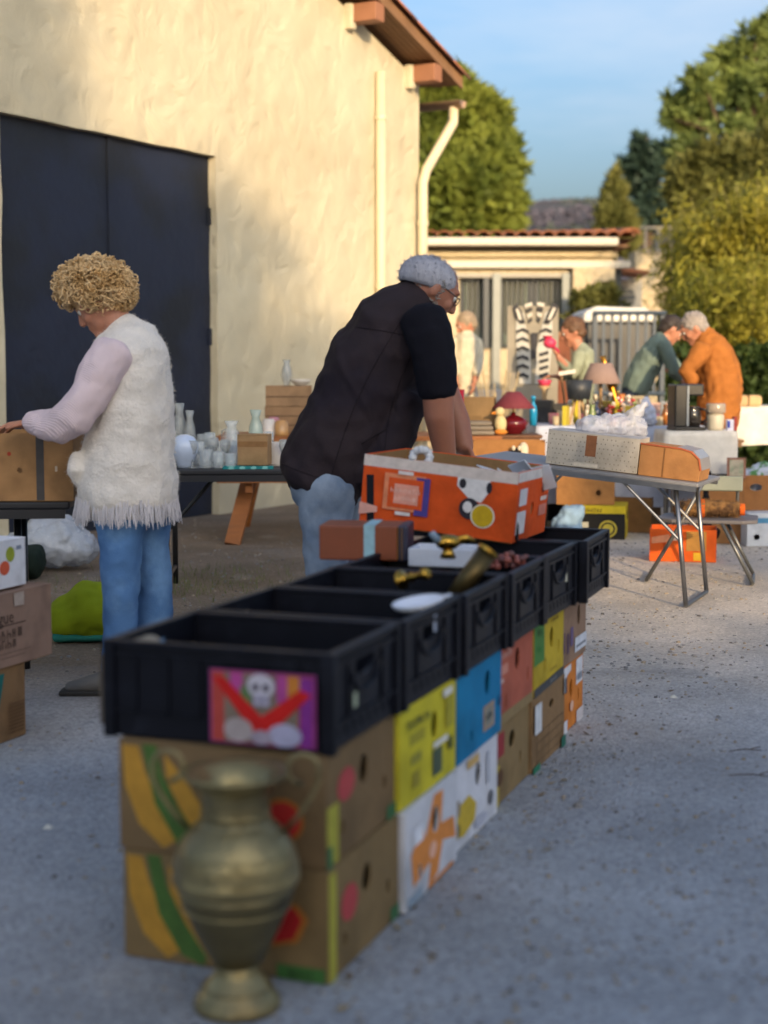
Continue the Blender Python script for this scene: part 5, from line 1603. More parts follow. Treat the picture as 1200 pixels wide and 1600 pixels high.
# ------------------------------------------------------------------ man in the dark vest bending over the crates
YM = 5.95
MO = V((at(520, 900, YM).x, YM, 0))
mn = thing('person', 'grey-haired person in a dark sleeveless jacket bending over the orange box', 'person', MO)
fz = V((0.82, 0.22, -0.52))
Hm2 = head_frame(fz)
hc2 = at(675, 450, YM) - MO
sh = head_shells(hc2, Hm2, 1.06)
sh.append(pch([(664, 455, 0, 28, .065), (640, 480, 0, 34, .08), (620, 510, 0, 46, .12)], YM, MO))
sh.append(pch([(622, 510, 0, 58, .17), (585, 572, 0, 66, .18), (547, 650, 0, 60, .165), (510, 735, 0, 58, .165)], YM, MO))
sh.append(pch([(672, 520, -.20, 30, None), (684, 600, -.22, 25, None), (686, 650, -.21, 23, None), (694, 700, -.17, 18, None), (700, 738, -.14, 14, None)], YM, MO))
sh.append(pch([(655, 520, .20, 30, None), (690, 600, .25, 24, None), (715, 660, .22, 21, None), (726, 700, .16, 15, None)], YM, MO))
sh += hand_shells(at(700, 738, YM - .14) - MO, (0.25, 0.15, -1), (-0.9, -0.3, -0.2), 1.05, 0.5, 1)
sh += hand_shells(at(726, 698, YM + .16) - MO, (0.5, -0.1, -1), (0.8, 0.3, 0.5), 1.05, 0.5, -1)
for px0, px1, dy in ((505, 512, -.10), (530, 545, .10)):
    sh.append(pch([(px0 + 5, 740, dy, 36, None), (px0, 880, dy, 27, None), (px1, 1040, dy, 18, None)], YM, MO))
fused('body', sh, M_SKIN2, mn, 0.0068, 3)
eyes(mn, hc2, Hm2, 1.06)
M_VEST = mat('dark_vest', '#2e272b', 0.85, var=0.2, vscale=7, bump=0.35, bscale=120, spec=0.15, col2='#241f27', c2scale=3)
jk = fused('sleeveless_jacket', [pch([(655, 462, 0, 34, .085), (640, 482, 0, 52, .14), (620, 512, 0, 68, .19), (588, 570, 0, 78, .20), (552, 650, 0, 74, .20), (518, 715, 0, 75, .20), (500, 750, 0, 70, .195)], YM, MO),
                            pch([(636, 620, 0, 34, .16), (606, 690, 0, 38, .17), (566, 738, 0, 42, .17)], YM, MO)], M_VEST, mn, 0.009, 2, wrinkle=0.012, wscale=(6, 8, 9), seed=2,
      disp=lambda p: 0.007 * max(0.0, math.sin(p.x * 34 + p.z * 15 + 3 * mnoise.noise(p * 4))) ** 3)
M_TEE = cloth('#14141c', 'black_tee')
fused('sleeve', [pch([(662, 498, -.17, 36, None), (672, 530, -.205, 36, None), (680, 570, -.22, 33, None), (683, 612, -.222, 30, None)], YM, MO)], M_TEE, mn, 0.010, 2, wrinkle=0.006, wscale=13)
fused('sleeve', [pch([(645, 500, .17, 36, None), (672, 560, .23, 33, None), (690, 610, .245, 29, None)], YM, MO)], M_TEE, mn, 0.010, 2, wrinkle=0.006, wscale=13)
from mathutils.bvhtree import BVHTree
def stitched(name, obj, pts, r, m, parent, off=0.002):
    """a seam laid on a garment's surface"""
    tr = BVHTree.FromPolygons([v.co for v in obj.data.vertices], [tuple(q.vertices) for q in obj.data.polygons])
    out = []
    for p in pts:
        hit = tr.ray_cast(p - V((0, 1.0, 0)), V((0, 1, 0)))
        if hit[0] is not None:
            out.append(hit[0] - V((0, off, 0)))
    if len(out) > 2:
        MB().tube(out, r, 6).build(name, m, parent, smooth=True)
M_SEAM = cloth('#201b20', 'seam_dark')
def line_px(p0, p1, n, Y, O, bow=0):
    return [at(p0[0] + (p1[0] - p0[0]) * k / n + bow * math.sin(math.pi * k / n), p0[1] + (p1[1] - p0[1]) * k / n, Y) - O for k in range(n + 1)]
stitched('back_seam', jk, line_px((636, 488), (520, 740), 40, YM, MO, -14), .0015, M_SEAM, mn)
stitched('yoke_seam', jk, line_px((556, 512), (652, 530), 24, YM, MO, 6), .0015, M_SEAM, mn)
stitched('hem_seam', jk, line_px((442, 722), (560, 764), 30, YM, MO, 6), .0016, M_SEAM, mn)
stitched('side_seam', jk, line_px((640, 560), (600, 720), 30, YM, MO, -10), .0015, M_SEAM, mn)
stitched('pocket_welt', jk, line_px((566, 690), (604, 668), 12, YM, MO, 0), .0026, M_SEAM, mn)
for dyy in (-.185,):
    c_ = [at(662 + 38 * math.cos(a), 512 + 34 * math.sin(a), YM - .175 - .03 * math.cos(a)) - MO for a in [6.283 * i / 20 for i in range(21)]]
    MB().tube(c_, .005, 6, cap=False).build('armhole_seam', M_VEST, mn, smooth=True)
fused('collar', [pch([(668, 450, 0, 30, .070), (652, 470, 0, 42, .10)], YM, MO)], M_VEST, mn, 0.010, 2)
jn = [pch([(508, 735, 0, 62, .175), (512, 770, 0, 58, .17)], YM, MO)]
for px0, px1, dy in ((508, 514, -.10), (532, 548, .10)):
    jn.append(pch([(px0 + 4, 755, dy, 46, .115), (px0 + 2, 840, dy, 38, .10), ((px0 + px1) / 2, 930, dy, 31, .085), (px1, 1050, dy, 28, .075)], YM, MO))
fused('jeans', jn, M_DENIM2, mn, 0.012, 3, wrinkle=0.009, wscale=11, seed=9)
for px1, dy in ((514, -.10), (548, .10)):
    b_ = at(px1, 1050, YM + dy) - MO
    b_.z = 0
    q = fused('shoe', [chain([(b_ + V((-.05, 0, .05)), .045, .042), (b_ + V((.05, 0, .05)), .045, .045), (b_ + V((.15, 0, .032)), .028, .04)], (0, 1, 0), 14)], mat('shoe_dark', '#2c2a2a', 0.7), mn, 0.011, 2)
    MB().box((b_.x + .04, b_.y, .010), (.27, .09, .020)).build('sole', plastic('#1a1a1a', .8), q, bevel=0.008)
# grey cap, pulled over the hair
M_CAP = cloth('#8f93a2', 'cap_wool')
cc = at(669, 437, YM) - MO
capm = MB()
for i in range(9):
    ph = R(-24 + 114 * i / 8.0)
    for j in range(28):
        a = 2 * math.pi * j / 28
        q = V((0.118 * math.cos(ph) * math.cos(a), 0.096 * math.cos(ph) * math.sin(a), 0.088 * math.sin(ph)))
        q *= 1 + 0.02 * math.cos(a * 8)
        capm.v.append(cc + Hm2 @ Matrix.Rotation(R(-14), 3, 'Y') @ q)
for i in range(8):
    for j in range(28):
        j2 = (j + 1) % 28
        capm.f.append((i * 28 + j, i * 28 + j2, (i + 1) * 28 + j2, (i + 1) * 28 + j))
capm.f.append(tuple(8 * 28 + j for j in range(28)))
capm.m = [0] * len(capm.f)
co = capm.build('hair', mat('hair_silver', '#9a9ba4', 0.75, var=0.25, vscale=40, bump=0.9, bscale=160, stretch=(1, 1, 0.25)), mn, smooth=True)
fuzz_on(co, 'hair_strands', mat('hair_silver', '#9a9ba4'), mn, 2600, .012, .0009, rp)
co.modifiers.new('s', 'SOLIDIFY').thickness = 0.006
curls(mn, 'hair', hc2, (0.104, 0.082, 0.106), mat('hair_grey', '#8c8884', 0.7, var=0.2, vscale=30), rp, 700,
      lambda p: (lambda q: q.x < 0.03 and -0.07 < q.z < 0.03)(Hm2.transposed() @ (p - hc2)), 0.007, 0.8)
gl = MB()
for q in (-1, 1):
    c_ = hc2 + Hm2 @ V((0.105, 0.036 * q, 0.0))
    ring = [c_ + Hm2 @ V((0, 0.024 * math.cos(a), 0.018 * math.sin(a))) for a in [6.283 * i / 16 for i in range(17)]]
    gl.tube(ring, 0.0022, 6, cap=False)
    gl.tube([c_ + Hm2 @ V((0, 0.024 * q, 0.008)), hc2 + Hm2 @ V((0.02, 0.083 * q, 0.012)), hc2 + Hm2 @ V((-0.02, 0.084 * q, -0.01))], 0.0022, 6)
gl.tube([hc2 + Hm2 @ V((0.107, -0.012, 0.004)), hc2 + Hm2 @ V((0.115, 0, 0.008)), hc2 + Hm2 @ V((0.107, 0.012, 0.004))], 0.002, 6)
gl.build('spectacles', plastic('#2a2420', .3), mn)

# ------------------------------------------------------------------ people across the yard
def figure(label, Y, feet_px, head, f, hairc, garments, skin, arms, legs, hk=1.0, hair_cut=0.02, hands=()):
    O = V((at(feet_px, 800, Y).x, Y, 0))
    t = thing('person', label, 'person', O)
    Hm_ = head_frame(f)
    hc_ = at(head[0], head[1], Y) - O
    sh = head_shells(hc_, Hm_, hk)
    for ch in skin + arms:
        sh.append(pch(ch, Y, O, n=14))
    sh += [pch(ch, Y, O, n=14) for ch in legs]
    for w, d, n2, th_ in hands:
        sh += hand_shells(at(w[0], w[1], Y + w[2]) - O, d, n2, 1.0, 0.6, th_)
    fused('body', sh, M_SKIN, t, 0.0095, 3)
    eyes(t, hc_, Hm_, hk)
    hm_ = mat('hair_' + hairc.strip('#'), hairc, 0.65, var=0.3, vscale=25)
    fused('hair', [ballshell(hc_ + Hm_ @ V((-0.018, 0, 0.024)) * hk, (0.100 * hk, 0.088 * hk, 0.098 * hk), Hm_), ballshell(hc_ + Hm_ @ V((-0.055, 0, -0.03)) * hk, (0.05 * hk, 0.075 * hk, 0.06 * hk), Hm_)], hm_, t, 0.011, 2, wrinkle=0.010, wscale=30)
    for nm, m, chs, wr in garments:
        fused(nm, [pch(ch, Y, O, n=16) for ch in chs], m, t, 0.014, 3, wrinkle=wr, wscale=9, seed=hk * 7)
    return t, O
# woman in the sage cardigan holding the pink thing
Yg = 13.0
legs_g = [[(908, 640, -.06, 15, None), (908, 740, -.06, 11, None), (906, 795, -.06, 8, None)], [(914, 640, .08, 15, None), (916, 740, .08, 11, None), (914, 795, .08, 8, None)]]
figure('person in a sage green cardigan holding up a pink toy behind the stall', Yg, 910, (895, 517), (-0.92, 0.0, -0.38), '#5a3f2a',
       [('cardigan', cloth('#8d9480'), [[(904, 541, 0, 10, .07), (911, 552, 0, 15, .17), (914, 575, 0, 16, .18), (912, 600, 0, 16, .175), (911, 632, 0, 17, .175)]], .012),
        ('sleeve', cloth('#8d9480'), [[(906, 553, -.17, 10, None), (902, 572, -.2, 9.5, None), (897, 584, -.2, 9, None), (886, 574, -.15, 8, None), (875, 562, -.1, 7, None)]], .008),
        ('sleeve', cloth('#8d9480'), [[(912, 553, .17, 10, None), (908, 578, .2, 9, None), (893, 590, .18, 8, None), (876, 588, .12, 7, None)]], .008),
        ('trousers', cloth('#1c1c22'), [[(a, b, c, d + 4, e) for a, b, c, d, e in legs_g[0]], [(a, b, c, d + 4, e) for a, b, c, d, e in legs_g[1]], [(911, 625, 0, 17, .17), (911, 650, 0, 16, .16)]], .008)],
       [[(898, 530, 0, 9, .055), (906, 548, 0, 11, .07)], [(909, 552, 0, 13, .14), (912, 600, 0, 13, .14), (911, 640, 0, 14, .14)]],
       [[(897, 584, -.2, 7, None), (872, 558, -.1, 5, None)], [(893, 590, .18, 7, None), (872, 588, .12, 5, None)]], legs_g, 1.0,
       hands=[((872, 557, -.1), (-0.5, 0.1, 0.8), (0.8, 0, 0.5), 1), ((872, 588, .12), (-1, -0.1, 0), (0, 0, 1), -1)])
# bent figure in the grey-green jumper
Yj = 13.4
figure('person in a grey-green jumper leaning over beside the orange jacket', Yj, 995, (1049, 514), (0.80, 0.1, -0.60), '#2c2421',
       [('jumper', cloth('#6c7c74'), [[(1034, 524, 0, 10, .08), (1028, 538, 0, 18, .17), (1016, 560, 0, 22, .19), (1000, 590, 0, 23, .19), (990, 612, 0, 21, .18)]], .014),
        ('sleeve', cloth('#6c7c74'), [[(1036, 538, -.17, 12, None), (1046, 560, -.2, 11, None), (1052, 580, -.2, 10, None), (1062, 590, -.16, 8, None)]], .009),
        ('sleeve', cloth('#6c7c74'), [[(1030, 540, .17, 12, None), (1050, 565, .2, 10, None), (1066, 585, .16, 8, None)]], .009),
        ('trousers', cloth('#27303f'), [[(990, 605, 0, 19, .17), (990, 630, 0, 19, .17)], [(986, 620, -.1, 17, None), (984, 720, -.1, 12, None), (984, 790, -.1, 9, None)], [(996, 620, .1, 17, None), (998, 720, .1, 12, None), (998, 790, .1, 9, None)]], .008)],
       [[(1044, 522, 0, 9, .055), (1032, 536, 0, 12, .09)], [(1028, 540, 0, 15, .14), (1008, 580, 0, 17, .15), (990, 612, 0, 17, .15)]],
       [[(1046, 575, -.2, 8, None), (1064, 592, -.15, 6, None)], [(1050, 565, .2, 8, None), (1068, 588, .15, 6, None)]],
       [[(986, 620, -.1, 14, None), (984, 720, -.1, 10, None), (984, 790, -.1, 7, None)], [(996, 620, .1, 14, None), (998, 720, .1, 10, None), (998, 790, .1, 7, None)]], 1.0,
       hands=[((1064, 592, -.15), (0.5, -0.1, -0.8), (0.8, 0, 0.5), 1), ((1068, 588, .15), (0.5, -0.1, -0.8), (0.8, 0, 0.5), -1)])
# man in the ochre jacket
Yo = 12.7
figure('grey-haired person in an ochre orange jacket bending at the cloth-covered stall', Yo, 1125, (1084, 512), (-0.82, 0.12, -0.55), '#8e8680',
       [('jacket', cloth('#9c6230'), [[(1096, 520, 0, 14, .09), (1107, 538, 0, 26, .19), (1116, 562, 0, 32, .22), (1124, 600, 0, 34, .22), (1124, 640, 0, 33, .21), (1122, 662, 0, 32, .21)]], .020),
        ('sleeve', cloth('#9c6230'), [[(1098, 545, -.2, 16, None), (1084, 566, -.23, 14, None), (1072, 580, -.22, 13, None), (1082, 594, -.2, 11, None), (1076, 606, -.16, 9, None)]], .012),
        ('sleeve', cloth('#9c6230'), [[(1128, 550, .1, 16, None), (1144, 575, .05, 13, None), (1150, 598, 0, 11, None), (1146, 610, -.05, 8, None)]], .012),
        ('trousers', cloth('#3b3a3c'), [[(1124, 650, 0, 28, .18), (1124, 670, 0, 26, .18)], [(1116, 665, -.1, 20, None), (1116, 740, -.1, 15, None), (1116, 800, -.1, 11, None)], [(1132, 665, .1, 20, None), (1134, 740, .1, 15, None), (1134, 800, .1, 11, None)]], .008)],
       [[(1090, 522, 0, 11, .06), (1100, 536, 0, 15, .1)], [(1108, 545, 0, 21, .16), (1120, 600, 0, 24, .17), (1124, 660, 0, 23, .17)]],
       [[(1078, 590, -.2, 9, None), (1074, 612, -.15, 7, None)], [(1148, 598, 0, 9, None), (1143, 618, -.06, 7, None)]],
       [[(1116, 665, -.1, 17, None), (1116, 740, -.1, 13, None), (1116, 800, -.1, 8, None)], [(1132, 665, .1, 17, None), (1134, 740, .1, 13, None), (1134, 800, .1, 8, None)]], 1.08,
       hands=[((1074, 612, -.15), (-0.3, -0.1, -0.9), (-0.8, 0, 0.5), 1), ((1142, 618, -.06), (-0.5, -0.3, -0.8), (0.8, 0, 0.5), -1)])
# figure in white behind the bending man
Yp = 15.0
figure('person in a loose white shirt standing far behind the bending man', Yp, 726, (728, 506), (-0.85, -0.3, -0.4), '#8a7a66',
       [('shirt', cloth('#c4bca6'), [[(729, 519, 0, 9, .08), (729, 530, 0, 20, .19), (728, 555, 0, 21, .20), (727, 590, 0, 20, .19), (727, 620, 0, 20, .19)]], .016),
        ('sleeve', cloth('#c4bca6'), [[(714, 532, -.05, 9, None), (708, 560, -.1, 8, None), (710, 585, -.2, 7, None)]], .008),
        ('sleeve', cloth('#c4bca6'), [[(744, 532, 0, 9, None), (749, 560, -.05, 8, None), (744, 585, -.2, 7, None)]], .008),
        ('trousers', cloth('#6a6a6c'), [[(727, 612, 0, 18, .17), (727, 630, 0, 17, .17)], [(720, 625, 0, 12, None), (720, 760, 0, 8, None)], [(734, 625, 0, 12, None), (734, 760, 0, 8, None)]], .006)],
       [[(728, 515, 0, 8, .055), (729, 528, 0, 11, .09)], [(729, 532, 0, 16, .14), (727, 620, 0, 15, .15)]],
       [[(708, 570, -.1, 6, None), (712, 596, -.22, 5, None)], [(748, 570, -.05, 6, None), (742, 596, -.22, 5, None)]],
       [[(720, 625, 0, 11, None), (720, 765, 0, 7, None)], [(734, 625, 0, 11, None), (734, 765, 0, 7, None)]], 1.0,
       hands=[((712, 596, -.22), (0.2, -0.3, -0.9), (-0.8, 0, 0.5), 1), ((742, 596, -.22), (-0.2, -0.3, -0.9), (0.8, 0, 0.5), -1)])

# ================================================================== STALLS AND TABLES
def table_simple(name, label, c, w, d, h, rotz, m_top, m_leg, inset=0.08, th=0.03, leg_r=0.016, xlegs=False):
    t = thing(name, label, 'table', c, rotz)
    MB().box((0, 0, h - th / 2), (w, d, th)).build('table_top', m_top, t, bevel=0.008)
    for sx in (-1, 1):
        for sy in (-1, 1):
            x, y = sx * (w / 2 - inset), sy * (d / 2 - inset)
            MB().tube([(x, y, h - th), (x, y, 0)], leg_r, 8).build('leg', m_leg, t, smooth=True)
        MB().tube([(sx * (w / 2 - inset), -d / 2 + inset, 0.10), (sx * (w / 2 - inset), d / 2 - inset, 0.10)], leg_r * 0.8, 8).build('cross_bar', m_leg, t)
        MB().tube([(sx * (w / 2 - inset), 0, 0.10 + 0.25), (sx * (w / 2 - inset - 0.28), 0, h - th)], leg_r * 0.7, 8).build('brace', m_leg, t)
    MB().box((0, -d / 2 + 0.012, h - th - 0.018), (w - 0.04, 0.018, 0.036)).build('apron', m_top, t)
    return t
M_BLKT = plastic('#15161c', 0.55)
M_BLKL = mat('black_tube', '#17181c', 0.4)
def on(px, py, Y, z):
    p = at(px, py, Y)
    return V((p.x, Y, z))

# black folding table at the left, with the big carton the woman reaches into
tA = table_simple('folding_table', 'black folding table at the left edge under the brown carton', V((-1.86, 6.18, 0)), 1.25, 0.62, 0.725, R(4), M_BLKT, M_BLKL, inset=0.24)
p_ = at(114, 778, 6.0)
carton('large_carton', 'brown carton with a grey tape strip on the left black table', 0.60, 0.38, 0.265, V((-1.205 - 0.30, 6.09, 0.7255)), R(2), col='#a07a52', lid=False, holes={'F': [(0.66, 0.46, 0.010, 0.011), (0.20, 0.46, 0.012, 0.012)]},
       prints=[('F', 'r', (0.765, 0.02, 0.815, 0.98), '#4b4847'), ('F', 'r', (0.885, 0.44, 0.90, 0.52), '#b8a894'), ('F', 'e', (0.595, 0.70, 0.012, 0.03), '#a8402c')], cat='carton')

# second black table with glass and china
TB = V((-0.62, 8.55, 0))
tB = table_simple('folding_table', 'black folding table covered with glassware between the two near people', TB, 1.30, 0.72, 0.70, R(3), M_BLKT, M_BLKL)
ZB = 0.7005
M_GL = mat('glassware', '#d9e0e0', 0.06, var=0.03, alpha=0.30, spec=0.9)
M_GLS = mat('glassware_smoke', '#b9bdbb', 0.10, var=0.05, alpha=0.38, spec=0.9)
rc = random.Random(12)
def vessel(name, label, cat, loc, prof, m, group=None, handle=False, lid=None, n=18):
    t = thing(name, label, cat, loc, rc.random() * 6.28, group)
    MB().lathe(prof, n).build('body', m, t, smooth=True)
    if handle:
        r = max(p[0] for p in prof); h = max(p[1] for p in prof)
        MB().tube([(r * 0.85, 0, h * 0.8), (r * 1.45, 0, h * 0.75), (r * 1.5, 0, h * 0.45), (r * 0.9, 0, h * 0.25)], r * 0.10, 7).build('handle', m, t, smooth=True)
    if lid:
        h = max(p[1] for p in prof)
        MB().lathe([(0.01, h), (lid, h), (lid * 0.9, h + 0.012), (0.012, h + 0.02), (0.012, h + 0.034), (0.004, h + 0.036)], n).build('lid', m, t, smooth=True)
    return t
def goblet(r, h): return [(0.003, 0), (r * .8, 0), (r * .75, .004), (.005, .01), (.004, h * .45), (r * .6, h * .52), (r, h * .75), (r * .9, h), (r * .84, h), (r * .9, h * .75), (r * .5, h * .56), (0.002, h * .52)]
def tumbler(r, h): return [(0.003, 0), (r * .8, 0), (r * .82, .004), (r, h), (r * .92, h), (r * .76, .012), (0.003, .012)]
def bowl(r, h): return [(0.003, 0), (r * .45, 0), (r * .48, h * .08), (r * .85, h * .55), (r, h), (r * .95, h), (r * .78, h * .55), (r * .3, h * .18), (0.003, h * .16)]
def bottle(r, h): return [(0.003, 0), (r, 0), (r * 1.0, h * .55), (r * .85, h * .66), (r * .35, h * .74), (r * .3, h * .95), (r * .36, h * .96), (r * .36, h), (r * .2, h)]
def vase(r, h): return [(0.003, 0), (r * .6, 0), (r * .55, h * .06), (r, h * .4), (r * .75, h * .7), (r * .45, h * .85), (r * .7, h), (r * .62, h), (r * .38, h * .85), (r * .6, h * .5), (0.003, h * .1)]
def jar(r, h): return [(0.003, 0), (r, 0), (r * 1.02, h * .1), (r, h * .85), (r * .8, h * .9), (r * .8, h), (r * .7, h), (r * .7, h * .88), (0.003, h * .85)]

vessel('globe_lamp', 'white glass globe on the black table behind the fleece vest', 'lamp', on(288, 690, 8.33, ZB), [(0.003, 0), (0.04, 0), (0.042, 0.02), (0.058, 0.045), (0.073, 0.085), (0.076, 0.11), (0.070, 0.14), (0.05, 0.168), (0.02, 0.18), (0.003, 0.181)], glaze('#b9c6dc'))
specs = [('glass_vase', 'tall clear glass vase against the black gate', 'vase', 281, 8.75, vase(.045, .34), M_GLS),
         ('glass_vase', 'slim smoked vase right of the tall clear one', 'vase', 297, 8.7, vase(.038, .30), M_GLS),
         ('white_bowl', 'white bowl beside the gate edge', 'bowl', 312, 8.72, bowl(.075, .11), glaze('#cfc8d2')),
         ('glass_bowl', 'large clear glass bowl in the middle of the black table', 'bowl', 345, 8.62, bowl(.10, .13), M_GL),
         ('glass_jug', 'clear glass jug left of the small brown carton', 'jug', 362, 8.75, vase(.06, .24), M_GL),
         ('glass_bowl', 'stacked pale glass bowl behind the brown carton', 'bowl', 385, 8.82, bowl(.09, .16), M_GL),
         ('glass_vase', 'pale green tall glass at the wall side of the black table', 'vase', 400, 8.84, vase(.05, .30), mat('glass_green', '#c2d0c2', 0.10, alpha=0.6, spec=0.8)),
         ('china_pot', 'white china pot right of the brown carton', 'pot', 432, 8.5, jar(.055, .13), glaze('#d0c8c0'))]
for nm, lab, ct, px, Y, pr, m in specs:
    vessel(nm, lab, ct, on(px, 700, Y, ZB), pr, m, handle=(ct == 'jug'))
gi = 0
GLS = [(300, 8.3, goblet(.032, .15)), (312, 8.36, goblet(.032, .14)), (322, 8.3, tumbler(.036, .10)), (333, 8.42, goblet(.034, .16)), (341, 8.3, tumbler(.036, .09)), (306, 8.5, tumbler(.04, .12)),
                  (352, 8.38, goblet(.03, .15)), (328, 8.6, goblet(.035, .18)), (366, 8.5, tumbler(.036, .11)), (316, 8.62, goblet(.032, .17)), (360, 8.3, tumbler(.034, .08)), (275, 8.5, goblet(.032, .16)), (444, 8.4, goblet(.03, .15)), (420, 8.75, goblet(.032, .18)), (452, 8.6, tumbler(.035, .12))]
ORD = ['first', 'second', 'third', 'fourth', 'fifth', 'sixth', 'seventh', 'eighth', 'ninth', 'tenth', 'eleventh', 'twelfth', 'thirteenth', 'fourteenth', 'fifteenth']
for px, Y, pr in GLS:
    kind_ = 'stemmed' if len(pr) > 8 else 'straight'
    rank = sorted(q[0] for q in GLS).index(px)
    vessel('drinking_glass', '%s clear glass, %s from the left among the glasses on the black table' % (kind_, ORD[rank]), 'glass', on(px, 700, Y, ZB), pr, M_GL if gi % 3 else M_GLS, group='glasses on the black table', n=14)
    gi += 1
carton('small_carton', 'small light brown carton standing among the glassware', 0.165, 0.13, 0.165, on(398, 720, 8.36, ZB + 0.012), R(-6), col='#a07f5a', lid=True, prints=[('F', 'r', (0.0, 0.62, 1.0, 0.80), '#8a6540')], cat='carton')
lc = thing('lace_cloth', 'folded teal lace cloth at the front of the black table', 'cloth', on(388, 725, 8.27, ZB + 0.001), R(3))
MB().box((0, 0, 0.005), (0.27, 0.11, 0.010)).build('fold', cloth('#3f8f8c'), lc, bevel=0.003)
for k in range(9):
    MB().lathe([(0.006, 0), (0.017, 0), (0.017, 0.004), (0.006, 0.004)], 12, M=Matrix.Rotation(R(90), 3, 'X')).build('scallop', cloth('#7fbdb8' if k % 2 else '#2c7f80'), lc, loc=(-0.12 + 0.03 * k, -0.056, -0.002))

# clear plastic sack and dark things on the ground below the left table
ps = thing('plastic_sack', 'clear plastic sack full of packing on the ground behind the vest', 'sack', V((at(78, 870, 9.4).x, 9.4, 0)))
fused('sack_body', [chain([((-0.20, 0, .13), .10, .16), ((-0.05, 0, .18), .17, .2), ((.12, 0, .17), .16, .2), ((.24, 0, .12), .09, .15)], (0, 1, 0))], film('clear_sack', '#b4bcc8', .7), ps, 0.016, 1, wrinkle=0.022, wscale=13)
ds_ = thing('dark_bag', 'dark green bag slumped at the far left under the table', 'bag', V((at(30, 880, 9.0).x, 9.0, 0)))
fused('bag_body', [chain([((-0.12, 0, .10), .10, .14), ((.1, 0, .10), .10, .14)], (0, 1, 0))], cloth('#202b26'), ds_, 0.016, 2, wrinkle=0.012)
wv_ = thing('blue_bucket', 'pale blue bucket cut by the left edge under the table', 'bucket', V((at(2, 860, 8.6).x, 8.6, 0)))
MB().lathe([(0.003, 0), (.10, 0), (.13, .26), (.137, .26), (.137, .275), (.12, .275), (.09, .012), (.003, .012)], 22).build('bucket_body', plastic('#8a98b8'), wv_, smooth=True)
MB().tube([(-.13, 0, .26), (-.10, -.05, .20), (0, -.12, .15), (.10, -.05, .20), (.13, 0, .26)], .004, 6).build('bail', metal('#9a9a9a'), wv_)

# picnic table of brown planks
PT = V((at(560, 690, 11.4).x, 11.4, 0))
M_PW = wood('#8a5222')
pt = thing('picnic_table', 'brown wooden picnic table behind the bending man', 'table', PT, R(2))
for k in range(5):
    MB().box((0, -0.34 + 0.17 * k, 0.735), (2.05, 0.155, 0.035)).build('plank', M_PW, pt, bevel=0.004)
for sx in (-0.78, 0.92):
    MB().bar((sx + 0.06, -0.25, 0.72), (sx - 0.12, -0.62, 0.0), 0.11, 0.05, side=V((1, 0, 0))).build('leg', M_PW, pt)
    MB().bar((sx + 0.06, 0.25, 0.72), (sx - 0.12, 0.62, 0.0), 0.11, 0.05, side=V((1, 0, 0))).build('leg', M_PW, pt)
    MB().box((sx, 0, 0.42), (0.05, 1.3, 0.10)).build('cross_beam', M_PW, pt)
for sy in (-0.62, 0.62):
    MB().box((0, sy, 0.46), (2.0, 0.22, 0.035)).build('bench_plank', M_PW, pt, bevel=0.004)
ZP = 0.7535
carton('wooden_crate', 'pale wooden crate on the picnic table near the barn wall', 0.36, 0.26, 0.20, on(452, 680, 11.5, ZP), R(5), col='#8f7256', lid=False, prints=[('F', 'r', (0, 0.30, 1, 0.34), '#5c4634'), ('F', 'r', (0, 0.64, 1, 0.68), '#5c4634')], cat='crate')
carton('wooden_crate', 'second pale crate standing on the first by the barn wall', 0.34, 0.24, 0.15, on(452, 680, 11.5, ZP + 0.2005), R(2), col='#96795c', lid=True, prints=[('F', 'r', (0, 0.46, 1, 0.52), '#5c4634')], cat='crate')
vessel('grey_vase', 'grey vase standing on the upper pale crate', 'vase', on(448, 600, 11.5, ZP + 0.356), vase(.045, .19), M_GLS)
vessel('white_dish', 'shallow white dish on the upper pale crate', 'dish', on(470, 600, 11.45, ZP + 0.356), bowl(.08, .045), glaze('#cfc9c0'))
vessel('pink_jug', 'small pink jug left of the pale crates', 'jug', on(428, 680, 11.2, ZP), jar(.045, .13), glaze('#b07a84'), handle=True)
vessel('amber_jar', 'amber jar at the front of the picnic table by the dark jacket', 'jar', on(440, 680, 11.08, ZP), jar(.05, .11), glaze('#b58a58'))
vessel('white_jar', 'white jar at the front of the picnic table', 'jar', on(420, 680, 11.1, ZP), jar(.05, .12), glaze('#cdc6c0'))
carton('brown_carton', 'crumpled brown carton on the picnic table right of the dark jacket', 0.30, 0.28, 0.27, on(742, 690, 11.5, ZP), R(-8), col='#8f7450', lid=False, cat='carton', prints=[('F', 'r', (0.3, 0.2, 0.7, 0.5), '#7d6443')])
fb = thing('folded_blanket', 'folded grey blanket lying in front of the crumpled carton', 'blanket', on(738, 690, 11.2, ZP), R(4))
for k in range(3):
    MB().box((0, 0, 0.018 + 0.034 * k), (0.30 - 0.02 * k, 0.20, 0.032)).build('fold', cloth('#7d7468'), fb, bevel=0.012)
vessel('red_vase', 'red glass vase right of the dark sleeve', 'vase', on(713, 690, 11.25, ZP), [(0.003, 0), (.045, 0), (.04, .06), (.045, .12), (.06, .33), (.055, .33), (.04, .12), (.003, .02)], glaze('#a3121c'))
carton('open_carton', 'long open brown carton in front of the long stall cloth', 0.50, 0.34, 0.24, on(795, 705, 10.6, 0.50), R(-6), col='#93683e', lid=False, holes={'F': [(0.82, 0.42, 0.018, 0.02)]}, cat='carton')
st_ = thing('stool', 'low wooden stool carrying the long open carton', 'stool', on(795, 705, 10.6, 0), R(-6))
MB().box((0, 0, 0.485), (0.46, 0.30, 0.026)).build('seat', M_PW, st_)
for sx in (-1, 1):
    for sy in (-1, 1):
        MB().box((sx * .19, sy * .11, .235), (.04, .04, .47)).build('leg', M_PW, st_)
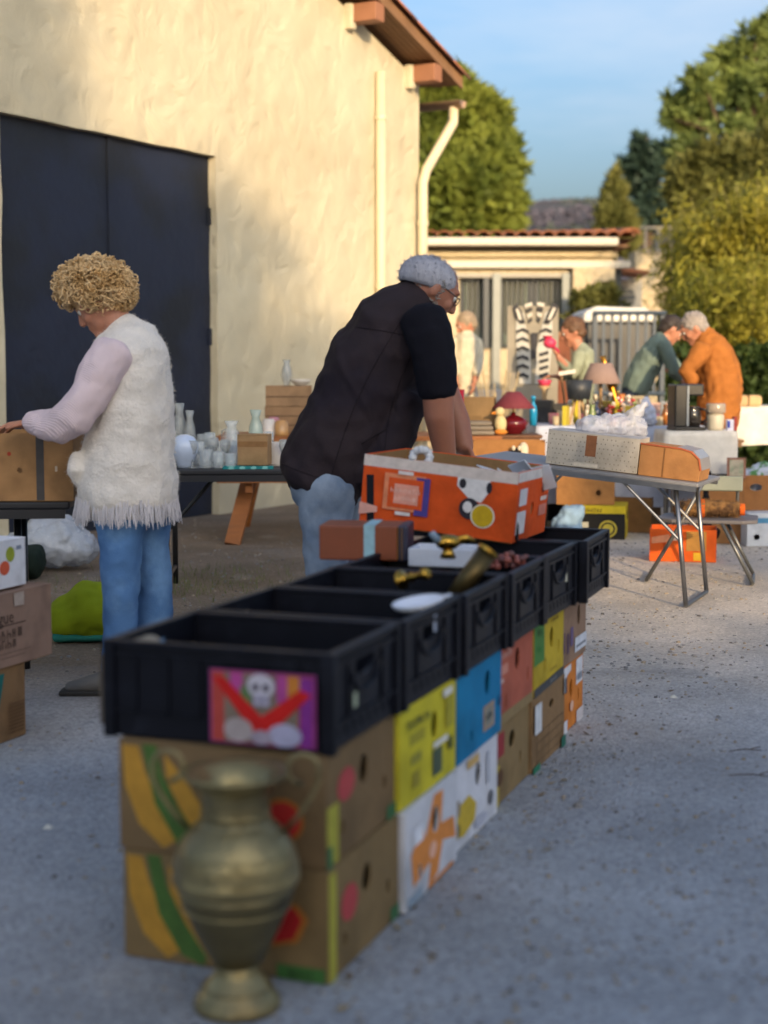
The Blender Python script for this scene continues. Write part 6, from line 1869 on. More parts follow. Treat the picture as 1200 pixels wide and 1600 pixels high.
tb_ = thing('plush_toy', 'cream and black plush toy hanging over the open carton', 'toy', on(818, 700, 10.40, 0.66))
MB().ball((0, 0, 0.02), (.035, .035, .06), 12, 8).build('body', cloth('#c3b8a4'), tb_, smooth=True)
MB().ball((-0.05, -0.01, 0.0), (.042, .035, .045), 12, 8).build('head', cloth('#1c1c20'), tb_, smooth=True)
for k in (-1, 1):
    MB().ball((-0.05 + .02 * k, -0.03, 0.04), (.014, .01, .018), 8, 6).build('ear', cloth('#c3b8a4'), tb_, smooth=True)

# ------------------------------------------------------------------ stall tables under cloths
def cloth_table(name, label, x0, x1, y0, y1, z, hem, m, rotz=0, fold=0.016, lab_cloth=None, seed=1):
    cx, cy = (x0 + x1) / 2, (y0 + y1) / 2
    t = thing(name, label, 'table', (cx, cy, 0), rotz)
    w, d = x1 - x0, y1 - y0
    MB().box((0, 0, z - 0.02), (w - 0.02, d - 0.02, 0.03)).build('table_top', wood('#6d5136'), t)
    for sx in (-1, 1):
        for sy in (-1, 1):
            MB().tube([(sx * (w / 2 - .08), sy * (d / 2 - .08), 0), (sx * (w / 2 - .08), sy * (d / 2 - .08), z - .03)], .018, 8).build('leg', metal('#8a8a8a'), t)
    co = thing('tablecloth', lab_cloth, 'tablecloth', (cx, cy, 0), rotz)
    mb = MB()
    per = []
    nx, ny = int(w / .035), int(d / .035)
    for i in range(nx): per.append((-w / 2 + w * i / nx, -d / 2, 0, -1))
    for i in range(ny): per.append((w / 2, -d / 2 + d * i / ny, 1, 0))
    for i in range(nx): per.append((w / 2 - w * i / nx, d / 2, 0, 1))
    for i in range(ny): per.append((-w / 2, d / 2 - d * i / ny, -1, 0))
    n = len(per)
    rows = 8
    for r in range(rows + 1):
        k = r / rows
        for i, (x, y, nx_, ny_) in enumerate(per):
            f = fold * k * (math.sin(i * 0.55 + seed) + 0.7 * math.sin(i * 0.23 + seed * 2) + 0.4 * math.sin(i * 1.3)) + 0.02 * k + 0.004
            hz_ = hem + 0.015 * math.sin(i * 0.11 + seed)
            mb.v.append((x + nx_ * f, y + ny_ * f, z + 0.002 - (z - hz_) * k))
    for r in range(rows):
        for i in range(n):
            j = (i + 1) % n
            mb.f.append((r * n + j, r * n + i, (r + 1) * n + i, (r + 1) * n + j))
    mb.f.append(tuple(range(n)))
    mb.m = [0] * len(mb.f)
    mb.build('drape', m, co, smooth=True)
    return t
M_CLW = cloth('#b9bfcf', 'stall_cloth_shade_tint')  # white cloth; the blue of its shade is put into the colour
M_CLW2 = cloth('#d6d0c6', 'stall_cloth_white')
X = lambda px, Y: at(px, 680, Y).x
cloth_table('stall_table', 'long stall table of bric-a-brac under a white cloth tinted with its shade', X(838, 11.6), X(1100, 11.6), 11.6, 12.35, 0.80, 0.20, M_CLW, 0, lab_cloth='white cloth, blue shade put into its colour, hanging over the long stall table', seed=1)
cloth_table('stall_table', 'small stall table at the right end carrying the coffee maker', X(1040, 11.0), X(1152, 11.0), 10.95, 11.5, 0.785, 0.50, M_CLW2, R(-3), lab_cloth='white cloth on the small coffee maker table', seed=3)
cloth_table('stall_table', 'stall table at the right edge behind the ochre jacket', X(1128, 13.4), X(1330, 13.4), 13.3, 14.2, 0.90, 0.58, M_CLW2, 0, lab_cloth='white cloth on the table at the right edge', seed=5)
ZS, ZC2, ZR = 0.803, 0.788, 0.903
pl_ = thing('parcel', 'pale parcel lying on the right-hand white tablecloth', 'parcel', on(1160, 620, 13.5, ZR), R(8))
MB().box((0, 0, .05), (.30, .2, .10)).build('wrap', cloth('#b79a74'), pl_, bevel=0.03)
MB().box((0.02, 0, .05), (.02, .206, .106)).build('string', cloth('#7a6448'), pl_)

# lamps and bric-a-brac on the long table
lm = thing('table_lamp', 'maroon lamp with a cone shade and round glazed base', 'lamp', on(802, 665, 11.35, 0.755))
MB().lathe([(.003, 0), (.06, 0), (.065, .01), (.10, .045), (.112, .075), (.10, .105), (.05, .13), (.02, .14), (.015, .16), (.003, .16)], 24).build('base', glaze('#5a141c'), lm, smooth=True)
MB().lathe([(.05, .31), (.16, .19), (.158, .188), (.046, .308)], 28).build('shade', mat('lamp_maroon', '#6e2a34', 0.85), lm, smooth=True)
MB().tube([(0, 0, .15), (0, 0, .30)], .008, 8).build('stem', metal('#a08a4a'), lm)
tb3 = table_simple('side_table', 'small dark side table carrying the maroon lamp', on(802, 700, 11.35, 0), 0.40, 0.34, 0.754, 0, wood('#5c3a20'), wood('#5c3a20'), 0.04, 0.025, 0.016)
ck = thing('plush_duck', 'cream plush duck beside the maroon lamp', 'toy', on(782, 665, 11.22, 0.755))
MB().ball((0, 0, .075), (.045, .05, .07), 14, 9).build('body', cloth('#c9b88a'), ck, smooth=True)
MB().ball((-.005, 0, .165), .036, 12, 8).build('head', cloth('#c9b88a'), ck, smooth=True)
MB().tube([(-.03, -.01, .160), (-.07, -.02, .155)], [.014, .007], 8, flat=.5).build('beak', cloth('#bf7a35'), ck, smooth=True)
MB().ball((.0, -.03, .02), (.05, .03, .022), 10, 6).build('foot', cloth('#bf7a35'), ck, smooth=True)
vessel('blue_bottle', 'bright blue spray bottle beside the maroon lamp', 'bottle', on(833, 668, 11.7, ZS), [(.003, 0), (.028, 0), (.030, .11), (.024, .15), (.012, .165), (.012, .20), (.018, .20), (.018, .225), (.004, .225)], plastic('#1d86b5', .3))
gl_ = thing('dark_lamp', 'dark grey drum lampshade on a wooden tripod', 'lamp', on(904, 662, 11.72, ZS))
MB().lathe([(.085, .20), (.105, .345), (.103, .345), (.083, .20)], 26).build('shade', mat('shade_dark', '#2c3138', 0.5), gl_, smooth=True)
for k in range(3):
    a = 2.09 * k + .5
    MB().bar((.015 * math.cos(a), .015 * math.sin(a), .24), (.08 * math.cos(a), .08 * math.sin(a), 0), .018, .018).build('leg', wood('#a58a66'), gl_)
g2 = thing('taupe_lamp', 'taupe cone lampshade on a turned stem', 'lamp', on(938, 662, 12.1, ZS))
MB().lathe([(.085, .475), (.155, .315), (.153, .313), (.082, .473)], 28).build('shade', mat('shade_taupe', '#8a746c', 0.85), g2, smooth=True)
MB().lathe([(.003, 0), (.06, 0), (.058, .015), (.02, .03), (.014, .09), (.022, .13), (.012, .18), (.012, .34), (.003, .34)], 18).build('stem', wood('#a5835c'), g2, smooth=True)
# wooden clarinet-like candle stand in gold
cs = thing('gilt_stand', 'leaning gilt wooden stand above the bric-a-brac', 'stand', on(972, 640, 12.15, ZS))
a_, b_ = V((0.0, 0, 0)), V((-0.155, 0.02, 0.53))
dv = b_ - a_
MB().tube([a_, a_ + dv * .12, a_ + dv * .2, a_ + dv * .62, a_ + dv * .68], [.03, .03, .022, .032, .020], 14).build('stem', metal('#b37a2c', .35), cs, smooth=True)
MB().tube([a_ + dv * .68, a_ + dv * .78], .020, 12).build('grip', plastic('#1c1712'), cs)
MB().tube([a_ + dv * .78, a_ + dv * .86, a_ + dv * .92, b_], [.020, .032, .018, .022], 14).build('finial', metal('#c08a3a', .35), cs, smooth=True)
for k in range(5):
    MB().ball(a_ + dv * (.15 + .1 * k) + V((.036, -.01, .01)), .014, 8, 6).build('rosette', metal('#a9a06a', .4), cs, smooth=True)
# flowers, statuettes, boxes and books crowding the long table
fl = thing('dried_flowers', 'bunch of dark dried stems behind the grey lampshade', 'flowers', on(938, 660, 11.95, ZS))
for k in range(16):
    a = rc.uniform(-.6, .6)
    MB().tube([(0, 0, 0), (a * .08, rc.uniform(-.05, .05), .12), (a * .2, rc.uniform(-.08, .08), rc.uniform(.18, .28))], [.004, .003, .002], 5).build('stem', mat('stem', '#3c3420', 0.9), fl)
MB().lathe(jar(.05, .12), 14).build('pot', glaze('#3a2c28'), fl, smooth=True)
fw = thing('silk_flowers', 'bouquet of pink and white silk flowers in the bric-a-brac', 'flowers', on(978, 660, 11.85, ZS))
for k in range(26):
    p = V((rc.gauss(0, .07), rc.gauss(0, .04), .16 + rc.gauss(0, .045)))
    MB().ball(p, (rc.uniform(.014, .024),) * 2 + (rc.uniform(.010, .018),), 7, 5).build('bloom', cloth(rc.choice(['#c08a90', '#b0353c', '#d0c4b8', '#d0c4b8', '#c9707e'])), fw)
MB().lathe(vase(.045, .15), 14).build('pot', glaze('#b9b0a0'), fw, smooth=True)
smalls = []
pal = ['#b9a888', '#7d2a2c', '#c9c2b4', '#2c3a5a', '#4a3a2c', '#c2b23c', '#8a8f94', '#c07a80', '#2a2426', '#d0c9bc', '#6a7a4a', '#a5642c']
names = [('china_cup', 'cup'), ('statuette', 'figurine'), ('trinket_box', 'box'), ('perfume_bottle', 'bottle'), ('small_vase', 'vase'), ('book', 'book')]
used = {}
cname = {'#b9a888': 'beige', '#7d2a2c': 'dark red', '#c9c2b4': 'off-white', '#2c3a5a': 'navy', '#4a3a2c': 'dark brown', '#c2b23c': 'yellow', '#8a8f94': 'grey', '#c07a80': 'pink', '#2a2426': 'black', '#d0c9bc': 'white', '#6a7a4a': 'olive', '#a5642c': 'copper'}
def small_item(kind, c, loc, label):
    m = glaze(c)
    if kind == 'china_cup':
        return vessel('china_cup', label, 'cup', loc, tumbler(.035, .07), m, 'small bric-a-brac on the long stall table', handle=True, n=14)
    if kind == 'perfume_bottle':
        return vessel('perfume_bottle', label, 'bottle', loc, bottle(.026, .15), m, 'small bric-a-brac on the long stall table', n=14)
    if kind == 'small_vase':
        return vessel('small_vase', label, 'vase', loc, vase(.035, .16), m, 'small bric-a-brac on the long stall table', n=14)
    t = thing(kind, label, dict(names)[kind], loc, rc.uniform(-.5, .5), 'small bric-a-brac on the long stall table')
    if kind == 'statuette':
        MB().lathe([(.003, 0), (.03, 0), (.03, .012), (.022, .016), (.026, .05), (.016, .08), (.024, .105), (.012, .125), (.003, .126)], 12).build('figure', m, t, smooth=True)
        MB().ball((0, 0, .143), .018, 10, 7).build('head', m, t, smooth=True)
    elif kind == 'trinket_box':
        MB().box((0, 0, .025), (.09, .06, .05)).build('box_body', m, t, bevel=.004)
        MB().box((0, 0, .057), (.094, .064, .012)).build('lid', m, t, bevel=.004)
    else:
        MB().box((0, 0, .075), (.03, .10, .15)).build('cover', m, t, bevel=.003)
        MB().box((0.0, .004, .0765), (.022, .10, .146)).build('pages', card('#b9ae96'), t)
    return t
slots = [(870, 11.75), (884, 11.7), (925, 11.68), (932, 11.9), (944, 11.7), (952, 11.8), (958, 11.68), (966, 11.72), (985, 11.68), (992, 11.85), (1000, 11.7), (1006, 11.95), (1014, 11.72), (1022, 11.9), (1030, 11.72), (948, 12.05), (990, 12.1), (1010, 12.15), (1030, 12.1), (1045, 12.0), (865, 12.0), (880, 12.15), (895, 12.1), (1052, 11.8)]
place_words = ['left end', 'left end front', 'under the grey shade', 'behind the grey shade', 'left of the bouquet', 'left of the bouquet', 'in front of the bouquet', 'in front of the bouquet', 'right of the bouquet', 'right of the bouquet']
slots += [(918, 12.2), (924, 12.25), (930, 12.15), (942, 12.2), (955, 12.2), (962, 12.0), (970, 12.25), (984, 12.2), (996, 12.0), (1002, 12.05), (1016, 12.05), (1024, 12.2), (1036, 11.95), (1040, 11.72), (940, 11.95), (936, 11.68), (918, 11.7), (912, 11.9), (974, 11.68), (980, 11.98), (1008, 11.82), (1018, 11.85), (1046, 11.85), (890, 11.9)]
seen_l = set()
for i, (px, Y) in enumerate(slots):
    kind = names[(i * 5 + i // 7) % 6][0]
    by_ = 'beside the blue bottle' if px < 882 else ('by the dark drum lamp' if px < 915 else ('by the taupe lamp' if px < 956 else ('by the silk bouquet' if px < 985 else ('by the white carrier bag' if px < 1016 else 'left of the coffee maker'))))
    dpt = 'front' if Y < 11.8 else ('back' if Y > 12.0 else 'middle')
    for k in range(12):
        c = pal[(i * 5 + i // 6 + k) % 12]
        lab = '%s %s %s, %s row of stall' % (cname[c], kind.replace('_', ' '), by_, dpt)
        if lab not in seen_l:
            break
    seen_l.add(lab)
    o_ = small_item(kind, c, on(px, 660, Y, ZS), lab)
    k = 1.0 if Y < 11.9 else (1.45 if Y > 12.1 else 1.2)
    o_.scale = (k, k, k)
pf = thing('picture_frame', 'small framed picture leaning at the back of the long table', 'picture', on(1000, 640, 12.25, ZS), (R(-12), 0, R(5)))
MB().box((0, 0, .11), (.30, .015, .22)).build('frame', wood('#8f8468'), pf, bevel=.004)
MB().box((0, -.009, .11), (.25, .004, .17)).build('canvas', mat('painting', '#9a8f78', 0.8, var=0.5, vscale=14, col2='#6a2f30', c2scale=10), pf)
bx1 = carton('kraft_carton', 'kraft carton between the jumper and the ochre jacket', 0.22, 0.22, 0.26, on(1048, 640, 12.6, 0.66), R(4), col='#b07c44', lid=False, cat='carton')
ptb = table_simple('trestle_table', 'plain trestle table behind the long stall table', V((X(1040, 12.7), 12.72, 0)), 1.2, 0.5, 0.66, 0, wood('#7a5a3a'), metal('#7a7a7a'), 0.06, 0.025, 0.015)
carton('pink_carton', 'pale pink open carton left of the coffee maker', 0.20, 0.16, 0.16, on(1030, 660, 12.2, ZS), R(-4), col='#c4a294', lid=False, cat='carton')
# zebra cut-out board standing behind the stall
zb = thing('animal_board', 'grey board with two cut-out striped animal heads rearing up', 'artwork', on(832, 600, 14.0, 0), R(-4))
sZ = 14.0 / 2400
def zx(px): return (px - 832) * sZ
def zzz(py): return at(832, py, 14.0).z
MB().box((0, 0.03, (zzz(478) + 0.3) / 2), (0.46, 0.03, zzz(478) - 0.3)).build('board', mat('board_beige', '#8d877a', 0.85, var=0.15, vscale=5), zb)
M_ZG, M_ZD, M_ZW = ink('#b4b4ae'), ink('#3a3a3e'), ink('#c0bcb2')
def zpoly(name, pts, m, off):
    MB().prism([(zx(a), zzz(b)) for a, b in pts], 0.012, Matrix(((1, 0, 0, 0), (0, 0, -1, 0.014 - off), (0, 1, 0, 0), (0, 0, 0, 1)))).build(name, m, zb)
zpoly('neck', [(806, 500), (812, 485), (818, 490), (822, 520), (828, 545), (830, 600), (812, 600), (808, 560), (806, 530)], M_ZG, 0)
zpoly('neck', [(862, 500), (856, 485), (850, 490), (844, 520), (838, 545), (836, 600), (856, 600), (860, 560), (862, 530)], M_ZG, 0)
zpoly('ear', [(801, 480), (806, 474), (814, 486), (820, 505), (812, 506), (804, 495)], M_ZD, .013)
zpoly('ear', [(805, 484), (808, 481), (813, 492), (815, 500), (810, 500)], M_ZW, .026)
zpoly('ear', [(872, 478), (864, 473), (856, 486), (848, 505), (856, 507), (866, 494)], M_ZD, .013)
zpoly('ear', [(867, 482), (863, 480), (858, 490), (854, 500), (859, 500)], M_ZW, .026)
for k in range(4):
    zpoly('stripe', [(818 + k * 2, 476 + k * 8), (830, 472 + k * 8), (831, 477 + k * 8), (820 + k * 2, 481 + k * 8)], M_ZD if k % 2 else M_ZW, .013)
    zpoly('stripe', [(850 - k * 2, 474 + k * 8), (838, 472 + k * 8), (838, 477 + k * 8), (848 - k * 2, 480 + k * 8)], M_ZD if k % 2 else M_ZW, .013)
for k in range(6):
    y_ = 512 + k * 14
    zpoly('stripe', [(807, y_ + 4), (817, y_), (826, y_ + 5), (826, y_ + 9), (816, y_ + 5), (807, y_ + 9)], M_ZD, .013)
    if k < 2: zpoly('stripe', [(861, y_ + 4), (851, y_), (842, y_ + 5), (842, y_ + 9), (852, y_ + 5), (861, y_ + 9)], M_ZD, .013)
zpoly('eye', ell(817, 503, 2.2, 2.2, 8), M_ZD, .013)
zpoly('eye', ell(851, 503, 2.2, 2.2, 8), M_ZD, .013)
zpoly('muzzle', [(829, 520), (840, 520), (837, 560), (831, 560)], M_ZD, .013)
for k in range(4):
    zpoly('stripe', [(842, 552 + k * 11), (856, 548 + k * 11), (857, 553 + k * 11), (843, 557 + k * 11)], M_ZD, .013)
# pampas and rattan goods around the board
for k, (px, Y, h, lab) in enumerate(((778, 13.2, 1.12, 'sheaf of pale dried grass behind the maroon lamp'),)):
    g_ = thing('dried_grass', lab, 'dried grass', on(px, 600, Y, 0))
    mb = MB()
    for i in range(46):
        a, r = rc.random() * 6.28, rc.uniform(.02, .22)
        hh = h * rc.uniform(.75, 1.1)
        mb.tube([(rc.uniform(-.04, .04), rc.uniform(-.04, .04), .2), (r * .4 * math.cos(a), r * .4 * math.sin(a), hh * .6), (r * math.cos(a), r * math.sin(a), hh)], [.002, .002, .006], 4)
    mb.build('stalks', mat('straw_%d' % k, ['#b5a482', '#a8906a', '#a39a88'][k], 0.9, var=.25), g_)['kind'] = 'stuff'
    MB().lathe([(.003, 0), (.11, 0), (.13, .12), (.11, .42), (.10, .42), (.10, .1), (.003, .08)], 18).build('pot', glaze(['#6a6a66', '#7a5a40', '#55585c'][k]), g_, smooth=True)
bt = table_simple('back_table', 'white-topped table far behind the pampas grass', on(765, 620, 15.0, 0), 1.1, 0.5, 0.82, 0, mat('white_top', '#b9b4b0', 0.6), metal('#777777'), 0.06)
carton('white_carton', 'white carton on the far back table', 0.36, 0.25, 0.2, on(770, 600, 15.0, 0.8205), 0, col='#bdb8b4', lid=True, cat='carton')
# pink things by the woman in sage
ptoy = thing('pink_toy', 'bright pink toy held up by the person in sage', 'toy', at(859, 536, 12.86))
MB().ball((0, 0, 0), (.055, .045, .045), 12, 8).build('body', plastic('#c8385a', .5), ptoy, smooth=True)
MB().lathe([(.02, 0), (.045, .03), (.04, .03), (.015, 0)], 14).build('spout', plastic('#c8385a', .5), ptoy, loc=(-.02, 0, .03))
MB().tube([(.03, 0, -.03), (.06, .01, -.05), (.075, .02, -.075)], .012, 8).build('handle', plastic('#b02f50', .5), ptoy)
p2 = thing('pink_pot', 'pink dish standing on black boxes left of the dark lampshade', 'dish', on(851, 592, 12.95, 0.0))
MB().lathe([(.003, 0), (.04, 0), (.065, .05), (.06, .05), (.03, .01), (.003, .01)], 16).build('bowl', plastic('#c23a5c', .5), p2, loc=(0, 0, 1.09), smooth=True)
MB().lathe([(.003, 0), (.12, 0), (.12, .02), (.02, .04), (.02, 1.05), (.06, 1.09), (.003, 1.09)], 14).build('pedestal', wood('#b39a78'), p2, smooth=True)
for k, (px, w_, h_, lab) in enumerate(((848, .17, .98, 'tall black speaker box behind the blue bottle'), (874, .15, .95, 'second black speaker box left of the dark lampshade'))):
    b__ = thing('speaker_box', lab, 'speaker', on(px, 640, 12.55, 0))
    MB().box((0, 0, h_ / 2), (w_, .2, h_)).build('cabinet', plastic('#141416', .6), b__, bevel=.008)
    MB().lathe([(.004, 0), (.055, 0), (.06, .012), (.03, .006), (.004, .004)], 18, M=Matrix.Rotation(R(90), 3, 'X')).build('cone', plastic('#26262a', .7), b__, loc=(0, -.101, h_ - .12))
brd = thing('white_board', 'small white strip board leaning by the person in sage', 'board', at(886, 582, 12.75), (0, R(-8), 0))
MB().box((0, 0, 0), (.14, .02, .03)).build('board', mat('white_board_m', '#d0c9bc', .7), brd)
MB().tube([(-.05, 0, 0), (-.05, .02, -.45)], .01, 6).build('stick', wood('#7a5a3a'), brd)

# coffee maker and food jar on the small table
cf = thing('coffee_maker', 'black filter coffee maker with glass jug on the small table', 'coffee maker', on(1072, 668, 11.2, ZC2), R(8))
cf.scale = (1.12, 1.12, 1.12)
M_CB = plastic('#08080a', .4)
MB().box((0, 0, .012), (.21, .17, .024)).build('base', M_CB, cf, bevel=.006)
MB().box((-.062, 0, .16), (.085, .16, .275)).build('tank', M_CB, cf, bevel=.010)
MB().box((.035, 0, .262), (.115, .15, .075)).build('filter_head', M_CB, cf, bevel=.010)
MB().box((-.018, -.081, .16), (.012, .004, .26)).build('water_gauge', plastic('#8f969c', .2), cf)
jg = MB().lathe([(.003, .026), (.05, .026), (.058, .07), (.052, .12), (.042, .145), (.046, .155), (.04, .155), (.003, .15)], 20).build('jug', mat('jug_glass', '#3a3632', .08, trans=.4), cf, loc=(.042, 0, 0), smooth=True)
MB().tube([(.04, -.01, .14), (.09, -.012, .13), (.095, -.012, .07), (.055, -.01, .05)], .009, 8).build('handle', M_CB, jg, smooth=True)
fj = thing('food_jar', 'cream lidded kitchen jar right of the coffee maker', 'jar', on(1118, 668, 11.2, ZC2))
MB().lathe([(.003, 0), (.055, 0), (.06, .02), (.062, .10), (.05, .125), (.003, .125)], 22).build('body', plastic('#c3b9a2', .4), fj, smooth=True)
MB().lathe([(.003, .125), (.066, .125), (.070, .14), (.070, .185), (.064, .195), (.003, .195)], 22).build('lid', mat('lid_clear', '#b9aa98', .2, trans=.3), fj, smooth=True)
pc_ = thing('papers', 'small packets with blue and red print beside the cream jar', 'packet', on(1140, 668, 11.15, ZC2), R(14))
MB().box((0, 0, .04), (.05, .03, .08)).build('packet', ink('#b9bcd0'), pc_)
MB().box((-.015, -.017, .045), (.02, .003, .05)).build('blue_print', ink('#2f3f9a'), pc_)
MB().box((.04, 0, .05), (.025, .03, .10)).build('packet', ink('#8a3a34'), pc_)
bgw = thing('white_bag', 'white plastic carrier bag standing on the long table', 'bag', on(1012, 668, 11.62, ZS))
fused('bag_body', [chain([((0, 0, .03), .075, .06), ((.0, 0, .11), .06, .05), ((-.01, 0, .17), .035, .03), ((-.03, 0, .21), .03, .012)], (0, 1, 0))], film('bag_white', '#c3c9da', .85), bgw, .008, 1, wrinkle=.012, wscale=22)

# ------------------------------------------------------------------ folding table in the open, with the long boxes on it
ux, uy = V((0.92, -0.39, 0)).normalized(), V((0.39, 0.92, 0)).normalized()
FT = V((1.60, 7.87, 0)) - ux * 0.60 + uy * 0.28
ang = math.atan2(ux.y, ux.x)
ft = thing('folding_table', 'grey folding table with thin metal legs standing in the gravel', 'table', FT, ang)
TILT = R(5.2)
Rt = Matrix.Rotation(TILT, 3, 'Y')
M_STEEL = metal('#8d8f92', .4)
M_GT = mat('table_grey', '#77787c', .5, var=.12)
top_c = V((0, 0, 0.695))
MB().box(top_c, (1.24, 0.60, 0.022), Rt).build('table_top', M_GT, ft, bevel=.006)
MB().box(top_c + Rt @ V((0, -.29, -.018)), (1.22, .018, .034), Rt).build('edge_rail', M_STEEL, ft)
MB().box(top_c + Rt @ V((0, .29, -.018)), (1.22, .018, .034), Rt).build('edge_rail', M_STEEL, ft)
for sx in (-1, 1):
    for sy in (-1, 1):
        p0 = top_c + Rt @ V((sx * .50, sy * .26, -.03))
        p1 = V((sx * (.56 if sx > 0 else .50), sy * .27, 0.012))
        MB().tube([p0, p1], .0125, 8).build('leg', M_STEEL, ft, smooth=True)
        MB().tube([p0.lerp(p1, .45), top_c + Rt @ V((sx * .22, sy * .26, -.03))], .009, 8).build('brace', M_STEEL, ft)
    MB().tube([(sx * (.56 if sx > 0 else .50), -.27, .012), (sx * (.56 if sx > 0 else .50), .27, .012)], .0125, 8).build('foot_bar', M_STEEL, ft)
ft_m = Matrix.Rotation(ang, 3, 'Z')
def on_ft(x, y, dz=0.012):
    return FT + ft_m @ (top_c + Rt @ V((x, y, dz)))
rotT = (ft_m @ Rt).to_euler()
dots = [('F', 'e', ((0.02 + 0.045 * (i % 22)) + (.02 if (i // 22) % 2 else 0), 0.08 + 0.14 * (i // 22), 0.006, 0.022), '#8a8378') for i in range(22 * 7) if (i * 7) % 5]
pbx = carton('patterned_box', 'long white box with a fine grey pattern and brown flap', 0.50, 0.22, 0.185, on_ft(0.03, -.12), rotT, col='#c0b7a8', lid=True, lidcol='#b5b2b2',
             prints=dots + [('F', 'r', (0.47, 0.40, 0.585, 1.0), '#8a5a3c'), ('F', 'r', (0.36, 0.10, 0.62, 0.20), '#c9bfae')], cat='box')
kb = thing('kraft_package', 'rounded brown cardboard package with its sunlit edge coloured orange on the folding table', 'package', on_ft(0.445, -.10), rotT)
prof_ = [(-0.16, 0), (0.16, 0), (0.165, .06), (0.15, .115), (0.11, .148), (0.05, .16), (-0.16, .165)]
MB().prism(prof_, .26, Matrix(((1, 0, 0, 0), (0, 0, 1, -.13), (0, 1, 0, 0), (0, 0, 0, 1)))).build('wrap', card('#a5764a'), kb, bevel=.004)
MB().tube([(-0.16, -.131, .166), (0.05, -.131, .162), (0.11, -.131, .150), (.152, -.131, .116), (.166, -.131, .06)], .005, 6).build('sunlit_edge', ink('#a85a3c'), kb)  # orange rim stands in for sunlight along the top edge
MB().box((-.03, -.132, .08), (.006, .002, .15)).build('seam', card('#7d5836'), kb)
MB().prism([(.03, .16), (.112, .149), (.152, .114), (.166, .06), (.17, .06), (.155, .12), (.115, .156), (.03, .167)], .24, Matrix(((1, 0, 0, 0), (0, 0, 1, -.115), (0, 1, 0, 0), (0, 0, 0, 1)))).build('plastic_cover', mat('film', '#8f8a88', .3, trans=.2), kb)
pbg = thing('plastic_bag', 'translucent plastic bag draped on the patterned box', 'bag', on_ft(0.06, -.03, .205))
fused('bag_body', [chain([((-.14, -.02, .02), .06, .10), ((-.02, 0, .04), .06, .10), ((.10, 0, .035), .06, .09), ((.18, 0, .02), .045, .07)], (0, 1, 0)), chain([((.10, 0, .05), .05, .05), ((.15, 0, .11), .03, .04), ((.20, 0, .15), .02, .02)], (0, 1, 0))],
      film('film_bag', '#c6cad6', .62), pbg, .009, 1, wrinkle=.018, wscale=20)

# folding camp chair with a fur roll on it, orange box beneath
CH = V((1.86, 8.95, 0))
ch = thing('folding_chair', 'grey folding camp chair behind the folding table legs', 'chair', CH, R(-14))
M_CHT = mat('chair_tube', '#6d6f70', .4, metal=.7)
for sy in (-.20, .20):
    MB().tube([(-.30 if sy < 0 else -.30, sy, .015), (-.12, sy, .33), (.02, sy, .60)], .011, 8).build('leg', M_CHT, ch, smooth=True)
    MB().tube([(.30, sy, .015), (.12, sy, .36)], .011, 8).build('leg', M_CHT, ch, smooth=True)
for x_ in (-.30, .30):
    MB().tube([(x_, -.20, .015), (x_, .20, .015)], .011, 8).build('foot_bar', M_CHT, ch)
seat_p = [(-.27, -.03), (-.25, -.17), (-.18, -.21), (.22, -.21), (.30, -.15), (.30, .15), (.22, .21), (-.18, .21), (-.25, .17)]
MB().prism(seat_p, .022, Matrix.Translation((0.02, 0, .352))).build('seat', mat('chair_seat', '#5c5a5e', .6, var=.1), ch, bevel=.006)
MB().box((0.03, 0.06, .565), (.40, .02, .09), Euler((R(-12), 0, 0)).to_matrix()).build('backrest', mat('chair_back', '#7d8478', .6), ch, bevel=.008)
for sx in (-.15, .2):
    MB().tube([(sx, .10, .37), (sx, .07, .56)], .010, 8).build('back_post', M_CHT, ch)
fu = thing('fur_roll', 'rolled brown fur with orange ends lying on the camp chair', 'roll', CH + Matrix.Rotation(R(-14), 3, 'Z') @ V((0.03, -.04, .376)), R(-8))
fr_ = fused('roll_body', [chain([((-.17, 0, .045), .042, .05), ((0, 0, .05), .048, .055), ((.17, 0, .045), .042, .05)], (0, 1, 0))], mat('fur', '#7a5a34', .95, var=.35, vscale=20, col2='#4a3420', c2scale=14), fu, .010, 2, wrinkle=.008, wscale=30)
fuzz_on(fr_, 'fur', mat('fur', '#7a5a34'), fu, 2600, .02, .0012, rc)
MB().tube([(.185, 0, .045), (.215, 0, .045)], .035, 14).build('end_cap', cloth('#c05a24'), fu)
MB().tube([(-.035, 0, .048), (-.015, 0, .048)], .056, 16).build('strap', cloth('#c05a24'), fu)
carton('orange_carton', 'orange carton with white and yellow patches under the camp chair', 0.42, 0.30, 0.21, V((1.945, 9.92, 0)), R(-12), col='#cf5a22', lid=False, facecol={'R': '#a8553a'},
       holes={'F': [(0.22, 0.52, .012, .018), (0.50, 0.80, .02, .014)]}, prints=[('F', 'p', [(0.03, .55), (.30, .62), (.30, .85), (.03, .75)], '#d08a66'), ('F', 'r', (.66, .06, .84, .30), '#c9a22c'), ('F', 'r', (.34, .66, .44, .84), '#d8b8a4'), ('F', 'r', (.55, .35, .85, .95), '#a87a3c')], cat='carton')

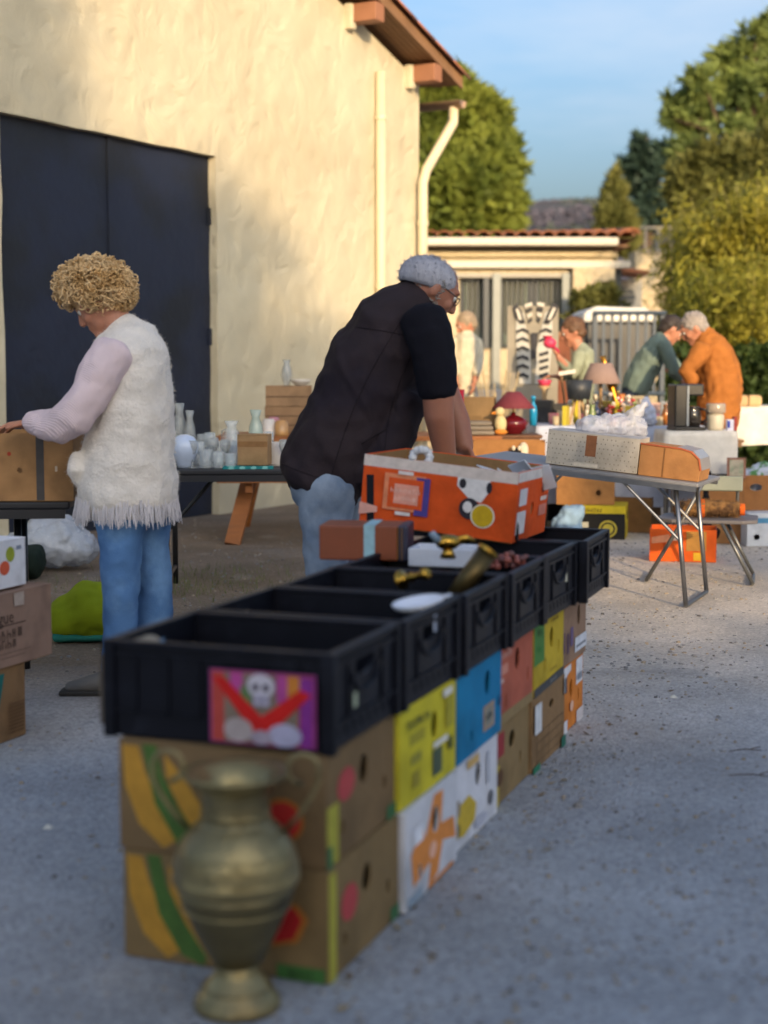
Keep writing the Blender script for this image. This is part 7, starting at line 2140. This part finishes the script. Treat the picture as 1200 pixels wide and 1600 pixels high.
# cartons on the ground under and beside the long table
carton('brown_carton', 'big plain brown carton on the black and yellow box', 0.42, 0.40, 0.32, V((X(915, 11.35), 11.35, 0.245)), R(-6), col='#9a6e42', lid=False, cat='carton', holes={'F': [(0.72, .28, .020, .022), (0.36, .66, .03, .016)], 'R': [(.35, .7, .012, .02), (.65, .7, .012, .02)]})
carton('premium_box', 'black and yellow banana box marked PREMIUM upside down', 0.44, 0.36, 0.24, V((X(933, 11.3), 11.28, 0)), R(-12), col='#c2ae2c', lid=True, lidcol='#b8a62c', cat='box', group=None, holes={'R': [(.6, .35, .02, .024)]},
       prints=[('F', 'r', (0.0, 0.0, 1.0, .78), '#1c1b1a'), ('F', 'text', .42, .885, .042, 'PREMIUM', '#2a2618', 180), ('F', 'e', (.72, .32, .15, .26), '#a99c3c'), ('F', 'e', (.72, .32, .12, .20), '#1c1b1a'), ('F', 'e', (.72, .32, .09, .15), '#a99c3c'), ('F', 'r', (.08, .34, .40, .52), '#b9b6a4'),
               ('R', 'r', (.1, .2, .3, .5), '#7d7526'), ('R', 'r', (.45, .55, .75, .8), '#6a6424')])
carton('brown_carton', 'brown carton with grey things inside, right of the PREMIUM box', 0.40, 0.42, 0.27, V((X(985, 11.8), 11.75, 0)), R(-20), col='#86643e', lid=False, cat='carton')
gh = thing('grey_utensils', 'grey metal utensils sticking out of the brown carton', 'utensils', V((X(985, 11.8), 11.75, 0.006)), R(-20))
for k in range(5):
    MB().box((-.12 + .06 * k, .04 * math.sin(k * 2), .155), (.05, .10, .28 + .02 * (k % 2)), Euler((.1 * k, .06, .4 * k)).to_matrix()).build('utensil', mat('pewter', '#5d6068', .4, metal=.5), gh, bevel=.004)
tw_ = thing('blue_towel', 'crumpled pale blue towel beside the black crate', 'towel', V((X(893, 10.9), 10.9, 0)))
fused('towel_body', [chain([((-.08, 0, .10), .07, .08), ((0, 0, .20), .08, .08), ((.07, 0, .22), .05, .07)], (0, 1, 0)), chain([((0, 0, .03), .09, .09), ((0, 0, .16), .08, .08)], (0, 1, 0))], cloth('#7f9bb5'), tw_, .012, 2, wrinkle=.016, wscale=16)
carton('brown_carton', 'brown carton with a dark hole right of the camp chair', 0.34, 0.34, 0.26, V((X(1130, 10.9), 10.95, 0.20)), R(-14), col='#9a6a40', lid=True, cat='carton', holes={'R': [(.5, .6, .02, .03)]}, facecol={'R': '#8a5c36'})
carton('brown_carton', 'low brown carton under the one with a dark hole', 0.36, 0.36, 0.19, V((X(1130, 10.9), 10.97, 0)), R(-12), col='#8f6640', lid=True, cat='carton')
carton('brown_carton', 'brown carton with two dark holes at the right edge', 0.46, 0.36, 0.25, V((X(1208, 10.9), 11.0, 0.235)), R(4), col='#94653c', lid=False, cat='carton', holes={'F': [(.18, .66, .045, .025), (.55, .30, .02, .012)]})
carton('white_carton', 'white carton with a blue stripe on the ground at the right edge', 0.48, 0.36, 0.23, V((X(1212, 10.8), 10.8, 0)), R(3), col='#c0c4ca', lid=True, cat='carton', holes={'F': [(.14, .30, .022, .02)]}, prints=[('F', 'r', (.1, .72, .9, .88), '#4f86a8')])
gc = thing('green_cloth', 'green and white patterned cloth heaped in the right-edge carton', 'cloth', V((X(1190, 10.9), 10.98, 0.235)))
fused('cloth_body', [chain([((-.10, 0, .20), .07, .09), ((.04, 0, .27), .07, .10), ((.14, 0, .22), .06, .09)], (0, 1, 0)), chain([((0, 0, .05), .10, .10), ((0, 0, .2), .12, .1)], (0, 1, 0))], mat('green_pattern', '#4f7d4a', .9, var=.2, vscale=20, col2='#b5bccb', c2scale=12, c2lo=.48, c2hi=.55), gc, .012, 2, wrinkle=.016, wscale=15)
pfr = thing('picture_frame', 'small framed landscape leaning on the brown carton', 'picture', V((X(1152, 10.75), 10.75, 0.466)), (R(-14), 0, R(-8)))
MB().box((0, 0, .075), (.13, .014, .15)).build('frame', wood('#8a5a44'), pfr, bevel=.003)
MB().box((0, -.008, .075), (.095, .004, .115)).build('picture', mat('landscape', '#a89c86', .8, var=.4, vscale=18, col2='#7d8a70', c2scale=12), pfr)
bs = thing('black_shoe', 'black object on the ground cloth behind the camp chair', 'bag', V((X(1080, 11.4), 10.85, 0)))
fused('bag_body', [chain([((-.09, 0, .07), .06, .08), ((.08, 0, .08), .06, .08)], (0, 1, 0)), chain([((0, 0, .05), .05, .07), ((.0, 0, .5), .04, .05)], (0, 1, 0))], cloth('#1a1a1e'), bs, .014, 2, wrinkle=.01)
